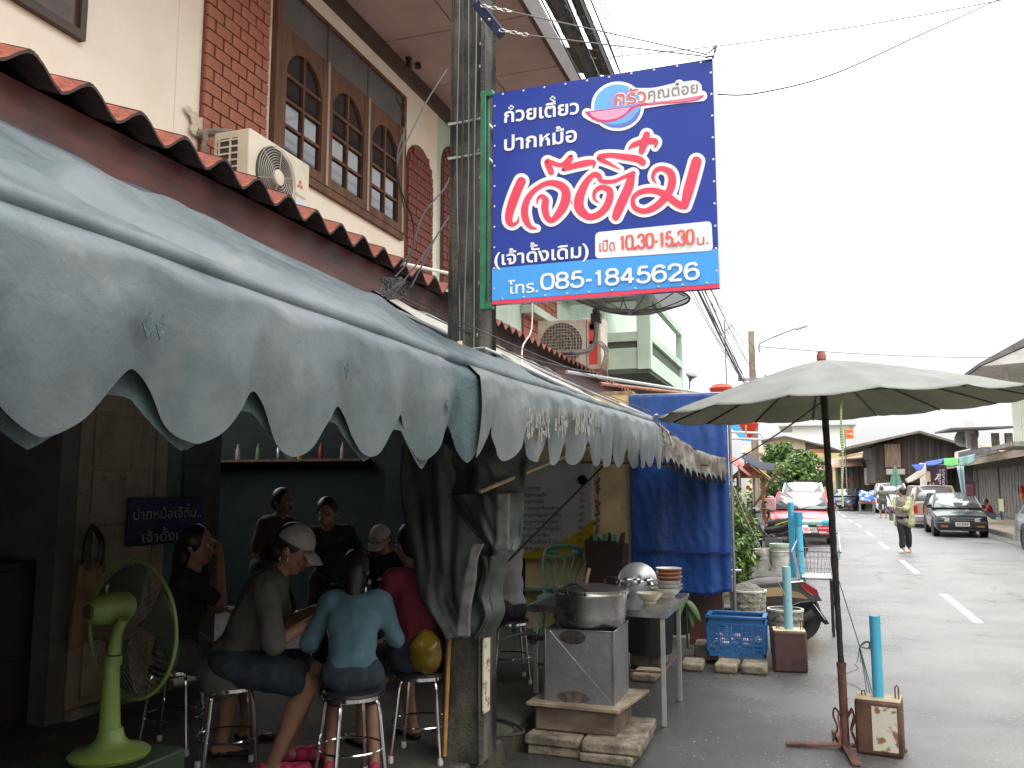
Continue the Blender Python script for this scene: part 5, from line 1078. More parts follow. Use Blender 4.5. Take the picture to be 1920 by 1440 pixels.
        b=w_+d*.025*s+sd_*.03*s; c1=b+(d*.6+sd_*.8).normalized()*.035*s; cap_(q,b,c1,.012*s,.010*s,8); cap_(q,c1,c1+(d-n_*.3).normalized()*.025*s,.0098*s,.0085*s,8)
    for (a,e,w_) in legs_:
        cap_(q,a,e,.082*s,.056*s); cap_(q,e,w_,.054*s,.034*s); cap_(q,e+(w_-e)*.28-f*.012*s,e+(w_-e)*.5-f*.010*s,.050*s,.042*s)
        g=(f-V((0,0,1))*f.z).normalized(); cap_(q,w_-V((0,0,.035*s))-g*.03*s,w_-V((0,0,.045*s))+g*.10*s,.036*s,.027*s); cap_(q,w_-V((0,0,.05*s))+g*.09*s,w_-V((0,0,.055*s))+g*.15*s,.030*s,.02*s)
    remesh(q,'body',sk,t,.0088 if faces else vox,smooth=2)
    if faces:
        for sg_ in(1,-1):
            M().ball(hc+hf*.0835*s+hl*.033*s*sg_+hu*.013*s,(.008*s,.015*s,.007*s),10,Mx=Mh).build('eye',eyew,t); M().ball(hc+hf*.0885*s+hl*.033*s*sg_+hu*.013*s,(.005*s,.0065*s,.0065*s),8,Mx=Mh).build('iris',hairm,t)
            M().ball(hc+hf*.090*s+hl*.034*s*sg_+hu*.041*s,(.006*s,.02*s,.004*s),8,Mx=Mh).build('eyebrow',hairm,t)
        M().ball(hc+hf*.087*s-hu*.062*s,(.009*s,.024*s,.0075*s),10,Mx=Mh).build('mouth',lipm,t)
    # hair
    q=M(); ell_(q,hc+hu*.032*s-hf*.024*s,(.098*s,.088*s,.105*s),Mh)
    if hair in('long','pony'):
        cap_(q,hc-hf*.06*s,hc-hf*.085*s-V((0,0,.10*s)),.075*s,.07*s); cap_(q,hc-hf*.085*s-V((0,0,.10*s)),neck-f*.10*s-V((0,0,.34*s)),.066*s,.03*s)
    elif hair=='bun': ell_(q,hc-hf*.10*s+hu*.06*s,(.05*s,.05*s,.05*s),Mh); ell_(q,hc-hf*.05*s-hu*.02*s,(.07*s,.08*s,.075*s),Mh)
    elif hair=='cap': ell_(q,hc-hf*.055*s-hu*.03*s,(.065*s,.078*s,.075*s),Mh); cap_(q,hc-hf*.09*s-hu*.02*s,hc-hf*.12*s-hu*.09*s,.04*s,.03*s)
    else: ell_(q,hc-hf*.045*s-hu*.01*s,(.07*s,.082*s,.085*s),Mh)
    o=remesh(q,'hair',hairm,t,.012,smooth=2,disp=.007*s)
    if hair=='cap':
        q=M(); cp=hc+hu*.045*s-hf*.012*s
        vs=[]; q.grid(lambda a,b:cp+Mh@V((.103*s*math.sin(PI/2*b)*math.cos(2*PI*a),.092*s*math.sin(PI/2*b)*math.sin(2*PI*a),.098*s*math.cos(PI/2*b)-.006)),28,10)
        capo=q.build('cap',mat('white_cap',(.46,.44,.44),(.35,.33,.33),sc=9,r=.8,b=.2,bs=200),t,solid=.003,ang=180)
        q=M(); q.grid(lambda a,b:cp+Mh@V((( .085+.095*b*(1-(2*a-1)**2*.45))*s,(2*a-1)*.075*s*(1-.15*b),(-.004-.035*b*b-.02*(2*a-1)**2)*s)),14,6); q.build('cap_brim',MATS['white_cap'],capo,solid=.004,ang=180)
    if top:
        q=M(); torso(q,.014,hem)
        for (a,e,w_) in arms:
            if sleeve<=.9: cap_(q,a,a.lerp(e,sleeve*1.6),.066*s,.060*s)
            else: cap_(q,a,e,.066*s,.055*s); cap_(q,e,e.lerp(w_,min(1,(sleeve-.9))),.055*s,.05*s)
        remesh(q,topname,top,t,.013,smooth=4,disp=.022*s)
    if bot:
        q=M(); ell_(q,pelvis-u*.01*s,(.122*s*wide,.168*s*wide,.115*s),Mb)
        for (a,e,w_) in legs_:
            if legs<=1: cap_(q,a,a.lerp(e,min(legs*1.6,1)),.098*s,.088*s)
            else: cap_(q,a,e,.10*s,.078*s); cap_(q,e,e.lerp(w_,legs-1),.080*s,.072*s)
        remesh(q,'trousers' if legs>1 else 'shorts',bot,t,.014,smooth=4,disp=.020*s)
    if shoe:
        for (a,e,w_) in legs_:
            q=M(); g=V((f.x,f.y,0)).normalized(); z0=w_.z-.068*s
            for (x,r) in((-.045,.034),(0,.036),(.06,.038),(.12,.040),(.15,.034)): q.lathe(V((w_.x,w_.y,z0))+g*x*s,[(r*s,0),(r*s,.03*s),(r*.8*s,.06*s if shoe[1] else .035*s),(0,.07*s if shoe[1] else .036*s)],14)
            remesh(q,'shoe',shoe[0],t,.011,smooth=1)
    return t,dict(hc=hc,hf=hf,hl=hl,hu=hu,arms=arms,legs=legs_)
# ---------------- stools and chairs ----------------
def make_stool(lab):
    t=thing('stool',lab,'stool',(0,0,0),'round steel legged stools')
    M().lathe((0,0,.445),[(0,.03),(.13,.03),(.148,.022),(.152,.01),(.148,0),(0,0)],28).build('seat',mat('dark_seat_vinyl',(.03,.03,.035),r=.4),t)
    M().lathe((0,0,.43),[(.146,0),(.156,.005),(.156,.022),(.15,.026)],28,cap=False).build('seat_ring',chrome,t)
    for k in range(4):
        a=PI/4+k*PI/2; u=V((math.cos(a),math.sin(a),0)); o=M().tube(curve([u*.115+V((0,0,.432)),u*.145+V((0,0,.40)),u*.165+V((0,0,.25)),u*.195+V((0,0,.02))],5),.0105,8).build('leg',chrome,t)
        M().lathe(u*.196,[(.014,0),(.016,.012),(.014,.035),(0,.036)],8).build('foot_cap',whitep,o)
    M().tube([V((.168*math.cos(a),.168*math.sin(a),.19)) for a in [2*PI*k/28 for k in range(28)]],.006,6,close=True).build('foot_ring',chrome,t)
    return t
Zs=.15
def on_floor(x,y,z=.15+.45): p=P(x,y,Z=z); return V((p.x,p.y,.15))
s0=make_stool('stool under the girl in the dark shirt beside the green fan'); put(s0,on_floor(330,1252),.3)
seats={'b':(on_floor(432,1283),.75,'stool carrying the person in grey with the white cap'),'c':(on_floor(660,1300),.9,'stool nearest the pole foot, under the child in the pale blue shirt'),'d':(on_floor(792,1262),.2,'stool under the person in pink, just left of the pole'),'h':(on_floor(955,1165),.5,'stool behind the curtain, under the person in the striped polo')}
for k,(p,rz,lb) in seats.items(): copy_tree(s0,p,rz,lb)
copy_tree(s0,(-3.4,6.6,.15),.2,'empty stool at the back, under the dining table')
# dining tables
def dtable(c,w,d_,lab,name='dining_table'):
    t=thing(name,lab,'table',c); x,y,z=c; M().box((x-w/2,y-d_/2,z+.70),(x+w/2,y+d_/2,z+.725)).build('top',steel,t,bevel=.004)
    for a,b in((-1,-1),(1,-1),(1,1),(-1,1)): M().tube([(x+a*(w/2-.05),y+b*(d_/2-.05),z),(x+a*(w/2-.05),y+b*(d_/2-.05),z+.70)],.014).build('leg',chrome,t)
    return t
tp=P(705,1085,Z=.87); dtable((tp.x-.05,tp.y+.25,.15),1.15,.62,'steel topped dining table crowded with condiments behind the blue shirted child')
rg=random.Random(12)
jm=[mat('jar_glass',(.35,.33,.28),r=.1),mat('sauce_red',(.3,.05,.02),r=.2),mat('sauce_yellow',(.5,.35,.05),r=.2),steel,mat('jar_green',(.1,.25,.1),r=.3)]
for k in range(9):
    x,y=tp.x-.45+k*.1+rg.uniform(-.02,.02),tp.y+.05+rg.uniform(-.02,.4); h=rg.uniform(.06,.17); t=thing('condiment_jar',['tall sauce bottle at the left end of the dining table','small jar beside the tall sauce bottle','yellow capped jar on the dining table','steel cup on the dining table','green jar amid the table condiments','clear jar near the middle of the dining table','chilli jar on the dining table','steel canister on the dining table','last jar at the right end of the dining table'][k],'jar',(x,y,.876)); m_=jm[k%5]
    M().lathe((x,y,.876),[(0,0),(.032,0),(.034,h*.7),(.02,h*.85),(.02,h),(0,h)],12).build('body',m_,t); M().lathe((x,y,.876+h),[(.023,-.01),(.023,.012),(0,.013)],12).build('lid',jm[(k+1)%5],t)
dtable((-3.2,6.5,.15),1.1,.6,'second dining table farther back in the dark shop')
# green plastic chair
def pchair(lab,loc,rz,m):
    t=thing('plastic_chair',lab,'chair',(0,0,0),'plastic monobloc chairs')
    M().grid(lambda u,v:((u-.5)*.42,(v-.5)*.40,.42-.015*math.sin(PI*u)),8,8).build('seat',m,t,solid=.012,ang=180)
    H0,H1=.42,.88
    def bp(x,z): return V((x,.20+.10*((z-H0)/(H1-H0))-.02*math.cos(x*5),z))
    pts=[bp(-.20,H0),bp(-.215,.6),bp(-.22,.75),bp(-.19,.85),bp(-.10,.885),bp(0,.89),bp(.10,.885),bp(.19,.85),bp(.22,.75),bp(.215,.6),bp(.20,H0)]
    q=M(); q.tube(curve(pts,4),.019,8)
    q.build('back_frame',m,t)
    # top panel with slot
    q=M()
    for (xa,xb,za,zb_) in((-.17,.17,.855,.875),(-.185,-.075,.80,.857),(.075,.185,.80,.857),(-.185,.185,.765,.80)): q.add([bp(xa,za),bp(xb,za),bp(xb,zb_),bp(xa,zb_)],[(0,1,2,3)])
    q.build('back_panel',m,t,solid=.010)
    for k in range(5):
        x=(k-2)*.05; M().tube(curve([bp(x*2.1,.775),bp(x*1.3,.62),bp(x*.9,H0)],4),.010,6).build('back_slat',m,t)
    for a,b in((-1,-1),(1,-1),(1,1),(-1,1)): M().tube([(a*.19,b*.18,.415),(a*.235,b*.23,0)],[.024,.018],8).build('leg',m,t)
    return put(t,loc,rz)
cg=mat('pale_green_plastic',(.16,.33,.24),(.13,.28,.2),sc=5,r=.4)
g_=P(1052,1195,Z=.15+.02); pchair('pale green plastic chair behind the stock pot, its back to the menu banner',P(1052,1150,Z=.40)*1+V((0,0,-.40+.15)),PI+.12-PI,cg)
pchair('dark teal plastic chair beside the person in the striped polo',P(1000,1140,Z=.40)+V((-.1,.25,-.25)),.5,mat('dark_teal_plastic',(.04,.12,.11),r=.4))
# ---------------- menu banner etc ----------------
mb=thing('menu_banner','white menu banner with prices and a yellow corner hung on the yellow wall','banner',(-2.6,8.9,1))
ma=P(960,862,Y=8.88);mc=P(1110,1060,Y=8.88)
xa,xb,zt,zb=ma.x-.1,P(1113,900,Y=8.88).x,P(1100,866,Y=8.88).z,P(1100,1050,Y=8.88).z
def bn(u,v): x=xa+(xb-xa)*u; z=zb+(zt-zb)*v; return (x,8.885+.012*math.sin(u*5+v*4),z)
M().grid(bn,20,20).build('sheet',mat('banner_white',(.42,.41,.40),(.36,.35,.34),sc=2,r=.4),mb,solid=.002,ang=180)
q=M(); pts=[(0,0),(1,0),(1,.42),(.92,.35),(.84,.29),(.70,.21),(.5,.13),(.25,.06),(0,.04)]
q.add([(xa+(xb-xa)*u,8.868,zb+(zt-zb)*v) for u,v in pts],[tuple(range(9))]); q.build('yellow_corner',mat('banner_yellow',(.42,.30,.02),r=.4),mb)
q=M(); c=P(1092,900,Y=8.86); q.lathe(c,[(0,0),(.05,0)],20,axis=(0,-1,0)); q.build('price_badge',mat('badge_orange',(.42,.24,.04),r=.4),mb)
ink=mat('banner_ink',(.02,.02,.025),r=.5)
text_on(M(),'ธรรมดา',P(1080,903,Y=8.85),P(1104,903,Y=8.85),.022).build('lettering',ink,mb)
rows=['เกาเหลากระดูก','กระดูก+หมูเด้ง','กระดูก+ขาไก่','กระดูก+ลูกชิ้น+เลือด','กระดูก+หมูเด้ง+เลือด','กระดูก+ขาไก่+เลือด','กระดูก+หมูเด้ง+ลูกชิ้น','กระดูกอย่างเดียว','ปากหม้อเซ็ตละ 5 ตัว','ไข่ลวก']
pr=['50.-','50.-','50.-','60.-','60.-','60.-','60.-','60.-','10.-','10.-']
for k in range(10):
    y=918+12.6*k; w_=[30,40,34,64,66,62,66,46,60,28][k]
    text_on(M(),rows[k],P(978,y,Y=8.855),P(985+w_,y,Y=8.855),.034,off=.015).build('lettering',ink,mb)
    if k<9: text_on(M(),pr[k],P(1088-k*.6,y-2,Y=8.855),P(1101-k*.6,y-2,Y=8.855),.034,thai_=False).build('price',ink,mb)
gl=[(1121,910,(.25,.05,.03)),(1121,952,(.2,.06,.03)),(1119,985,(.28,.06,.05))]
for k,(x,y,c_) in enumerate(gl):
    t=thing('hanging_charm',['uppermost dried hanging charm beside the menu banner','middle dried hanging charm beside the menu banner','lowest dried hanging charm beside the menu banner'][k],'ornament',P(x,y,Y=8.8)); q=M(); rg=random.Random(k)
    for j in range(9): p=P(x+rg.uniform(-4,4),y-12+j*3.2,Y=8.82); q.ball(p,(.018,.018,.02),6)
    q.build('beads',mat('charm_%d'%k if 0 else 'charm_red',(.16,.04,.03),(.12,.1,.16),sc=40,r=.6),t); M().tube([P(x,y-26,Y=8.82),P(x,y+16,Y=8.82)],.003).build('string',blackc,t)
# basket stack of utensils in front of the wall
ub=thing('utensil_bin','dark bin full of utensils in front of the yellow wall','bin',P(1140,1080,Y=8.5)); ba=P(1110,1030,Y=8.5);bb=P(1172,1030,Y=8.5)
M().prism([(ba.x,8.4,.15),(bb.x-.06,8.4,.15),(bb.x,8.4,ba.z+.05),(ba.x-.05,8.4,ba.z+.10)],(0,.3,0)).build('bin',mat('dark_bin',(.035,.02,.016),r=.6),ub)
q=M(); rg=random.Random(3)
for k in range(16): x=ba.x+(bb.x-ba.x)*k/16; q.tube([(x,8.5,ba.z-.05),(x+rg.uniform(-.03,.03),8.5,ba.z+.10+rg.uniform(0,.08))],.012,6)
q.build('utensils',mat('dark_wood_utensil',(.06,.035,.025),r=.7),ub)
for k in range(3): x=P(1116+k*18,1010,Y=8.45).x; M().box((x-.02,8.44,ba.z+.09),(x+.025,8.46,ba.z+.16)).build('green_tag',mat('green_tag',(.08,.3,.2),r=.5),ub)
# door sign, tool pouch, cabinet, bottles
ds=thing('door_sign','dark blue sign with white hand lettering hung across the folding door','sign',P(305,980,X=-4.57))
a=P(236,1026,X=-4.585);b=P(380,936,X=-4.585)
M().box((-4.59,a.y,a.z),(-4.575,b.y,P(240,934,X=-4.58).z)).build('board',mat('sign_indigo',(.02,.022,.09),(.015,.017,.07),sc=5,r=.25),ds,bevel=.003)
hw=mat('hand_white',(.38,.38,.38),r=.5)
zA=P(245,975,X=-4.57).z; zB=P(262,1018,X=-4.57).z
text_on(M(),'ปากหม้อเจ๊ติ๋ม..',(-4.571,a.y+.04,zA),(-4.571,b.y-.03,zA),.062,off=.006,ratio=.62).build('lettering',hw,ds)
text_on(M(),'เจ้าดั้งเดิม',(-4.571,a.y+.14,zB),(-4.571,b.y-.10,zB),.062,off=.006,ratio=.62).build('lettering',hw,ds)
ap_=thing('apron','tan apron with black straps hanging on the door post behind the fan','apron',P(170,1100,X=-4.5))
def af(u,v):
    w_=.15+.06*v; yc=P(172,1100,X=-4.52).y; zt=P(170,1052,X=-4.52).z; zb=P(165,1205,X=-4.52).z
    return (-4.53+.03*math.sin(u*9)*v+.02*nz_(u*4,v*4),yc+(u-.5)*2*w_*.75,zt+(zb-zt)*v-.02*math.cos(u*6))
M().grid(af,24,20).build('cloth',mat('tan_cloth',(.30,.21,.13),(.20,.14,.09),sc=4,r=.9),ap_,solid=.003,ang=180)
q=M(); pt=P(174,985,X=-4.5)
for (x,y) in((155,1055),(165,1070),(182,1050),(190,1062)): q.tube(curve([pt,P(x+4,1015,X=-4.5),P(x,y,X=-4.5)],5),.012,5)
q.build('strap',black,ap_)
cbn=thing('cabinet','dark brown cabinet against the wall at the far left','cabinet',(-4.95,3.4,.15)); cb_=P(75,1050,X=-4.75)
M().box((-5.19,2.0,.15),(-4.75,cb_.y,cb_.z)).build('carcass',mat('dark_cabinet',(.035,.022,.02),(.025,.016,.014),sc=3,r=.5),cbn,bevel=.006)
M().box((-4.749,2.1,.6),(-4.74,cb_.y-.04,cb_.z-.05)).build('drawer_front',MATS['dark_cabinet'],cbn,bevel=.004); M().box((-4.749,2.1,.2),(-4.74,cb_.y-.04,.57)).build('drawer_front',MATS['dark_cabinet'],cbn,bevel=.004)
lt=thing('low_table','low dark red table with a glass jar beside the cabinet','table',(-4.2,3.0,.15)); M().box((-4.6,2.0,.45),(-3.95,3.35,.48)).build('top',mat('dark_red_top',(.06,.018,.02),r=.4),lt,bevel=.004)
for (x,y) in((-4.55,3.28),(-4.0,3.28),(-4.0,2.1),(-4.55,2.1)): M().box((x-.02,y-.02,.15),(x+.02,y+.02,.45)).build('leg',MATS['dark_cabinet'],lt)
tag(M().lathe((-4.3,3.1,.48),[(.05,0),(.055,.02),(.055,.12),(.04,.15),(.04,.17),(0,.17)],16).build('glass_jar',jm[0]),'clear glass jar on the low dark red table','jar')
sh_=thing('bottle_shelf','wall shelf with small bottles high in the dark back room','shelf',(-6.5,9.1,2.0)); M().box((-7.6,8.95,1.95),(-5.0,9.2,1.98)).build('board',woodbr,sh_)
for k in range(7): M().lathe((-5.3-.3*k,9.05,1.98),[(.03,0),(.03,.12),(.012,.17),(.012,.2),(0,.2)],10).build('bottle',jm[k%5],sh_)
# ---------------- pedestal fan ----------------
fn_=thing('pedestal_fan','lime green pedestal fan seen from behind, round cage facing the diners','fan',(0,0,0))
lim=mat('lime_plastic',(.14,.21,.045),(.11,.165,.035),sc=4,r=.45); FY=P(215,1400,d=2.75).y
fp=lambda x,y,Y=FY:P(x,y,Y=Y)
fb=fp(205,1418); FZ=fb.z; 
q=M(); q.lathe((fb.x,fb.y,FZ),[(.12,0),(.125,.012),(.115,.02),(.07,.03),(.045,.055),(.035,.09)],32); q.build('base',lim,fn_)
prp=[(fp(205,1380),.034),(fp(206,1350),.032),(fp(208,1290),.027),(fp(210,1240),.024)]
M().tube([V((fb.x,fb.y,FZ+.02)),*[p for p,_ in prp]],[.045]+[r for _,r in prp],18).build('column',lim,fn_)
M().tube([fp(211,1246),fp(213,1228)],.028,18).build('collar',mat('dark_lime',(.12,.18,.04),r=.4),fn_)
M().tube([fp(214,1225),fp(220,1185),fp(232,1160)],[.022,.018,.018],14).build('neck',lim,fn_)
mc=fp(218,1130); fa=V((.20,.97,.03)).normalized(); mc=fp(198,1142)   # fan axis towards the diners
M().lathe(mc-fa*.06,[(0,-.003),(.030,0),(.043,.015),(.052,.05),(.054,.09),(.052,.13),(.038,.15),(0,.15)],28,axis=fa).build('motor_housing',lim,fn_)
M().lathe(mc-fa*.066,[(0,0),(.022,0),(.026,.008)],20,axis=fa).build('rear_vent',mat('vent_dark',(.03,.04,.015),r=.7),fn_)
M().tube([mc+V((0,0,.04)),mc+V((0,0,.072))],.004).ball(mc+V((0,0,.075)),.008,10).build('knob',lim,fn_)
gc=fp(243,1190)+fa*.0; gc=mc+fa*.10+V((0,0,-.080)); x_,y_=basis(fa); RR=.232
g=M()
for k in range(60):
    t=2*PI*k/60; u=x_*math.cos(t)+y_*math.sin(t); g.tube([gc-fa*.045+u*.04,gc-fa*.05+u*.14,gc-fa*.02+u*.21,gc+u*RR],.0009,3,cap=False)
g.build('rear_cage',mat('cage_wire',(.05,.06,.03),r=.6),fn_)['kind']='stuff'
M().tube([gc+(x_*math.cos(t)+y_*math.sin(t))*RR for t in [2*PI*k/60 for k in range(60)]],.0065,8,close=True).build('cage_rim',lim,fn_)
for k in range(3):
    def bl(u,v,k=k): a=2*PI*k/3+(u-.5)*1.5*(.5+.5*v); r=.035+.18*v; uu=x_*math.cos(a)+y_*math.sin(a); return gc+uu*r+fa*(.02+.05*(u-.5))
    M().grid(bl,10,8).build('blade',mat('blade_smoke',(.06,.08,.06),r=.3,alpha=.85),fn_,solid=.002,ang=180)
tag(M().box((fb.x-.16,fb.y-.15,.15+.0),(fb.x+.16,fb.y+.17,FZ-.002)).build('green_crate',mat('green_plastic',(.006,.022,.006),r=.5),bevel=.01),'upturned green plastic crate stack carrying the lime green fan','crate')
# ---------------- diners ----------------
dk=mat('dark_tee',(.012,.012,.014),(.02,.019,.021),sc=5,r=.9); gy=mat('grey_tee',(.13,.125,.115),(.095,.09,.085),sc=5,r=.9,b=.1); lb=mat('pale_blue_tee',(.11,.21,.26),(.075,.155,.19),sc=4,r=.85)
dn=mat('denim',(.035,.05,.068),(.025,.035,.05),sc=30,r=.9); pk=mat('pink_top',(.15,.014,.035),r=.8); ptn=mat('dark_print',(.03,.03,.035),(.12,.12,.12),sc=45,th=(.58,.62),r=.9); brn=mat('tan_top',(.08,.045,.03),r=.9)
mau=mat('striped_polo',(.30,.28,.32),(.24,.22,.26),sc=7,r=.9); dsk=mat('dark_shorts',(.03,.025,.03),r=.9); pkc=mat('pink_foam_clog',(.50,.03,.10),r=.5)
def seat(k): return {'a':s0.location,'b':seats['b'][0],'c':seats['c'][0],'d':seats['d'][0],'h':seats['h'][0]}[k]
def sit(lab,st,yaw,lean,handL,handR,s=1,footf=.38,spread=.16,footz=.15,**kw):
    st=V(st); f=V((math.cos(R_(yaw)),math.sin(R_(yaw)),0)); l=V((-f.y,f.x,0)); pel=st+V((0,0,.475+.09*s)); nk=pel+V((0,0,.46*s*math.cos(R_(lean))))+f*.46*s*math.sin(R_(lean))
    wl=lambda h: pel+f*h[0]+l*h[1]+V((0,0,h[2]))
    ft=[V((st.x,st.y,footz))+f*footf+l*spread,V((st.x,st.y,footz))+f*(footf-.05)-l*spread]
    if 'feet' in kw: ft=kw.pop('feet')
    return person(lab,pel,nk,yaw,wl(handL),wl(handR),ft[0],ft[1],s=s,**kw)
_,A=sit('person in a dark shirt seated by the fan, raising a hand to the mouth',seat('a'),20,8,(.20,.14,.20),(.24,-.02,.50),s=.97,top=dk,bot=gy,legs=.5,hair='long',headyaw=-5,headpitch=-4,vox=.009,shoe=(black,0),sleeve=.5)
_,B=sit('person in a grey shirt and white cap bent over the table on a stool',seat('b'),28,26,(.42,.16,.24),(.44,-.10,.22),s=1.08,top=gy,bot=dn,legs=.5,hair='cap',headpitch=-28,headyaw=-14,vox=.009,shoe=(pkc,1),sleeve=.6,footf=.30,spread=.14,hem=.05)
M().tube([B['hc']-B['hl']*.085-B['hu']*.05+B['hf']*.0+(B['hf']*math.cos(t)+B['hu']*math.sin(t))*.022 for t in [2*PI*k/16 for k in range(16)]],.002,5,close=True).build('earring',mat('gold',(.7,.5,.2),r=.2,m=1),_)
_,C_=sit('child in a pale blue shirt with long black hair, seen from behind on a stool',seat('c'),118,20,(.30,.14,.24),(.30,-.14,.24),s=.86,top=lb,bot=dn,legs=.6,hair='long',headpitch=-15,vox=.008,shoe=(pkc,1),sleeve=.6,footf=.24,spread=.12)
_,D=sit('person in pink with a yellow plastic bag on the lap beside the pole',seat('d'),150,12,(.40,.05,.24),(.36,-.10,.22),s=1.0,top=pk,bot=dn,legs=.6,hair='short',headpitch=-10,vox=.010,shoe=(black,0))
dl=seat('d'); bgm=mat('yellow_plastic_bag',(.25,.17,.02),(.17,.11,.012),sc=12,r=.2,trans=.2)
q=M(); q.ball(P(797,1222,Y=dl.y-.22),(.10,.06,.12),20)
for v in q.v: v+=V((.03*nz_(v.x*18,v.z*18),.03*nz_(v.x*16,v.z*22,3),.02*nz_(v.y*18,v.z*9)))
q.tube(curve([P(790,1200,Y=dl.y-.22),P(793,1180,Y=dl.y-.2),P(800,1200,Y=dl.y-.22)],5),.006,5); tag(q.build('plastic_bag',bgm,ang=180),'shiny yellow plastic bag hanging beside the person in pink','bag')
_,Hh_=sit('person in a striped polo half hidden behind the hanging curtain',seat('h'),165,8,(.28,.15,.25),(.26,-.05,.30),s=1.0,top=mau,bot=dsk,legs=.6,hair='short',vox=.010,shoe=(black,0),sleeve=.5)
q=M()
for k in range(4): q.tube([Hh_['legs'][0][0]+V((.17*math.cos(t),.125*math.sin(t),.10+.09*k)) for t in [2*PI*j/20 for j in range(20)]],.003,4,close=True)
# standing people behind the table
e=P(622,1090,Y=6.3); 
person('person in a dark patterned shirt standing behind the table, reaching right',(e.x,6.3,.90),(e.x+.05,6.16,1.31),-75,(e.x+.42,6.05,1.12),(e.x-.05,6.0,1.05),(e.x+.1,6.35,.15),(e.x-.1,6.35,.15),s=.97,top=ptn,bot=dsk,legs=1.9,hair='short',headpitch=-28,shoe=(black,0),vox=.010)
e=P(500,1080,Y=6.6); person('person in a tan top standing in the shadow behind the white cap',(e.x,6.6,.93),(e.x+.10,6.6,1.36),-10,(e.x+.35,6.5,1.15),(e.x+.30,6.4,1.12),(e.x,6.7,.15),(e.x+.05,6.5,.15),s=1.0,top=brn,bot=dsk,legs=1.9,hair='short',headpitch=-12,vox=.011,shoe=(black,0))
e=P(722,1090,Y=6.2); person('small person in a pale cap seated behind the condiment jars',(e.x,6.25,.72),(e.x,6.2,1.12),-95,(e.x+.15,6.0,.93),(e.x-.15,6.0,.93),(e.x+.1,6.0,.15),(e.x-.1,6.0,.15),s=.9,top=dk,bot=dsk,legs=.6,hair='cap',headpitch=-35,vox=.010)
st=copy_tree(s0,(e.x,6.25,.15),.5,'stool behind the dining table, under the small person in the pale cap')
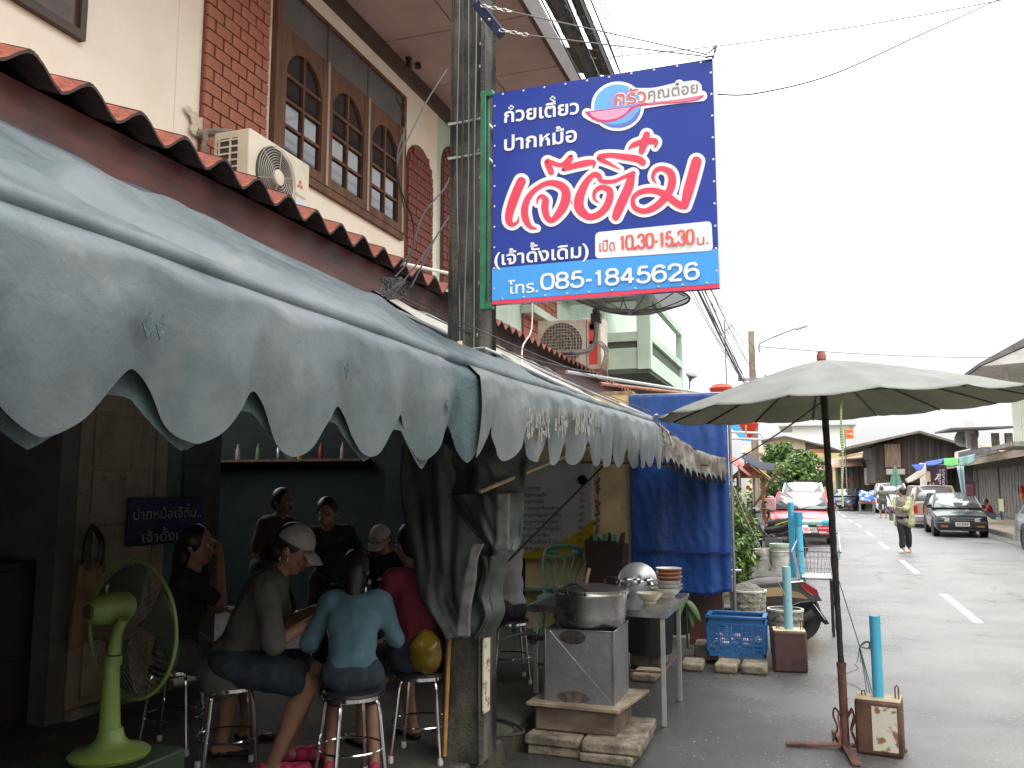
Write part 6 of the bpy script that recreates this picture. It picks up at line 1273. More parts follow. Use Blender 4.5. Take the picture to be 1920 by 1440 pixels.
# yellow strap sandal / strap and misc clogs
# ---------------- vehicles ----------------
carglass=mat('car_glass',(.30,.315,.325),r=.08,m=.6); tyre=rubber; rimm=mat('alloy',(.45,.45,.46),r=.35,m=.7); lampg=mat('headlamp_glass',(.55,.53,.47),r=.1,spec=1); redl=mat('tail_lamp_red',(.45,.02,.015),r=.15); plw=mat('number_plate_white',(.62,.60,.55),r=.5); inkp=mat('plate_ink',(.03,.03,.03),r=.6)
def loft(q,st,mi=0,closed=True):
    n=len(st[0]); vs=[p for s_ in st for p in s_]; fs=[]
    for i in range(len(st)-1):
        for j in range(n-1): fs.append((i*n+j,i*n+j+1,(i+1)*n+j+1,(i+1)*n+j))
    fs.append(tuple(range(n))); fs.append(tuple(range((len(st)-1)*n+n-1,(len(st)-1)*n-1,-1))); q.add(vs,fs,mi)
def car(name,lab,loc,rz,paint,L_=4.4,W_=1.7,H_=1.42,belt=.93,hood=.80,nose=.68,rear='sedan',wb=2.6,plate='',group='cars parked along the street',wr=.31,cab=None,dark=None,gr=0):
    """car points along -y (front at -y); origin at the centre of the front half of its footprint"""
    t=thing(name,lab,'pickup' if rear=='pickup' else 'car',(0,0,0),group); hw=W_/2; y0=-L_/2;y1=L_/2; gnd=.20
    def sec(y,w,zt,zb=gnd,crown=.03): return [(s*w*a,y,z) for s,a,z in ((-1,.90,zb),(-1,1.0,zb+.14),(-1,1.0,zb+(zt-zb)*.62),(-1,.965,zt-.02),(-1,.80,zt+crown*.5),(0,0,zt+crown),(1,.80,zt+crown*.5),(1,.965,zt-.02),(1,1.0,zb+(zt-zb)*.62),(1,1.0,zb+.14),(1,.90,zb),(0,0,zb))]
    cy0=y0+L_*(.27 if rear!='pickup' else .24); cy1=y1-(L_*.14 if rear=='sedan' else .03)
    if cab: cy0,cy1=y0+cab[0]*L_,y0+cab[1]*L_
    st=[sec(y0,hw*.86,nose-.12,.30),sec(y0+.05,hw*.93,nose),sec(y0+.35,hw*.985,nose+(hood-nose)*.6),sec(cy0,hw,hood+.06),sec(cy0+.35,hw,belt),sec(0,hw,belt+.01),sec(y1-.7,hw,belt+.02),sec(y1-.08,hw*.95,belt-(.02 if rear=='sedan' else -.02)),sec(y1,hw*.90,belt-.10,.32)]
    q=M(); loft(q,st); body=q.build('body',paint,t,ang=50)
    # greenhouse
    fs=.60 if not cab else .45; rs=.55 if rear=='sedan' else .22; rt=hw*.80; rb=hw*.955
    yA,yB,yC,yD=cy0,cy0+fs*1.15,cy1-rs*1.1,cy1
    zb=belt-.02; zt=H_
    def cs(y,w,z0,z1,wt): return [(-w,y,z0),(-(w*.5+wt*.5)-.01,y,(z0+z1)/2),(-wt,y,z1-.05),(-wt*.86,y,z1),(0,y,z1+.02),(wt*.86,y,z1),(wt,y,z1-.05),((w*.5+wt*.5)+.01,y,(z0+z1)/2),(w,y,z0)]
    roof=M(); roof.grid(lambda u,v:((u-.5)*2*rt*.94*(1-.06*abs(2*v-1)),yB+(yC-yB)*v,zt-.05*abs(2*u-1)**3-.02*abs(2*v-1)**2+.005),10,8); roof.build('roof',paint,t,solid=.03,ang=60)
    # pillars
    pl=M()
    for s in(-1,1):
        pl.tube([(s*rb*.97,yA+.02,zb+.02),(s*rt*.93,yB,zt-.03)],.035,6); pl.tube([(s*rb*.97,yD-.02,zb+.02),(s*rt*.93,yC,zt-.03)],.045,6); pl.tube([(s*rt*.93,yB,zt-.03),(s*rt*.96,(yB+yC)/2,zt-.02),(s*rt*.93,yC,zt-.03)],.035,6)
        ym=(yB+yC)/2-.05; pl.tube([(s*rb*.99,ym,zb),(s*rt*.98,ym,zt-.04)],.03,6)
    pl.build('pillar',paint,t)
    def gq(n,p,m_=carglass):
        M().add(p,[tuple(range(len(p)))]).build(n,m_,t,solid=.006)
    gq('windscreen',[(-rb*.93,yA,zb+.03),(0,yA-.05,zb+.03),(rb*.93,yA,zb+.03),(rt*.9,yB,zt-.03),(0,yB-.03,zt-.01),(-rt*.9,yB,zt-.03)])
    gq('rear_window',[(-rb*.90,yD,zb+.06),(rb*.90,yD,zb+.06),(rt*.88,yC,zt-.05),(-rt*.88,yC,zt-.05)])
    for s in(-1,1): gq('side_window',[(s*rb*.985,yA+.12,zb+.02),(s*rb*.985,yD-.10,zb+.02),(s*rt*.955,yC-.03,zt-.06),(s*rt*.955,yB+.05,zt-.06)])
    # interior dark box
    M().box((-rb*.8,yA+.15,zb-.3),(rb*.8,yD-.15,zb+.02)).build('interior',black,t)
    tr=M(); 
    for s in (-1,1): tr.tube([(s*(hw+.004),y0+.45,gnd+.30),(s*(hw+.006),y1-.4,gnd+.30)],.012,5)
    tr.tube([(-hw*.9,yA-.04,zb+.03),(hw*.9,yA-.04,zb+.03)],.014,5); tr.build('trim',black,t)
    for s in(-1,1): M().tube([(-s*.05,yA-.06,zb+.05),(-s*.55,yA+.10,zb+.17)],.006,4).build('wiper',black,t)
    for s in (-1,1):
        o=M().box((s*(hw+.02)-.08,yA+.22,zb+.02),(s*(hw+.02)+.08,yA+.32,zb+.14)).build('mirror',dark or paint,t,bevel=.02)
        for yy in (y0+.80,y0+.80+wb):
            M().lathe((s*(hw-.02),yy,wr+.015),[(0,0),(wr+.06,0),(wr+.06,.024),(wr+.045,.026)],28,axis=(s,0,0)).build('wheel_arch',black,t)
            wo=M().lathe((s*(hw-.19),yy,wr),[(wr*.62,0),(wr*.96,.0),(wr,.03),(wr,.18),(wr*.95,.21),(wr*.66,.215),(wr*.62,.19)],28,axis=(s,0,0)).build('wheel',tyre,t)
            r=M(); r.lathe((s*(hw-.02),yy,wr),[(wr*.60,.0),(wr*.64,.022),(wr*.56,.015),(wr*.54,-.02)],24,axis=(s,0,0)); r.lathe((s*(hw-.02),yy,wr),[(0,.012),(wr*.16,.012),(wr*.18,0)],12,axis=(s,0,0))
            for k in range(7): a=2*PI*k/7; u=V((0,math.cos(a),math.sin(a))); r.tube([V((s*(hw-.012),yy,wr))+u*wr*.12,V((s*(hw-.012),yy,wr))+u*wr*.6],.018,5)
            r.build('rim',rimm,wo); M().lathe((s*(hw-.05),yy,wr),[(0,0),(wr*.6,0)],20,axis=(s,0,0)).build('brake_shadow',black,wo)
    # front
    M().box((-hw*.93,y0-.05,.27),(hw*.93,y0+.12,.50)).build('front_bumper',dark or paint,t,bevel=.04)
    M().box((-hw*.42,y0-.025,nose-.20),(hw*.42,y0+.05,nose-.06)).build('grille',black,t,bevel=.01)
    if gr==1:
        q=M(); q.prism([(-.42,y0-.065,.62),(.42,y0-.065,.62),(.50,y0-.065,.30),(-.50,y0-.065,.30)],(0,.05,0)); q.build('grille_opening',black,t); q=M(); q.tube([(-.50,y0-.07,.30),(-.42,y0-.07,.63),(.42,y0-.07,.63),(.50,y0-.07,.30)],.02,6); q.build('grille_surround',chrome,t)
    else: M().box((-hw*.44,y0-.032,nose-.135),(hw*.44,y0-.02,nose-.12)).box((-hw*.44,y0-.032,nose-.07),(hw*.44,y0-.02,nose-.055)).build('grille_bar',rimm,t)
    for s in(-1,1):
        a=hw*.46;b=hw*.88; q=M(); q.prism([(s*a,y0-.03,nose-.19),(s*b,y0+.03,nose-.17),(s*b*1.0,y0+.05,nose-.03+.03*gr),(s*a,y0-.02,nose-.07)],(0,.06,0)); q.build('headlight',lampg,t,bevel=.008)
        M().box((s*hw*.66-.11,y0-.056,.33),(s*hw*.66+.11,y0-.04,.39)).build('fog_lamp',mat('amber',(.35,.13,.04),r=.3) if gr==0 else lampg,t)
    M().box((-hw*.85,y0-.053,.22),(hw*.85,y0+.1,.28)).build('air_dam',black,t)
    px=0.25 if gr==1 else .0
    if plate:
        M().box((px-.21,y0-.075,.36),(px+.21,y0-.068,.50)).build('number_plate',plw,t); text_on(M(),plate,(px-.16,y0-.078,.40),(px+.16,y0-.078,.40),.065,off=.02).build('plate_lettering',inkp,t)
    # rear
    M().box((-hw*.95,y1-.12,.28),(hw*.95,y1+.06,.50)).build('rear_bumper',rimm if rear=='pickup' else paint,t,bevel=.03)
    for s in(-1,1):
        M().box((s*hw*.90-.07,y1-.03,.60),(s*hw*.90+.07,y1+.025,.90)).build('tail_light',redl,t,bevel=.01)
    M().box((-.2,y1+.03,.56),(.2,y1+.04,.68)).build('number_plate',plw,t)
    put(t,loc,rz); return t
redp=mat('red_car_paint',(.42,.035,.05),(.38,.03,.045),sc=2,r=.3,coat=.6); drkp=mat('dark_green_grey_paint',(.022,.03,.034),r=.25,coat=.5); blup=mat('navy_car_paint',(.04,.05,.11),r=.3,coat=.5); whtp=mat('white_car_paint',(.70,.70,.70),r=.3,coat=.5); gldp=mat('champagne_paint',(.36,.28,.20),(.33,.255,.18),sc=3,r=.35,coat=.4); silp=mat('silver_paint',(.42,.43,.44),r=.3,m=.5,coat=.5)
pz=P(1503,1022,Z=0)
car('parked_car','red saloon facing the viewer with a trapezoid grille, behind the black motorcycle',(pz.x+.02,pz.y+2.3,0),R_(-1),redp,H_=1.48,W_=1.78,belt=.97,hood=.86,nose=.72,plate='กธ 2617',gr=1)
pz=P(1520,1000,Z=0); car('parked_car','white car parked right behind the red saloon, only its roof showing',(P(1508,925,Y=35).x-.05,35.5,0),R_(-1),whtp,H_=1.80,W_=1.75,belt=1.1,hood=1.0,nose=.9,rear='van',gr=0)
wc=[o for o in COL.objects if o.get('label','').startswith('white car parked right')][0]
M().box((-.75,-.9,1.86),(.75,-.8,1.90)).box((-.80,-.9,1.80),(-.74,.6,1.87)).box((.74,-.9,1.80),(.80,.6,1.87)).build('roof_rack',black,None).parent=wc
pa=P(1797,1010,Z=0); car('parked_car','dark green grey hatchback facing the viewer beside the sandy pavement',(4.66,31.3+2.1,0),R_(-1.5),drkp,L_=4.2,W_=1.60,H_=1.42,belt=.92,hood=.82,nose=.69,rear='van',plate='ฟว 2554',dark=black)
pb=car('parked_pickup','champagne pickup with a canopy seen from behind the dark hatchback',(4.62,40.2,0),R_(181),gldp,L_=5.0,W_=1.68,H_=1.68,belt=1.08,hood=1.0,nose=.90,rear='pickup',cab=(.30,.995),wr=.36)
car('parked_car','navy saloon facing the viewer at the far bend of the road',(P(1592,945,Y=63).x,65,.05),R_(-14),blup,H_=1.42,L_=4.4,W_=1.7,plate='ผก 218')
car('parked_car','white sport utility car seen from behind beside the man in olive',(P(1668,945,Y=57).x+.2,59.5,.02),R_(180),whtp,L_=4.6,W_=1.85,H_=1.82,belt=1.1,hood=1.0,nose=.85,rear='van',cab=(.24,.99),wr=.37)
car('parked_car','silver car cut off by the right edge of the frame, front wheel showing',(P(1903,1050,Z=0).x+1.86,22.9+1.85,0),R_(2),silp,H_=1.45,L_=4.5,W_=1.75,dark=silp)
for o in [o for o in COL.objects if o.get('label','').startswith('silver car')]:
    for c_ in [c_ for c_ in o.children if c_.name.startswith('tail_light')]: bpy.data.objects.remove(c_)
# ---------------- motorcycles ----------------
def wheel(q,c,r,w_,ax): q.lathe(V(c)-V(ax)*w_/2,[(r*.80,0),(r*.95,0),(r,w_*.3),(r,w_*.7),(r*.95,w_),(r*.80,w_)],30,axis=ax)
def scooterA():
    t=thing('scooter','black and cream scooter with brown seat parked tail out behind the buckets','motorcycle',(0,0,0)); Yp=9.75
    f=lambda x,y,dy=0:P(x,y,Y=Yp+dy)
    wc_=f(1487,1150); wc_.z=.30
    q=M(); wheel(q,wc_,.285,.10,(0,1,0)); w=q.build('wheel',tyre,t); q=M()
    q.lathe(wc_-V((0,.03,0)),[(.225,0),(.235,.01),(.235,.05),(.225,.06)],28,axis=(0,1,0),cap=False); q.lathe(wc_-V((0,.05,0)),[(0,0),(.05,0),(.05,.1),(0,.1)],14,axis=(0,1,0))
    for k in range(20): a=2*PI*k/20; q.tube([wc_+V((.05*math.cos(a),-.03,.05*math.sin(a))),wc_+V((.228*math.cos(a+.25),0,.228*math.sin(a+.25)))],.0025,3)
    q.build('rim',chrome,w)
    # seat
    def seat_(u,v):
        x0=f(1368,1100);x1=f(1500,1083); x=x0.x+(x1.x-x0.x)*u; top=.80+.05*math.sin(u*2.6)-.02*u; top=x0.z+(.12)*math.sin(min(1,u*1.35)*PI*.56)+.0*u; a=PI*v; w_=.13*(math.sin(PI*min(u*.85+.12,1)))**.6; return (x,Yp-w_*math.cos(a),top-.10+.10*math.sin(a)**.6)
    M().grid(seat_,24,12).build('seat',mat('brown_grey_seat',(.11,.09,.09),(.08,.065,.065),sc=9,r=.55),t,ang=80)
    def cowl(pts,mm,m,half=.14,off=0):
        q=M(); 
        for s in(-1,1): q.add([V((P(x,y,Y=Yp).x,Yp+s*(half-inn),P(x,y,Y=Yp).z)) for x,y,inn in pts],[tuple(range(len(pts)))])
        n=len(pts); q.f+=[[i,(i+1)%n,n+(i+1)%n,n+i] for i in range(n)]; q.mi+=[0]*n
        return q.build(mm,m,t,bevel=.012)
    cowl([(1372,1100,.0),(1395,1128,0),(1440,1148,0),(1500,1125,0),(1538,1122,.03),(1530,1110,.05),(1500,1086,.03),(1440,1095,.0)],'side_cowl',mat('cowl_black',(.035,.033,.03),r=.25,coat=.5),half=.15)
    cowl([(1425,1103,0),(1460,1100,0),(1500,1110,0),(1515,1120,.03),(1470,1112,0),(1430,1114,0)],'cream_stripe',mat('cream_panel',(.55,.38,.2),r=.3),half=.158)
    cowl([(1502,1092,.0),(1530,1105,.02),(1535,1120,.03),(1515,1106,0)],'tail_light',mat('dark_tail_red',(.22,.015,.02),r=.12),half=.12)
    cowl([(1368,1080,0),(1378,1083,0),(1374,1105,0),(1366,1108,0)],'front_cowl',MATS['cream_panel'],half=.12)
    cowl([(1490,1130,.08),(1525,1128,.08),(1552,1167,.1),(1548,1168,.1),(1510,1140,.08)],'mudguard',black,half=.15)
    q=M(); a=f(1522,1128);b=f(1545,1160); q.add([a+V((.01,-.11,0)),a+V((.01,.11,0)),b+V((.01,.11,0)),b+V((.01,-.11,0))],[(0,1,2,3)]); q.build('number_plate',plw,t,solid=.004)
    M().tube(curve([f(1395,1150),f(1430,1165),f(1480,1170),f(1510,1150)],5),.03,8).build('engine_case',mat('engine_grey',(.1,.1,.1),r=.5),t)
    M().tube([f(1470,1180,-.13),f(1525,1148,-.13)],[.035,.042],10).build('muffler',mat('dark_muffler',(.08,.08,.08),r=.4,m=.6),t)
    M().tube([f(1365,1070,-.1),f(1390,1070,-.1)],.014,10).tube([f(1300,1075,.2),f(1365,1070,-.1)],.01,8).build('brake_lever',chrome,t)
    M().tube([f(1470,1093,-.15),f(1505,1090,-.12),f(1520,1100,0)],.010,8).build('grab_rail',chrome,t)
    fw=wc_-V((1.22,0,0)); q=M(); wheel(q,fw,.285,.09,(0,1,0)); q.build('wheel',tyre,t)
    M().tube([fw,fw+V((.15,0,.55)),fw+V((.22,0,.70))],.03,8).build('fork',black,t); M().box((fw.x+.2,Yp-.14,.28),(wc_.x-.3,Yp+.14,.36)).build('footboard',black,t,bevel=.02)
    M().tube([(fw.x+.1,Yp-.02,.35),(fw.x+.27,Yp-.02,.85)],.09,10).build('leg_shield',MATS['cowl_black'],t)
    M().tube([(wc_.x-.45,Yp-.12,.36),(wc_.x-.5,Yp-.22,.0)],.012,6).build('side_stand',black,t)
    return t
scooterA()
def motoB():
    t=thing('motorcycle','black motorcycle with lime trim leaning on its stand by the weeds','motorcycle',(0,0,0)); b1=mat('gloss_black',(.02,.02,.022),r=.25,coat=.4); lime=mat('lime_trim',(.5,.6,.03),r=.4)
    # built along +x (rear) with front at -x
    for x in(-.62,.62):
        q=M(); wheel(q,(x,0,.28),.28,.07,(0,1,0)); w=q.build('wheel',tyre,t); q=M(); q.lathe((x,-.03,.28),[(.215,0),(.225,.06)],24,axis=(0,1,0),cap=False); q.lathe((x,-.04,.28),[(0,0),(.05,0),(.05,.08),(0,.08)],12,axis=(0,1,0))
        for k in range(8): a=PI*k/4; q.tube([(x,0,.28),(x+.22*math.cos(a),0,.28+.22*math.sin(a))],.008,4)
        q.build('rim',mat('dark_rim',(.06,.06,.06),r=.4,m=.5),w)
    M().tube([(-.62,-.05,.28),(-.42,-.05,.75)],.02).tube([(-.62,.05,.28),(-.42,.05,.75)],.02).build('fork',rimm,t)
    M().prism([(-.80,-.05,.55),(-.62,-.05,.60),(-.42,-.05,.50),(-.40,-.05,.46),(-.62,-.05,.56),(-.80,-.05,.52)],(0,.10,0)).build('front_mudguard',redp,t)
    q=M(); q.tube(curve([(-.50,0,.90),(-.42,0,.72),(-.28,0,.50),(-.10,0,.38),(.05,0,.36)],6),[.13]*8+[.12]*8+[.10]*9,12); q.build('leg_shield',b1,t)
    q=M(); q.tube(curve([(-.18,0,.60),(.1,0,.62),(.35,0,.68),(.60,0,.80),(.78,0,.86)],6),[.10]*6+[.12]*6+[.11]*6+[.07]*7,12); q.build('tail_cowl',b1,t)
    M().tube(curve([(-.10,0,.72),(.12,0,.74),(.35,0,.77),(.62,0,.88)],6),[.08]*6+[.10]*6+[.08]*7,12).build('seat',mat('black_seat',(.025,.025,.025),r=.7),t)
    q=M()
    for s in(-1,1): q.tube([(.15,s*.115,.70),(.45,s*.11,.79),(.78,s*.06,.90)],.012,5); q.tube([(-.46,s*.12,.85),(-.36,s*.14,.62),(-.25,s*.12,.45)],.010,5)
    q.build('lime_stripe',lime,t)
    M().ball((-.50,0,.98),(.13,.12,.10),14).build('headlamp_cowl',b1,t); M().ball((-.585,0,.97),(.06,.08,.05),12).build('headlight',lampg,t)
    M().tube(curve([(-.36,-.33,1.02),(-.44,-.18,1.04),(-.44,.18,1.04),(-.36,.33,1.02)],5),.014,8).build('handlebar',black,t)
    for s in(-1,1): M().tube([(-.42,s*.2,1.04),(-.44,s*.26,1.18)],.006,5).ball((-.44,s*.28,1.20),(.02,.06,.035),10).build('mirror',black,t); M().lathe((-.55,s*.16,.88),[(0,0),(.03,.0),(.03,.04),(0,.05)],10,axis=(-1,0,0)).build('indicator',mat('indicator_orange',(.6,.25,.03),r=.3),t)
    M().cb((-.02,0,.32),(.34,.22,.22)).cb((-.12,0,.42),(.16,.16,.14)).build('engine',mat('engine_grey',(.1,.1,.1),r=.5),t,bevel=.03)
    M().tube([(.0,.13,.26),(.3,.15,.27),(.75,.16,.38)],[.02,.035,.045],10).build('muffler',mat('dark_muffler',(.08,.08,.08),r=.4,m=.6),t)
    M().prism([(.70,-.09,.78),(.86,-.09,.58),(.90,-.09,.60),(.76,-.09,.82)],(0,.18,0)).build('rear_mudguard',redp,t); M().prism([(.80,-.11,.74),(.90,-.11,.56),(.91,-.11,.57),(.81,-.11,.75)],(0,.22,0)).build('number_plate',plw,t)
    M().ball((.80,0,.84),(.05,.07,.04),10).build('tail_light',redl,t); M().tube([(.05,.12,.3),(.12,.28,.0)],.012,6).build('side_stand',black,t)
    pz=P(1452,1045,Z=.1); put(t,(pz.x,pz.y+.1,.1),R_(-38)); return t
motoB()
# ---------------- buckets on the verge ----------------
for (x,y,lab,hh) in((1432,1070,'low white paint bucket on the verge',.40),(1463,1072,'taller white bucket with pale green rim on the verge',.50)):
    c=P(x,y,Z=.1); t=thing('paint_bucket',lab,'bucket',c); r=.175; 
    M().lathe(c,[(0,0),(r*.82,0),(r*.93,hh*.72),(r,hh*.74),(r*.95,hh*.78),(r*1.0,hh*.80),(r*.98,hh),(r*.9,hh),(r*.88,hh*.9),(0,hh*.9)],26).build('shell',mat('dirty_white_plastic',(.52,.51,.46),(.36,.35,.3),sc=7,r=.5,c3=(.25,.23,.18),sc3=14,th3=(.6,.75)),t)
    if hh>.45: M().lathe(c,[(r*.985,hh*.80),(r*1.0,hh*1.0),(r*1.03,hh*1.01)],26,cap=False).build('green_rim',mat('pale_green_paint',(.42,.55,.42),(.5,.58,.48),sc=9,r=.5),t,solid=.004)
    M().tube([c+V((r*.97*math.cos(a),-abs(r*1.0*math.sin(a)),hh*.78-.11*math.sin(a))) for a in [PI*k/12 for k in range(13)]],.004,5).build('handle',greyc,t)
# ---------------- vegetation ----------------
def foliage(q,c,rad,n,s,seed,mi3=(.5,.3),dens=1.0,long=1.7,hang=0):
    rg=random.Random(seed); cl=[V((rg.gauss(0,.5),rg.gauss(0,.5),rg.gauss(0,.45))) for _ in range(max(6,n//60))]
    for i in range(n):
        k=rg.choice(cl); d=V((rg.gauss(0,1),rg.gauss(0,1),rg.gauss(0,1))).normalized()*.30*rg.random()**.4; p=k+d
        if p.length>1.15: p=p.normalized()*(1.15*rg.random()**.2)
        p=V((p.x*rad[0],p.y*rad[1],p.z*rad[2]))+V(c); nr=V((rg.gauss(0,1),rg.gauss(0,1),rg.gauss(.6,1))).normalized(); x,y=basis(nr); a=rg.uniform(0,2*PI); u=x*math.cos(a)+y*math.sin(a); v=nr.cross(u); ss=s*rg.uniform(.6,1.3); r_=rg.random(); u=(u-V((0,0,hang))).normalized()
        q.add([p-u*ss*long*.5,p+v*ss*.35,p+u*ss*long*.5,p-v*ss*.35],[(0,1,2,3)],0 if r_<mi3[0] else (1 if r_<mi3[0]+mi3[1] else 2))
def plant(name,lab,cat,c,rad,n,s,seed,trunk=None,crown='crown',group=None,**k):
    t=thing(name,lab,cat,(c[0],c[1],trunk if trunk is not None else c[2]-rad[2]),group); q=M(); foliage(q,c,rad,n,s,seed,**k); q.build(crown,[leafA,leafB,leafC],t,flat=True)
    if trunk is not None:
        b=V((c[0],c[1],trunk)); top=V(c); q=M(); q.tube(curve([b,b.lerp(top,.5)+V((.08,.05,0)),top],4),[.11-.007*j for j in range(9)],8); rg=random.Random(seed)
        for j in range(6): q.tube([b.lerp(top,.55),top+V((rg.uniform(-.7,.7)*rad[0],rg.uniform(-.7,.7)*rad[1],rg.uniform(-.3,.5)*rad[2]))],[.05,.015],6)
        q.build('trunk',barkm,t)
    return t
c=P(1500,880,Y=40); plant('leafy_tree','rounded bright green tree behind the white car','tree',(c.x,40,c.z-.25),(1.15,1.2,.95),5200,.13,1,trunk=.1,mi3=(.45,.42))
c=P(1468,856,Y=42); plant('leafy_tree','taller feathery green tree rising left of the rounded tree','tree',(c.x,42,c.z-.1),(.8,.9,.75),3200,.14,2,trunk=.1,mi3=(.6,.2),long=3.2)
c=P(1445,905,Y=36); plant('shrub','dark green shrub behind the wooden shrine','shrub',(c.x,36,c.z-.5),(.9,1,1.2),2400,.12,3,mi3=(.5,.25))
for k,(x,y,Y_,r,lab) in enumerate([(1378,965,17,.38,'leafy shrub growing just past the tarpaulin edge'),(1392,1000,16.2,.36,'lower leafy shrub beside the black motorcycle'),(1376,1010,14.5,.32,'spreading weed clump nearest the tarpaulin'),(1398,1045,13.6,.30,'grassy clump by the low white bucket')]):
    c=P(x,y,Y=Y_); plant('shrub',lab,'shrub',(c.x-.12,Y_,max(c.z-.05,.35)),(r,r*1.2,max(c.z,.4)*.75),1300,.06,20+k,crown='leaves',long=2.2,hang=.3*(k%2),mi3=(.5,.35))
q=M(); rg=random.Random(31)
for i in range(7000):
    y=rg.uniform(10.5,30); x=-1.62-rg.random()**1.5*2.2; h=rg.uniform(.05,.22); a=rg.uniform(0,PI); dx,dy=.006*math.cos(a),.006*math.sin(a); l_=V((rg.gauss(0,.05),rg.gauss(0,.05),h)); p=V((x,y,.09)); q.add([p-V((dx,dy,0)),p+V((dx,dy,0)),p+l_],[(0,1,2)],i%3)
tag(q.build('verge_grass',[leafA,leafB,leafC],flat=True),'green grass and weeds covering the verge beyond the tarpaulin','grass')['kind']='stuff'
# ---------------- shrine / kiosk, red awning ----------------
sk_=thing('wooden_kiosk','varnished wooden kiosk with gabled roof beside the weeds','kiosk',(0,0,0)); Yk=25.5
kx=P(1411,990,Y=Yk).x; kw=.50; kz=.1; zr=P(1410,870,Y=Yk).z; ze=P(1410,894,Y=Yk).z
for a,b in((-1,-1),(1,-1),(1,1),(-1,1)): M().box((kx+a*.34-.04,Yk+b*.3-.04,kz),(kx+a*.34+.04,Yk+b*.3+.04,ze)).build('post',woodo,sk_,bevel=.004)
for s in(-1,1): M().prism([(kx,Yk-.55,zr),(kx+s*kw*1.05,Yk-.55,ze-.08),(kx+s*kw*1.05,Yk-.55,ze-.02),(kx,Yk-.55,zr+.07)],(0,1.1,0)).build('roof_slope',woodo,sk_)
M().prism([(kx-.42,Yk-.5,ze-.04),(kx+.42,Yk-.5,ze-.04),(kx,Yk-.5,zr-.03)],(0,.03,0)).build('gable_board',woodo,sk_)
for k in range(7): M().box((kx-.36+k*.105,Yk-.36,kz+.05),(kx-.36+k*.105+.095,Yk-.33,.80+.10*(k%2)*0)).build('plank',woodo,sk_,bevel=.004)
M().box((kx-.4,Yk-.38,.80),(kx+.4,Yk+.36,.85)).build('counter',woodo,sk_,bevel=.005)
q=M(); q.ball((kx-.12,Yk,.95),(.12,.1,.10),10,0); q.ball((kx+.12,Yk-.05,.92),(.11,.1,.07),10,1); q.ball((kx-.02,Yk-.3,.72),(.07,.05,.06),10,1); q.lathe((kx-.2,Yk-.2,.85),[(.05,0),(.05,.18),(0,.19)],10,mi=2); tag(q.build('offering',[mat('glass_dull',(.3,.32,.3),r=.2),whitep,borg]),'bowls and jars standing on the kiosk counter','offerings')
tag(M().ball((kx-.08,Yk-.1,1.62),(.06,.05,.06),8).ball((kx-.02,Yk-.1,1.56),(.05,.04,.05),8).build('flower_garland',mat('yellow_flower',(.7,.5,.03),(.6,.35,.02),sc=40,r=.7)),'small yellow flower garland hanging in the wooden kiosk','garland')
c=P(1436,945,Y=25); tag(M().box((c.x-.02,25,c.z-.18),(c.x+.26,25.2,c.z+.16)).ball((c.x+.12,25.1,c.z+.18),(.12,.1,.05),8).build('pink_sack',mat('pink_sack',(.62,.35,.36),(.5,.28,.3),sc=8,r=.8),bevel=.03),'pink sack hung on the right side of the wooden kiosk','sack')
rs=thing('red_awning_shop','open fronted shop with a curved red corrugated awning beyond the tarpaulin','shop',(-3.4,27,.1)); 
A=P(1368,815,Y=23);B=P(1420,850,Y=29.5)
for k in range(13):
    def rf(u,v,k=k):
        y=23+k*.5+.48*u; z=A.z-.95*v*v-.15*v; x=-3.6+2.1*v; return (x,y,z+.03*math.sin(u*PI))
    M().grid(rf,4,8).build('roof_sheet',mat('red_steel_roof',(.33,.07,.05),(.24,.05,.04),sc=3,r=.5),rs,solid=.01)
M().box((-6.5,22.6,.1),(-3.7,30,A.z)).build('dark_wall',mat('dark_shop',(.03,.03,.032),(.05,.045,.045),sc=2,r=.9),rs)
M().tube([(-1.75,23.1,.1),(-1.75,23.1,2.2)],.03).tube([(-1.75,29.3,.1),(-1.75,29.3,2.2)],.03).build('post',galv,rs)
tag(M().grid(lambda u,v:(P(1395+58*u,847+18*u,Y=26-2*u).x,26-2*u-1.0*v,P(1395+58*u,847+22*u,Y=26-2*u).z-.22*v-.10*math.sin(PI*u)),16,6).build('shade_cloth',mat('navy_shade',(.015,.02,.035),r=.8),solid=.004,ang=180),'dark navy shade cloth sagging over the wooden kiosk','shade cloth')
tag(M().tube([P(1469,873,Y=24),P(1395,975,Y=25)],.03).build('bamboo_pole',mat('old_bamboo',(.25,.2,.12),r=.8)),'slanting bamboo pole holding up the navy shade cloth','pole')
c=P(1385,935,Y=21.5); rc=thing('red_chair','red metal chair half hidden behind the tarpaulin pole','chair',(c.x,21.5,.1)); rd=mat('red_metal',(.4,.03,.03),r=.5)
q=M(); 
for k in range(4): q.tube([(c.x-.32,21.5,.55+.13*k),(c.x+.22,21.5,.55+.13*k+.02)],.02)
q.tube([(c.x+.22,21.5,.1),(c.x+.22,21.5,1.0)],.02).tube([(c.x-.32,21.5,.1),(c.x-.32,21.5,1.0)],.02); q.build('frame',rd,rc); M().box((c.x-.32,21.5,.5),(c.x+.22,21.95,.54)).build('seat',rd,rc)
for (x,y,lab) in((1353,735,'red paper lantern above the umbrella edge'),(1404,800,'red lantern hanging by the street lamp pole')):
    c=P(x,y,Y=24 if x<1400 else 30); tag(M().lathe(c,[(0,-.42),(.10,-.32),(.26,-.05),(.34,.10),(.22,.2),(0,.24)],16).build('lantern',mat('lantern_red',(.60,.06,.03),r=.7)),lab,'lantern')
tag(M().tube([P(x,y,Y=23.4) for x,y in ((1370,810),(1425,812),(1430,818),(1425,824),(1372,822))],.03).build('neon_frame',whitep),'pale rounded frame sticking out above the red awning','frame')
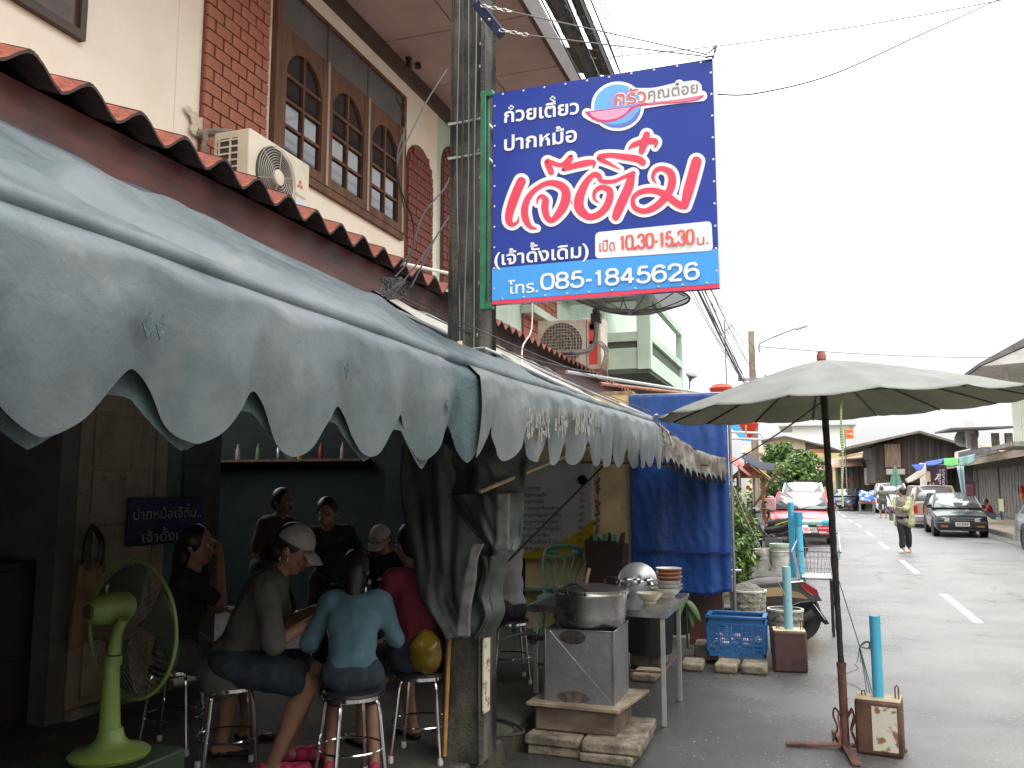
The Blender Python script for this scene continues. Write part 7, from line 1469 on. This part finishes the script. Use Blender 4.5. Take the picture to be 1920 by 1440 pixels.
# balcony rail thing with blue sheet
tag(M().prism([P(1365,795,Y=40),P(1422,795,Y=40),P(1422,828,Y=40),P(1390,826,Y=40)],(0,.05,0)).build('blue_sheet',mat('bright_blue_sheet',(.05,.35,.75),r=.6)),'bright blue plastic sheet behind the red lantern','sheet')
tag(M().box((P(1398,805,Y=23.4).x,23.2,P(1398,823,Y=23.4).z),(P(1401,805,Y=23.4).x,23.25,P(1398,798,Y=23.4).z)).build('pennant',MATS['pale_bamboo']),'small pale stake above the red awning','stake')
fl=P(1407,880,Y=25); tag(M().prism([P(1393,890,Y=25.2),P(1401,892,Y=25.2),P(1397,853,Y=25.2)],(0,.04,0)).build('pennant',mat('cream_cloth',(.6,.55,.4),r=.9)),'cream folded cloth pennant beside the wooden kiosk','cloth')
# ---------------- street lamp poles ----------------
lp=thing('street_lamp','concrete street pole with a curved lamp arm beyond the umbrella','street lamp',(P(1416,850,Y=34.5).x,34.5,0)); x=lp.location.x; zt=P(1416,621,Y=34.5).z
polemesh(x,34.5,0,zt,.30,.22).build('post',mat('tan_pole',(.30,.24,.18),(.2,.16,.12),sc=3,st=(1,1,.3),r=.85),lp)
M().tube(curve([P(1424,660,Y=34.3),P(1424,645,Y=34.3),P(1436,638,Y=34.3),P(1460,628,Y=34.3),P(1492,615,Y=34.3)],5),.035,8).build('arm',galv,lp)
a=P(1490,617,Y=34.3);b=P(1514,610,Y=34.3); q=M(); q.cb((a+b)/2,((b-a).length,.22,.10),ry=-math.atan2(b.z-a.z,b.x-a.x)); q.build('lamp_head',mat('lamp_grey',(.5,.5,.5),r=.4),lp,bevel=.02)
M().cb((x,34.3,5.8),(1.1,.08,.10)).tube([(x-.5,34.2,5.8),(x-.5,34.2,5.95)],.04).tube([(x+.5,34.2,5.8),(x+.5,34.2,5.95)],.04).build('crossarm',galv,lp)
ant=thing('tv_antenna','thin television antenna mast standing beyond the balcony','antenna',P(1362,735,Y=30)); M().tube([P(1363,735,Y=30),P(1358,600,Y=30)],.02).build('mast',greyc,ant); q=M()
for k in range(5): a=P(1352+5*k,628-4*k,Y=30); q.tube([a+V((-.08,0,.12)),a+V((.08,0,-.12))],.012,4)
q.tube([P(1350,630,Y=30),P(1374,608,Y=30)],.014,5); q.build('boom',greyc,ant)
al=thing('rooftop_siren','grey horn loudspeaker beside dark thatch beyond the balcony','loudspeaker',P(1292,718,Y=24)); M().lathe(P(1293,716,Y=24),[(.02,0),(.06,.1),(.17,.2),(.17,.22),(0,.22)],14,axis=(.3,-.3,.9)).build('horn',mat('horn_grey',(.15,.15,.15),r=.6),al); M().tube([P(1293,716,Y=24),P(1293,745,Y=24)],.02).build('bracket',greyc,al)
# ---------------- right side shop row ----------------
sr=thing('shop_row','low wooden shop row with grey folding doors along the right pavement','building',(8.6,35,.15)); XR=8.6
M().box((XR+.1,-22,.15),(XR+4,64,3.1)).build('wall',woodg,sr)
fdm=mat('grey_folding_door',(.19,.18,.165),(.11,.105,.095),sc=5,st=(1,1,.3),r=.6,c3=(.28,.27,.25),sc3=20,th3=(.6,.7))
y=36.0;k=0
while y<53.5:
    d=M().box((XR+.05,y,.17),(XR+.09,y+.62,2.55)).build('folding_door',fdm,sr)
    for j in range(8): M().box((XR+.02,y+.03,.22+j*.29),(XR+.05,y+.59,.22+j*.29+.25)).build('door_slat',fdm,d)
    y+=.66;k+=1
    if k%8==0: M().box((XR-.02,y,.15),(XR+.1,y+.25,2.9)).build('post',woodg,sr,bevel=.01); y+=.3
M().box((XR,20,2.56),(XR+.08,53.8,2.95)).build('lintel',mat('dark_lintel',(.06,.055,.05),r=.8),sr)
M().prism([(7.0,15,2.95),(7.0,62,2.62),(XR+.3,62,3.3),(XR+.3,15,3.3)],(0,0,.04)).build('eave_soffit',mat('dark_soffit',(.045,.04,.035),r=.9),sr)
M().prism([(6.98,15,2.82),(6.98,62,2.50),(6.98,62,2.78),(6.98,15,3.10)],(.05,0,0)).build('fascia',mat('grey_fascia_board',(.33,.28,.22),(.22,.18,.14),sc=2,st=(1,.3,2),r=.85),sr)
for k in range(60): M().box((6.95,15+k*.78,3.10-.0068*k*.78),(9.4,15+k*.78+.74,3.13-.0068*k*.78)).build('roof_sheet',mat('rust_grey_roof',(.32,.25,.2),(.22,.13,.09),sc=1.5,r=.8),sr)
# rooftop bits
rt_=thing('rooftop_shelter','open rooftop shelter with concrete posts and a dark flat sheet roof','shelter',(P(1850,850,Y=38).x,38,3.2))
for (x,y0_) in((1828,862),(1868,850),(1893,848)):
    a=P(x,y0_,Y=38); b=P(x,812,Y=38); M().box((a.x-.13,37.9,3.1),(a.x+.13,38.1,b.z)).build('post',concL,rt_,bevel=.01)
M().box((P(1826,800,Y=38).x-.12,39,3.2),(P(1826,800,Y=38).x+.18,39.3,P(1826,785,Y=38).z)).build('tall_post',mat('pale_concrete',(.55,.54,.52),r=.8),rt_)
a=P(1772,810,Y=38);b=P(1898,806,Y=38); M().prism([(a.x,36.5,a.z),(b.x+.2,36.5,b.z),(b.x+.2,41,b.z+.25),(a.x,41,a.z+.1)],(0,0,.07)).build('roof_sheet',mat('dark_flat_roof',(.09,.09,.09),(.14,.13,.12),sc=2,r=.8),rt_)
dc=P(1815,822,Y=40); M().lathe(dc,[(0,0),(.28,.04),(.5,.14)],24,axis=(-.5,-.7,.5),cap=False).build('rooftop_dish',mat('grey_dish',(.4,.4,.4),r=.6),rt_,solid=.01)
fh=thing('balcony_house','upper storey with white panelled balcony and overhanging grey roof at the right edge','building',(P(1905,850,Y=26).x,26,3))
a=P(1896,738,Y=26);b=P(1896,828,Y=26)
for k in range(9): M().box((a.x+k*.2,26,b.z),(a.x+k*.2+.18,26.05,a.z)).build('balcony_panel',mat('cream_green_panel',(.60,.64,.52),(.5,.54,.44),sc=2,r=.7),fh)
M().box((a.x-.02,25.95,a.z),(a.x+1.9,26.1,a.z+.08)).build('rail',whitep,fh); M().box((a.x-.03,25.95,b.z-.12),(a.x+1.9,29,b.z)).build('slab',concL,fh)
r1=P(1823,690,Y=26);r2=P(1920,640,Y=26); 
M().prism([(r1.x,25,r1.z),(r1.x+1.1,25,r1.z+.62),(r1.x+3.2,25,r1.z+.5),(r1.x+3.2,25,r1.z+.35),(r1.x+1.1,25,r1.z+.40),(r1.x+.02,25,r1.z-.08)],(0,7,0)).build('roof',mat('grey_roof_edge',(.10,.095,.09),(.16,.15,.14),sc=3,r=.8),fh)
M().prism([(r1.x+.05,25.02,r1.z-.09),(r1.x+1.1,25.02,r1.z+.37),(r1.x+3.2,25.02,r1.z+.32),(r1.x+3.2,25.02,r1.z+.10)],(0,6.8,0)).build('soffit',mat('pale_soffit',(.55,.54,.52),(.45,.44,.42),sc=2,r=.8),fh)
px_=P(1891,750,Y=26).x; M().box((px_-.04,26,a.z-.0),(px_+.04,26.08,r1.z+.1)).build('post',mat('pale_post',(.5,.5,.48),r=.6),fh); M().box((a.x+.9,27.5,b.z),(a.x+4,29,r1.z+.2)).build('wall',whitep,fh)
# banners, cloth awnings on right row
def cloth(lab,pts,Y_,m,cat='awning',thick=.02,name='cloth_awning'):
    q=M(); p=[P(x,y,Y=Y_) for x,y in pts]; 
    def f_(u,v): a=p[0].lerp(p[1],u); b=p[3].lerp(p[2],u); c=a.lerp(b,v); c.y-=.25*v+.05*math.sin(u*9); c.z-=.05*math.sin(PI*u)*v; return c
    return tag(q.grid(f_,12,6).build(name,m,solid=thick,ang=180),lab,cat)
cloth('royal blue cloth awning over the purple banner',[(1735,866),(1769,860),(1764,868),(1737,873)],43.8,mat('royal_cloth',(.05,.10,.42),r=.8))
cloth('small blue cloth corner left of the white post',[(1709,872),(1733,870),(1730,876),(1718,883)],40,MATS['royal_cloth'])
cloth('bright green cloth strip under the eaves',[(1769,860),(1795,858),(1795,872),(1769,873)],35,mat('green_cloth',(.10,.36,.10),r=.8))
cloth('pale teal cloth awning at the corner of the folding doors',[(1798,858),(1828,851),(1824,866),(1798,874)],32,mat('pale_teal_cloth',(.28,.42,.40),(.22,.35,.34),sc=4,r=.8))
cloth('slanting beige canvas lean-to beside the white post',[(1697,899),(1735,874),(1735,888),(1700,906)],42,mat('beige_lean',(.34,.31,.26),r=.8))
q=M(); a=P(1728,935,Y=44.5);b=P(1736,868,Y=44.5); M().box((a.x,44.5,.15),(b.x,44.7,b.z)).build('white_post',whitep,sr)
pb_=thing('purple_banner','purple banner with a white arrow and vertical writing beside the white post','banner',P(1755,935,Y=43.9)); pm=mat('purple_banner',(.045,.025,.04),r=.6)
p0=P(1741,937,Y=44);p1=P(1775,872,Y=44); M().box((p0.x,44,p0.z),(p1.x,44.03,p1.z)).build('sheet',pm,pb_)
q=M(); c=P(1757,893,Y=43.98); q.prism([c+V((-.12,0,-.16)),c+V((-.07,0,-.18)),c+V((.10,0,.02)),c+V((.05,0,.05))],(0,.01,0)); q.prism([c+V((-.05,0,.09)),c+V((.16,0,.13)),c+V((.11,0,-.08)),c+V((.07,0,.05))],(0,.01,0)); q.build('arrow',whitep,pb_)
q=M()
for (x,t_) in((1746,'ร้านอาหาร'),(1752,'ครัว'),(1764,'ก๋วยเตี๋ยว'),(1771,'ข้าวมันไก่')): 
    lo=P(x,932,Y=43.98);hi=P(x,880 if x>1755 else 905,Y=43.98); text_on(q,t_,lo,hi,.09,up=V((-1,0,0)),off=.02)
q.build('lettering',mat('banner_pale_ink',(.5,.45,.5),r=.6),pb_)
tag(M().box((P(1736,898,Y=43.9).x,43.9,P(1736,903,Y=43.9).z),(P(1744,885,Y=43.9).x,43.92,P(1736,884,Y=43.9).z)).build('paper_notice',mat('tan_paper',(.55,.42,.28),r=.8)),'tan paper notice pinned to the white post','notice')
b2=thing('dark_banner','dark purple folded banner leaning inside the open shop front','banner',P(1815,930,Y=33)); c0_=P(1808,938,Y=33);c1_=P(1829,882,Y=33)
M().prism([P(1808,886,Y=33),P(1829,905,Y=33),P(1829,938,Y=33),P(1812,938,Y=33)],(0,.03,0)).build('sheet',pm,b2); q=M()
for x in(1815,1820,1825): text_on(q,'อาหารตามสั่ง',P(x,937,Y=32.98),P(x,908,Y=32.98),.07,up=V((-1,0,0)),off=.02)
q.build('lettering',mat('banner_rose_ink',(.35,.12,.17),r=.6),b2)
cloth('pale blue hanging sheet at the open shop front',[(1794,874),(1806,872),(1810,935),(1803,934)],33.5,mat('pale_blue_sheet',(.30,.42,.46),r=.8),cat='sheet',name='hanging_sheet')
M().box((XR-.02,54,.15),(XR+.09,61,2.9)).build('shop_bay_shade',mat('bay_shade',(.035,.033,.032),(.06,.055,.05),sc=3,r=.9),sr)  # flat dark panel stands in for the shade inside an open bay
fe=thing('fire_extinguisher','red fire extinguisher with orange tank hung on the grey folding door','fire extinguisher',P(1917,930,X=XR)); c=P(1918,935,X=XR-.1)
M().lathe(c,[(0,0),(.10,0),(.11,.03),(.11,.22)],16).build('lower_tank',mat('orange_tank',(.65,.25,.03),r=.4),fe); M().lathe(c,[(.11,.22),(.11,.45),(.05,.52),(.03,.52),(.03,.58),(0,.58)],16).build('tank',rd,fe); M().tube([c+V((0,0,.56)),c+V((-.12,.1,.5)),c+V((-.13,.1,.2))],.015,6).build('hose',black,fe)
tag(M().box((XR-.03,P(1873,930,X=XR).y,P(1875,958,X=XR).z),(XR-.0,P(1882,930,X=XR).y,P(1875,935,X=XR).z)).build('poster',mat('yellow_poster',(.62,.55,.25),(.5,.5,.4),sc=4,r=.8)),'yellow poster on the folding door behind the crouching man','poster')
bc=thing('blue_stool','small blue plastic stool beside the crouching man','stool',P(1872,975,Z=.15)); cc_=bc.location; bl_=mat('blue_plastic',(.05,.15,.45),r=.5); M().box((cc_.x-.16,cc_.y-.16,.40),(cc_.x+.16,cc_.y+.16,.44)).build('seat',bl_,bc,bevel=.01)
for a,b in((-1,-1),(1,-1),(1,1),(-1,1)): M().tube([(cc_.x+a*.13,cc_.y+b*.13,.41),(cc_.x+a*.17,cc_.y+b*.17,.15)],.02).build('leg',bl_,bc)
# ---------------- distant buildings ----------------
wg=thing('wooden_house','big dark weathered plank building with low gable beyond the parked cars','building',(P(1720,900,Y=60).x,62,0)); Yw=60
pts=[(1640,905),(1640,836),(1724,810),(1790,834),(1790,905)]
for k in range(34):
    xa=1642+k*4.35; xb=xa+4.1
    def top(x): return 836+(810-836)*(x-1640)/84 if x<1724 else 810+(834-810)*(x-1724)/66
    a=P(xa,899,Y=Yw-.01*(k%2));b=P(xb,899,Y=Yw); M().prism([a,b,P(xb,top(xb)+2,Y=Yw),P(xa,top(xa)+2,Y=Yw)],(0,.06,0)).build('plank',mat(['weathered_plank','weathered_plank_dark','weathered_plank_light'][k%3],[(.085,.068,.055),(.065,.053,.045),(.105,.085,.068)][k%3],(.04,.034,.03),sc=2,st=(2,1,.2),r=.9),wg)
M().prism([P(x,y,Y=Yw+.1) for x,y in((1640,905),(1640,836),(1724,812),(1790,836),(1790,905))],(0,14,0)).build('wall',woodg,wg)
M().prism([P(1585,838,Y=Yw-1.2),P(1725,807,Y=Yw-1.2),P(1725,811,Y=Yw-1.2),P(1588,842,Y=Yw-1.2)],(0,15,0)).build('roof',mat('thin_grey_roof',(.14,.12,.10),(.2,.17,.14),sc=2,r=.8),wg)
M().prism([P(1724,807,Y=Yw-1.2),P(1822,836,Y=Yw-1.2),P(1822,840,Y=Yw-1.2),P(1724,811,Y=Yw-1.2)],(0,15,0)).build('roof',MATS['thin_grey_roof'],wg)
M().box((P(1790,0,Y=Yw).x,Yw+.3,2),(P(1818,0,Y=Yw).x,Yw+10,P(1800,838,Y=Yw).z)).build('block_wall',mat('grey_block_wall',(.15,.155,.155),(.1,.105,.105),sc=4,r=.9),wg)
M().box((P(1614,0,Y=Yw).x,Yw-.5,P(1620,877,Y=Yw).z),(P(1641,0,Y=Yw).x,Yw+5,P(1620,834,Y=Yw).z)).build('side_bay',mat('brown_plank_wall',(.22,.16,.11),(.12,.085,.06),sc=3,st=(2,2,.3),r=.9),wg)
for k in range(2): a=P(1619+k*8,862,Y=Yw-.55);b=P(1625+k*8,840,Y=Yw-.55); M().box((a.x,Yw-.6,a.z),(b.x,Yw-.5,b.z)).build('window',mat('dark_louvre',(.05,.04,.035),r=.6),wg)
M().box((P(1614,0,Y=Yw).x,Yw-1.2,P(1620,890,Y=Yw).z),(P(1645,0,Y=Yw).x,Yw-.5,P(1620,880,Y=Yw).z)).build('porch_beam',mat('pale_beam',(.30,.28,.22),r=.9),wg)
# ground floor shops under/left
gs=thing('old_shophouses','row of old timber shopfronts with rusty tin roofs at the bend','building',(P(1600,940,Y=70).x,72,0)); Yg=70
a=P(1530,0,Y=Yg).x;b=P(1790,0,Y=Yg).x
for k in range(26):
    x0=a+(b-a)*k/26; M().box((x0,Yg-(.05 if k%2 else 0),0),(x0+(b-a)/26-.03,Yg+.3,P(0,885,Y=Yg).z)).build('shutter',[fdm,woodg,mat('red_brown_shutter',(.14,.055,.04),r=.8),mat('brown_shutter',(.12,.09,.07),r=.8)][(k*7//3)%4],gs)
for k in range(22):
    x0=1528+k*4.1; M().prism([P(x0,878-.18*k*2,Y=Yg-1.5)-V((0,0,.10)),P(x0+4.0,878-.18*k*2,Y=Yg-1.5)-V((0,0,.10)),P(x0+4.0,864-.2*k*2,Y=Yg+5),P(x0,864-.2*k*2,Y=Yg+5)],(0,0,.05)).build('roof_sheet',mat(['rusty_tin','rusty_tin_red'][k%2],[(.33,.15,.09),(.28,.10,.06)][k%2],(.38,.28,.22),sc=1.2,r=.8),gs)
M().box((a,Yg+.3,0),(b,Yg+6,3.2)).build('rear_wall',woodg,gs)
sgn=P(1586,903,Y=69); ss=thing('red_white_sign','white board with red writing hung under the rusty roofs','sign',sgn); M().box((P(1577,0,Y=68).x,68,P(0,910,Y=68).z),(P(1596,0,Y=68).x,68.1,P(0,888,Y=68).z)).build('board',whitep,ss)
for (y,t_) in((898,'เซ้งร้าน'),(904,'โทรด่วน')): text_on(M(),t_,P(1579,y+1,Y=67.95),P(1594,y+1,Y=67.95),.16,off=.003).build('lettering',sred,ss)
ch=thing('cream_house','cream gabled house with grey timber extension above the tree','building',(P(1490,880,Y=92).x,92,0)); Yc=92
M().prism([P(x,y,Y=Yc) for x,y in((1430,940),(1430,826),(1471,819),(1510,827),(1510,940))],(0,10,0)).build('wall',mat('pale_cream',(.68,.62,.46),(.6,.54,.4),sc=.6,r=.85),ch)
M().prism([P(x,y,Y=Yc+.2) for x,y in((1510,940),(1510,827),(1545,833),(1580,845),(1580,940))],(0,10,0)).build('timber_wall',mat('grey_timber',(.22,.19,.165),(.16,.14,.12),sc=1,r=.9),ch)
M().prism([P(x,y,Y=Yc-.8) for x,y in((1427,825),(1471,817),(1512,826),(1585,846),(1585,849),(1512,829),(1471,820),(1427,829))],(0,12,0)).build('roof_edge',mat('roof_edge_grey',(.12,.10,.09),r=.9),ch)
for (x0,y0,x1,y1,m_) in((1484,850,1505,842,woodbr),(1518,852,1545,842,mat('orange_awning',(.5,.22,.1),r=.8)),(1560,853,1566,844,glassd),(1568,853,1574,844,glassd)):
    p=P(x0,y0,Y=Yc-.1);r=P(x1,y1,Y=Yc-.1); M().box((p.x,Yc-.25,p.z),(r.x,Yc-.02,r.z)).build('window',m_,ch)
M().box((P(1425,0,Y=Yc-4).x,Yc-4,0),(P(1600,0,Y=Yc-4).x,Yc-3,P(0,868,Y=Yc-4).z)).build('garden_wall',mat('old_yellow_wall',(.50,.40,.18),(.3,.22,.12),sc=.7,th=(.45,.6),r=.9),ch)
wt=thing('white_block','tall white modern block far behind the cream house','building',(P(1530,860,Y=140).x,142,0)); p=P(1490,930,Y=140);r=P(1592,797,Y=140)
M().box((p.x,140,0),(r.x,155,r.z)).build('wall',mat('bright_white',(.78,.78,.76),r=.8),wt); 
for k in range(4): x=P(1500+k*22,0,Y=139.9).x; M().box((x,139.8,P(0,812,Y=139.8).z),(x+1.1,140,P(0,809,Y=139.8).z)).build('window',mat('window_grey',(.3,.3,.3),r=.4),wt)
M().box((p.x-2,139,r.z),(r.x+1,156,r.z+.3)).build('roof_slab',MATS['pale_concrete'],wt)
# horizon fill: far low houses and trees
for k,(x0,x1,yt,Y_,m_) in enumerate([(1370,1432,868,110,'pale_cream'),(1590,1650,868,100,'grey_timber'),(1650,1800,880,120,'pale_cream'),(1800,1990,870,110,'grey_timber')]):
    a=P(x0,0,Y=Y_);b=P(x1,0,Y=Y_); t=thing('distant_house',['distant pale house left of the street lamp','distant grey house between the cream house and plank building','distant pale house behind the plank building','distant grey house behind the shop row'][k],'building',((a.x+b.x)/2,Y_+3,0)); zt_=P(0,yt,Y=Y_).z
    M().box((a.x,Y_,0),(b.x,Y_+6,zt_)).build('wall',MATS[m_],t); M().prism([(a.x-.5,Y_-.5,zt_),(b.x+.5,Y_-.5,zt_),(b.x+.5,Y_+3,zt_+1),(a.x-.5,Y_+3,zt_+1)],(0,0,.15)).build('roof',MATS['rusty_tin'],t)
    for j in range(4): xx=a.x+(b.x-a.x)*(j+.3)/4; M().box((xx,Y_-.06,zt_*.55),(xx+.9,Y_-.01,zt_*.8)).build('window',MATS['window_grey'],t)
og=thing('orange_arrow_sign','small orange road sign with a white arrow on a tall post','sign',P(1592,815,Y=64)); a=P(1586,823,Y=64);b=P(1600,804,Y=64); M().box((a.x,64,a.z),(b.x,64.06,b.z)).build('board',mat('sign_orange',(.70,.25,.03),r=.6),og); M().box((a.x+.08,63.97,a.z+.1),(b.x-.08,64.0,b.z-.1)).build('inner_board',mat('sign_redorange',(.68,.08,.03),r=.6),og)
q=M(); c=(a+b)/2; q.prism([V((c.x-.16,63.94,c.z-.03)),V((c.x+.05,63.94,c.z-.03)),V((c.x+.05,63.94,c.z-.12)),V((c.x+.2,63.94,c.z)),V((c.x+.05,63.94,c.z+.12)),V((c.x+.05,63.94,c.z+.03)),V((c.x-.16,63.94,c.z+.03))],(0,.02,0)); q.build('arrow',mat('arrow_cream',(.8,.6,.4),r=.6),og); M().tube([(a.x-.05,64.1,0),(a.x-.05,64.1,b.z)],.05).build('post',galv,og)
# closed green parasol by the white car
cp=thing('closed_parasol','closed green parasol on a pole beside the white sport utility car','umbrella',(0,0,0)); c=P(1682,948,Y=50); c.z=0; zt_=P(1682,875,Y=50).z; zb_=P(1682,910,Y=50).z
M().tube([(c.x,50,0),(c.x,50,zt_+.1)],.025).build('pole',galv,cp); q=M()
def pc_(u,v): a=2*PI*u; r=(.05+.20*v)*(1+.35*math.cos(a*6)); return (c.x+r*math.cos(a),50+r*math.sin(a),zt_+(zb_-zt_)*v)
q.grid(pc_,48,8); q.build('canopy',mat('green_parasol',(.06,.22,.17),(.14,.20,.15),sc=5,r=.8),cp,ang=180)
# blue tables and stand by white car
bs=thing('street_stall','street stall table with blue and white cloths between the navy and white cars','stall',P(1628,960,Y=56)); a=P(1612,957,Y=56);b=P(1640,935,Y=56); M().box((a.x,56,.62),(b.x,57,.72)).build('top',woodo,bs); M().grid(lambda u,v:(a.x+(b.x-a.x)*u,55.95-.1*v,.75+.62*(1-v)+.05*math.sin(u*9)),10,6).build('cloth',mat('blue_white_cloth',(.05,.16,.55),(.55,.6,.65),sc=5,th=(.52,.56),r=.8),bs,solid=.01)
for (x,y) in((a.x+.05,56.05),(b.x-.05,56.05),(b.x-.05,56.95),(a.x+.05,56.95)): M().tube([(x,y,0),(x,y,.62)],.03).build('leg',galv,bs)
# pavement clutter and bare branches near right row
# ---------------- people in the street ----------------
ltm=mat('leaf_print_shirt',(.37,.38,.20),(.13,.16,.07),sc=24,th=(.52,.6),r=.85,c3=(.55,.52,.36),sc3=30,th3=(.56,.64)); blk=mat('black_trousers',(.014,.014,.017),r=.9); olv=mat('olive_shirt',(.09,.10,.06),(.065,.07,.045),sc=3,r=.9); olvd=mat('olive_shorts',(.07,.075,.055),r=.9)
g=P(1698,1036,Z=0); g.z=0; s_=1.0
wm_,Wm=person('woman in a yellow green leaf print shirt and black trousers crossing the road',g+V((.0,0,.88)),g+V((.0,.02,1.36)),235,g+V((-.16,-.30,1.12)),g+V((-.30,-.22,1.05)),g+V((.10,.10,0)),g+V((-.06,-.14,0)),s=1.0,top=mat('grey_brown_tee',(.16,.13,.11),(.3,.27,.25),sc=30,r=.9),bot=blk,legs=1.75,hair='bun',headyaw=-65,headpitch=0,vox=.010,shoe=(mat('pale_shoe',(.6,.58,.52),r=.6),1),sleeve=.5,wide=1.08,hem=.10)
q=M(); f_=V((math.cos(R_(235)),math.sin(R_(235)),0)); l_=V((-f_.y,f_.x,0)); pe_=g+V((0,0,.88)); nk_=g+V((0,.02,1.36)); Mb=Matrix((f_,l_,V((0,0,1)))).transposed()
for sg_ in(1,-1):
    cap_(q,nk_-f_*.02+l_*.13*sg_-V((0,0,.06)),pe_+l_*.15*sg_-f_*.03-V((0,0,.16)),.085,.105); a_,e_,w_=Wm['arms'][0 if sg_==1 else 1]; cap_(q,a_,e_,.082,.075); cap_(q,e_,e_.lerp(w_,.25),.075,.07)
cap_(q,nk_-f_*.06-V((0,0,.10)),pe_-f_*.08-V((0,0,.18)),.09,.12)
remesh(q,'open_shirt',ltm,wm_,.014,smooth=5,disp=.02)
tag(M().cb(Wm['arms'][1][2]+V((-.04,-.06,.02)),(.24,.02,.16),rz=.3).build('dark_pouch',mat('navy_check',(.02,.015,.06),(.25,.2,.25),sc=18,th=(.5,.53),r=.7),bevel=.006),'navy checked purse held in the hands of the woman crossing the road','purse')
tag(M().grid(lambda u,v:Wm['arms'][1][2]+V((-.05+.10*u,.03*math.sin(u*8),-.05-.20*v+.015*math.sin(u*14)*v)),8,8).build('cloth',mat('grey_green_cloth',(.22,.23,.18),r=.9),solid=.008,ang=180),'grey green cloth hanging from the hand of the woman crossing the road','cloth')
g=P(1656,964,Z=0); g=P(1656,960,Y=49.5); g.z=.0
person('man in an olive shirt and shorts walking away down the road',g+V((0,0,.90)),g+V((0,.03,1.38)),95,g+V((-.20,-.0,.98)),g+V((.42,.10,.82)),g+V((-.13,.08,0)),g+V((.13,-.06,0)),s=1.05,top=olv,bot=olvd,legs=.75,hair='short',headpitch=-25,vox=.016,shoe=(rust,0),wide=1.25,faces=False,hem=.06)
# crouching man by folding door
g=P(1858,985,X=7.4); g=V((7.5,35.2,.15)); g=P(1858,980,Z=.15)
person('man in a red vest and jeans crouching on the pavement by the dark hatchback',g+V((.08,0,.27)),g+V((-.10,-.05,.72)),190,g+V((-.38,-.16,.62)),g+V((-.34,.10,.70)),g+V((-.25,-.15,0)),g+V((-.22,.16,0)),s=1.0,top=mat('red_vest',(.38,.03,.045),r=.8),bot=mat('jeans',(.14,.20,.28),(.2,.27,.36),sc=20,r=.9),legs=1.9,hair='short',headpitch=-12,vox=.014,shoe=(black,0),faces=False,sleeve=.25,kneehint=V((-1,0,1.2)))

# the row goes on behind and beside the viewer: upper storeys of the shophouses opposite
up2=thing('opposite_shophouses','plain two storey shophouses across the road continuing beside the viewer','building',(10,-5,.15)); M().box((XR,-24,3.1),(XR+6,15,6.8)).build('upper_wall',cream,up2)
for k in range(12): M().box((XR-.03,-22+k*3.1,3.9),(XR,-20.4+k*3.1,5.4)).build('window',glassd,up2)
M().prism([(7.0,-24,2.9),(XR,-24,3.3),(XR,-24,3.35),(7.0,-24,2.95)],(0,39,0)).build('canopy',MATS['rust_grey_roof'],up2)
for k in range(9): M().box((XR-.02,-22+k*4.1,.2),(XR+.1,-18.3+k*4.1,2.8)).build('shutter',fdm,up2)
bpy.data.scenes.remove(TS)
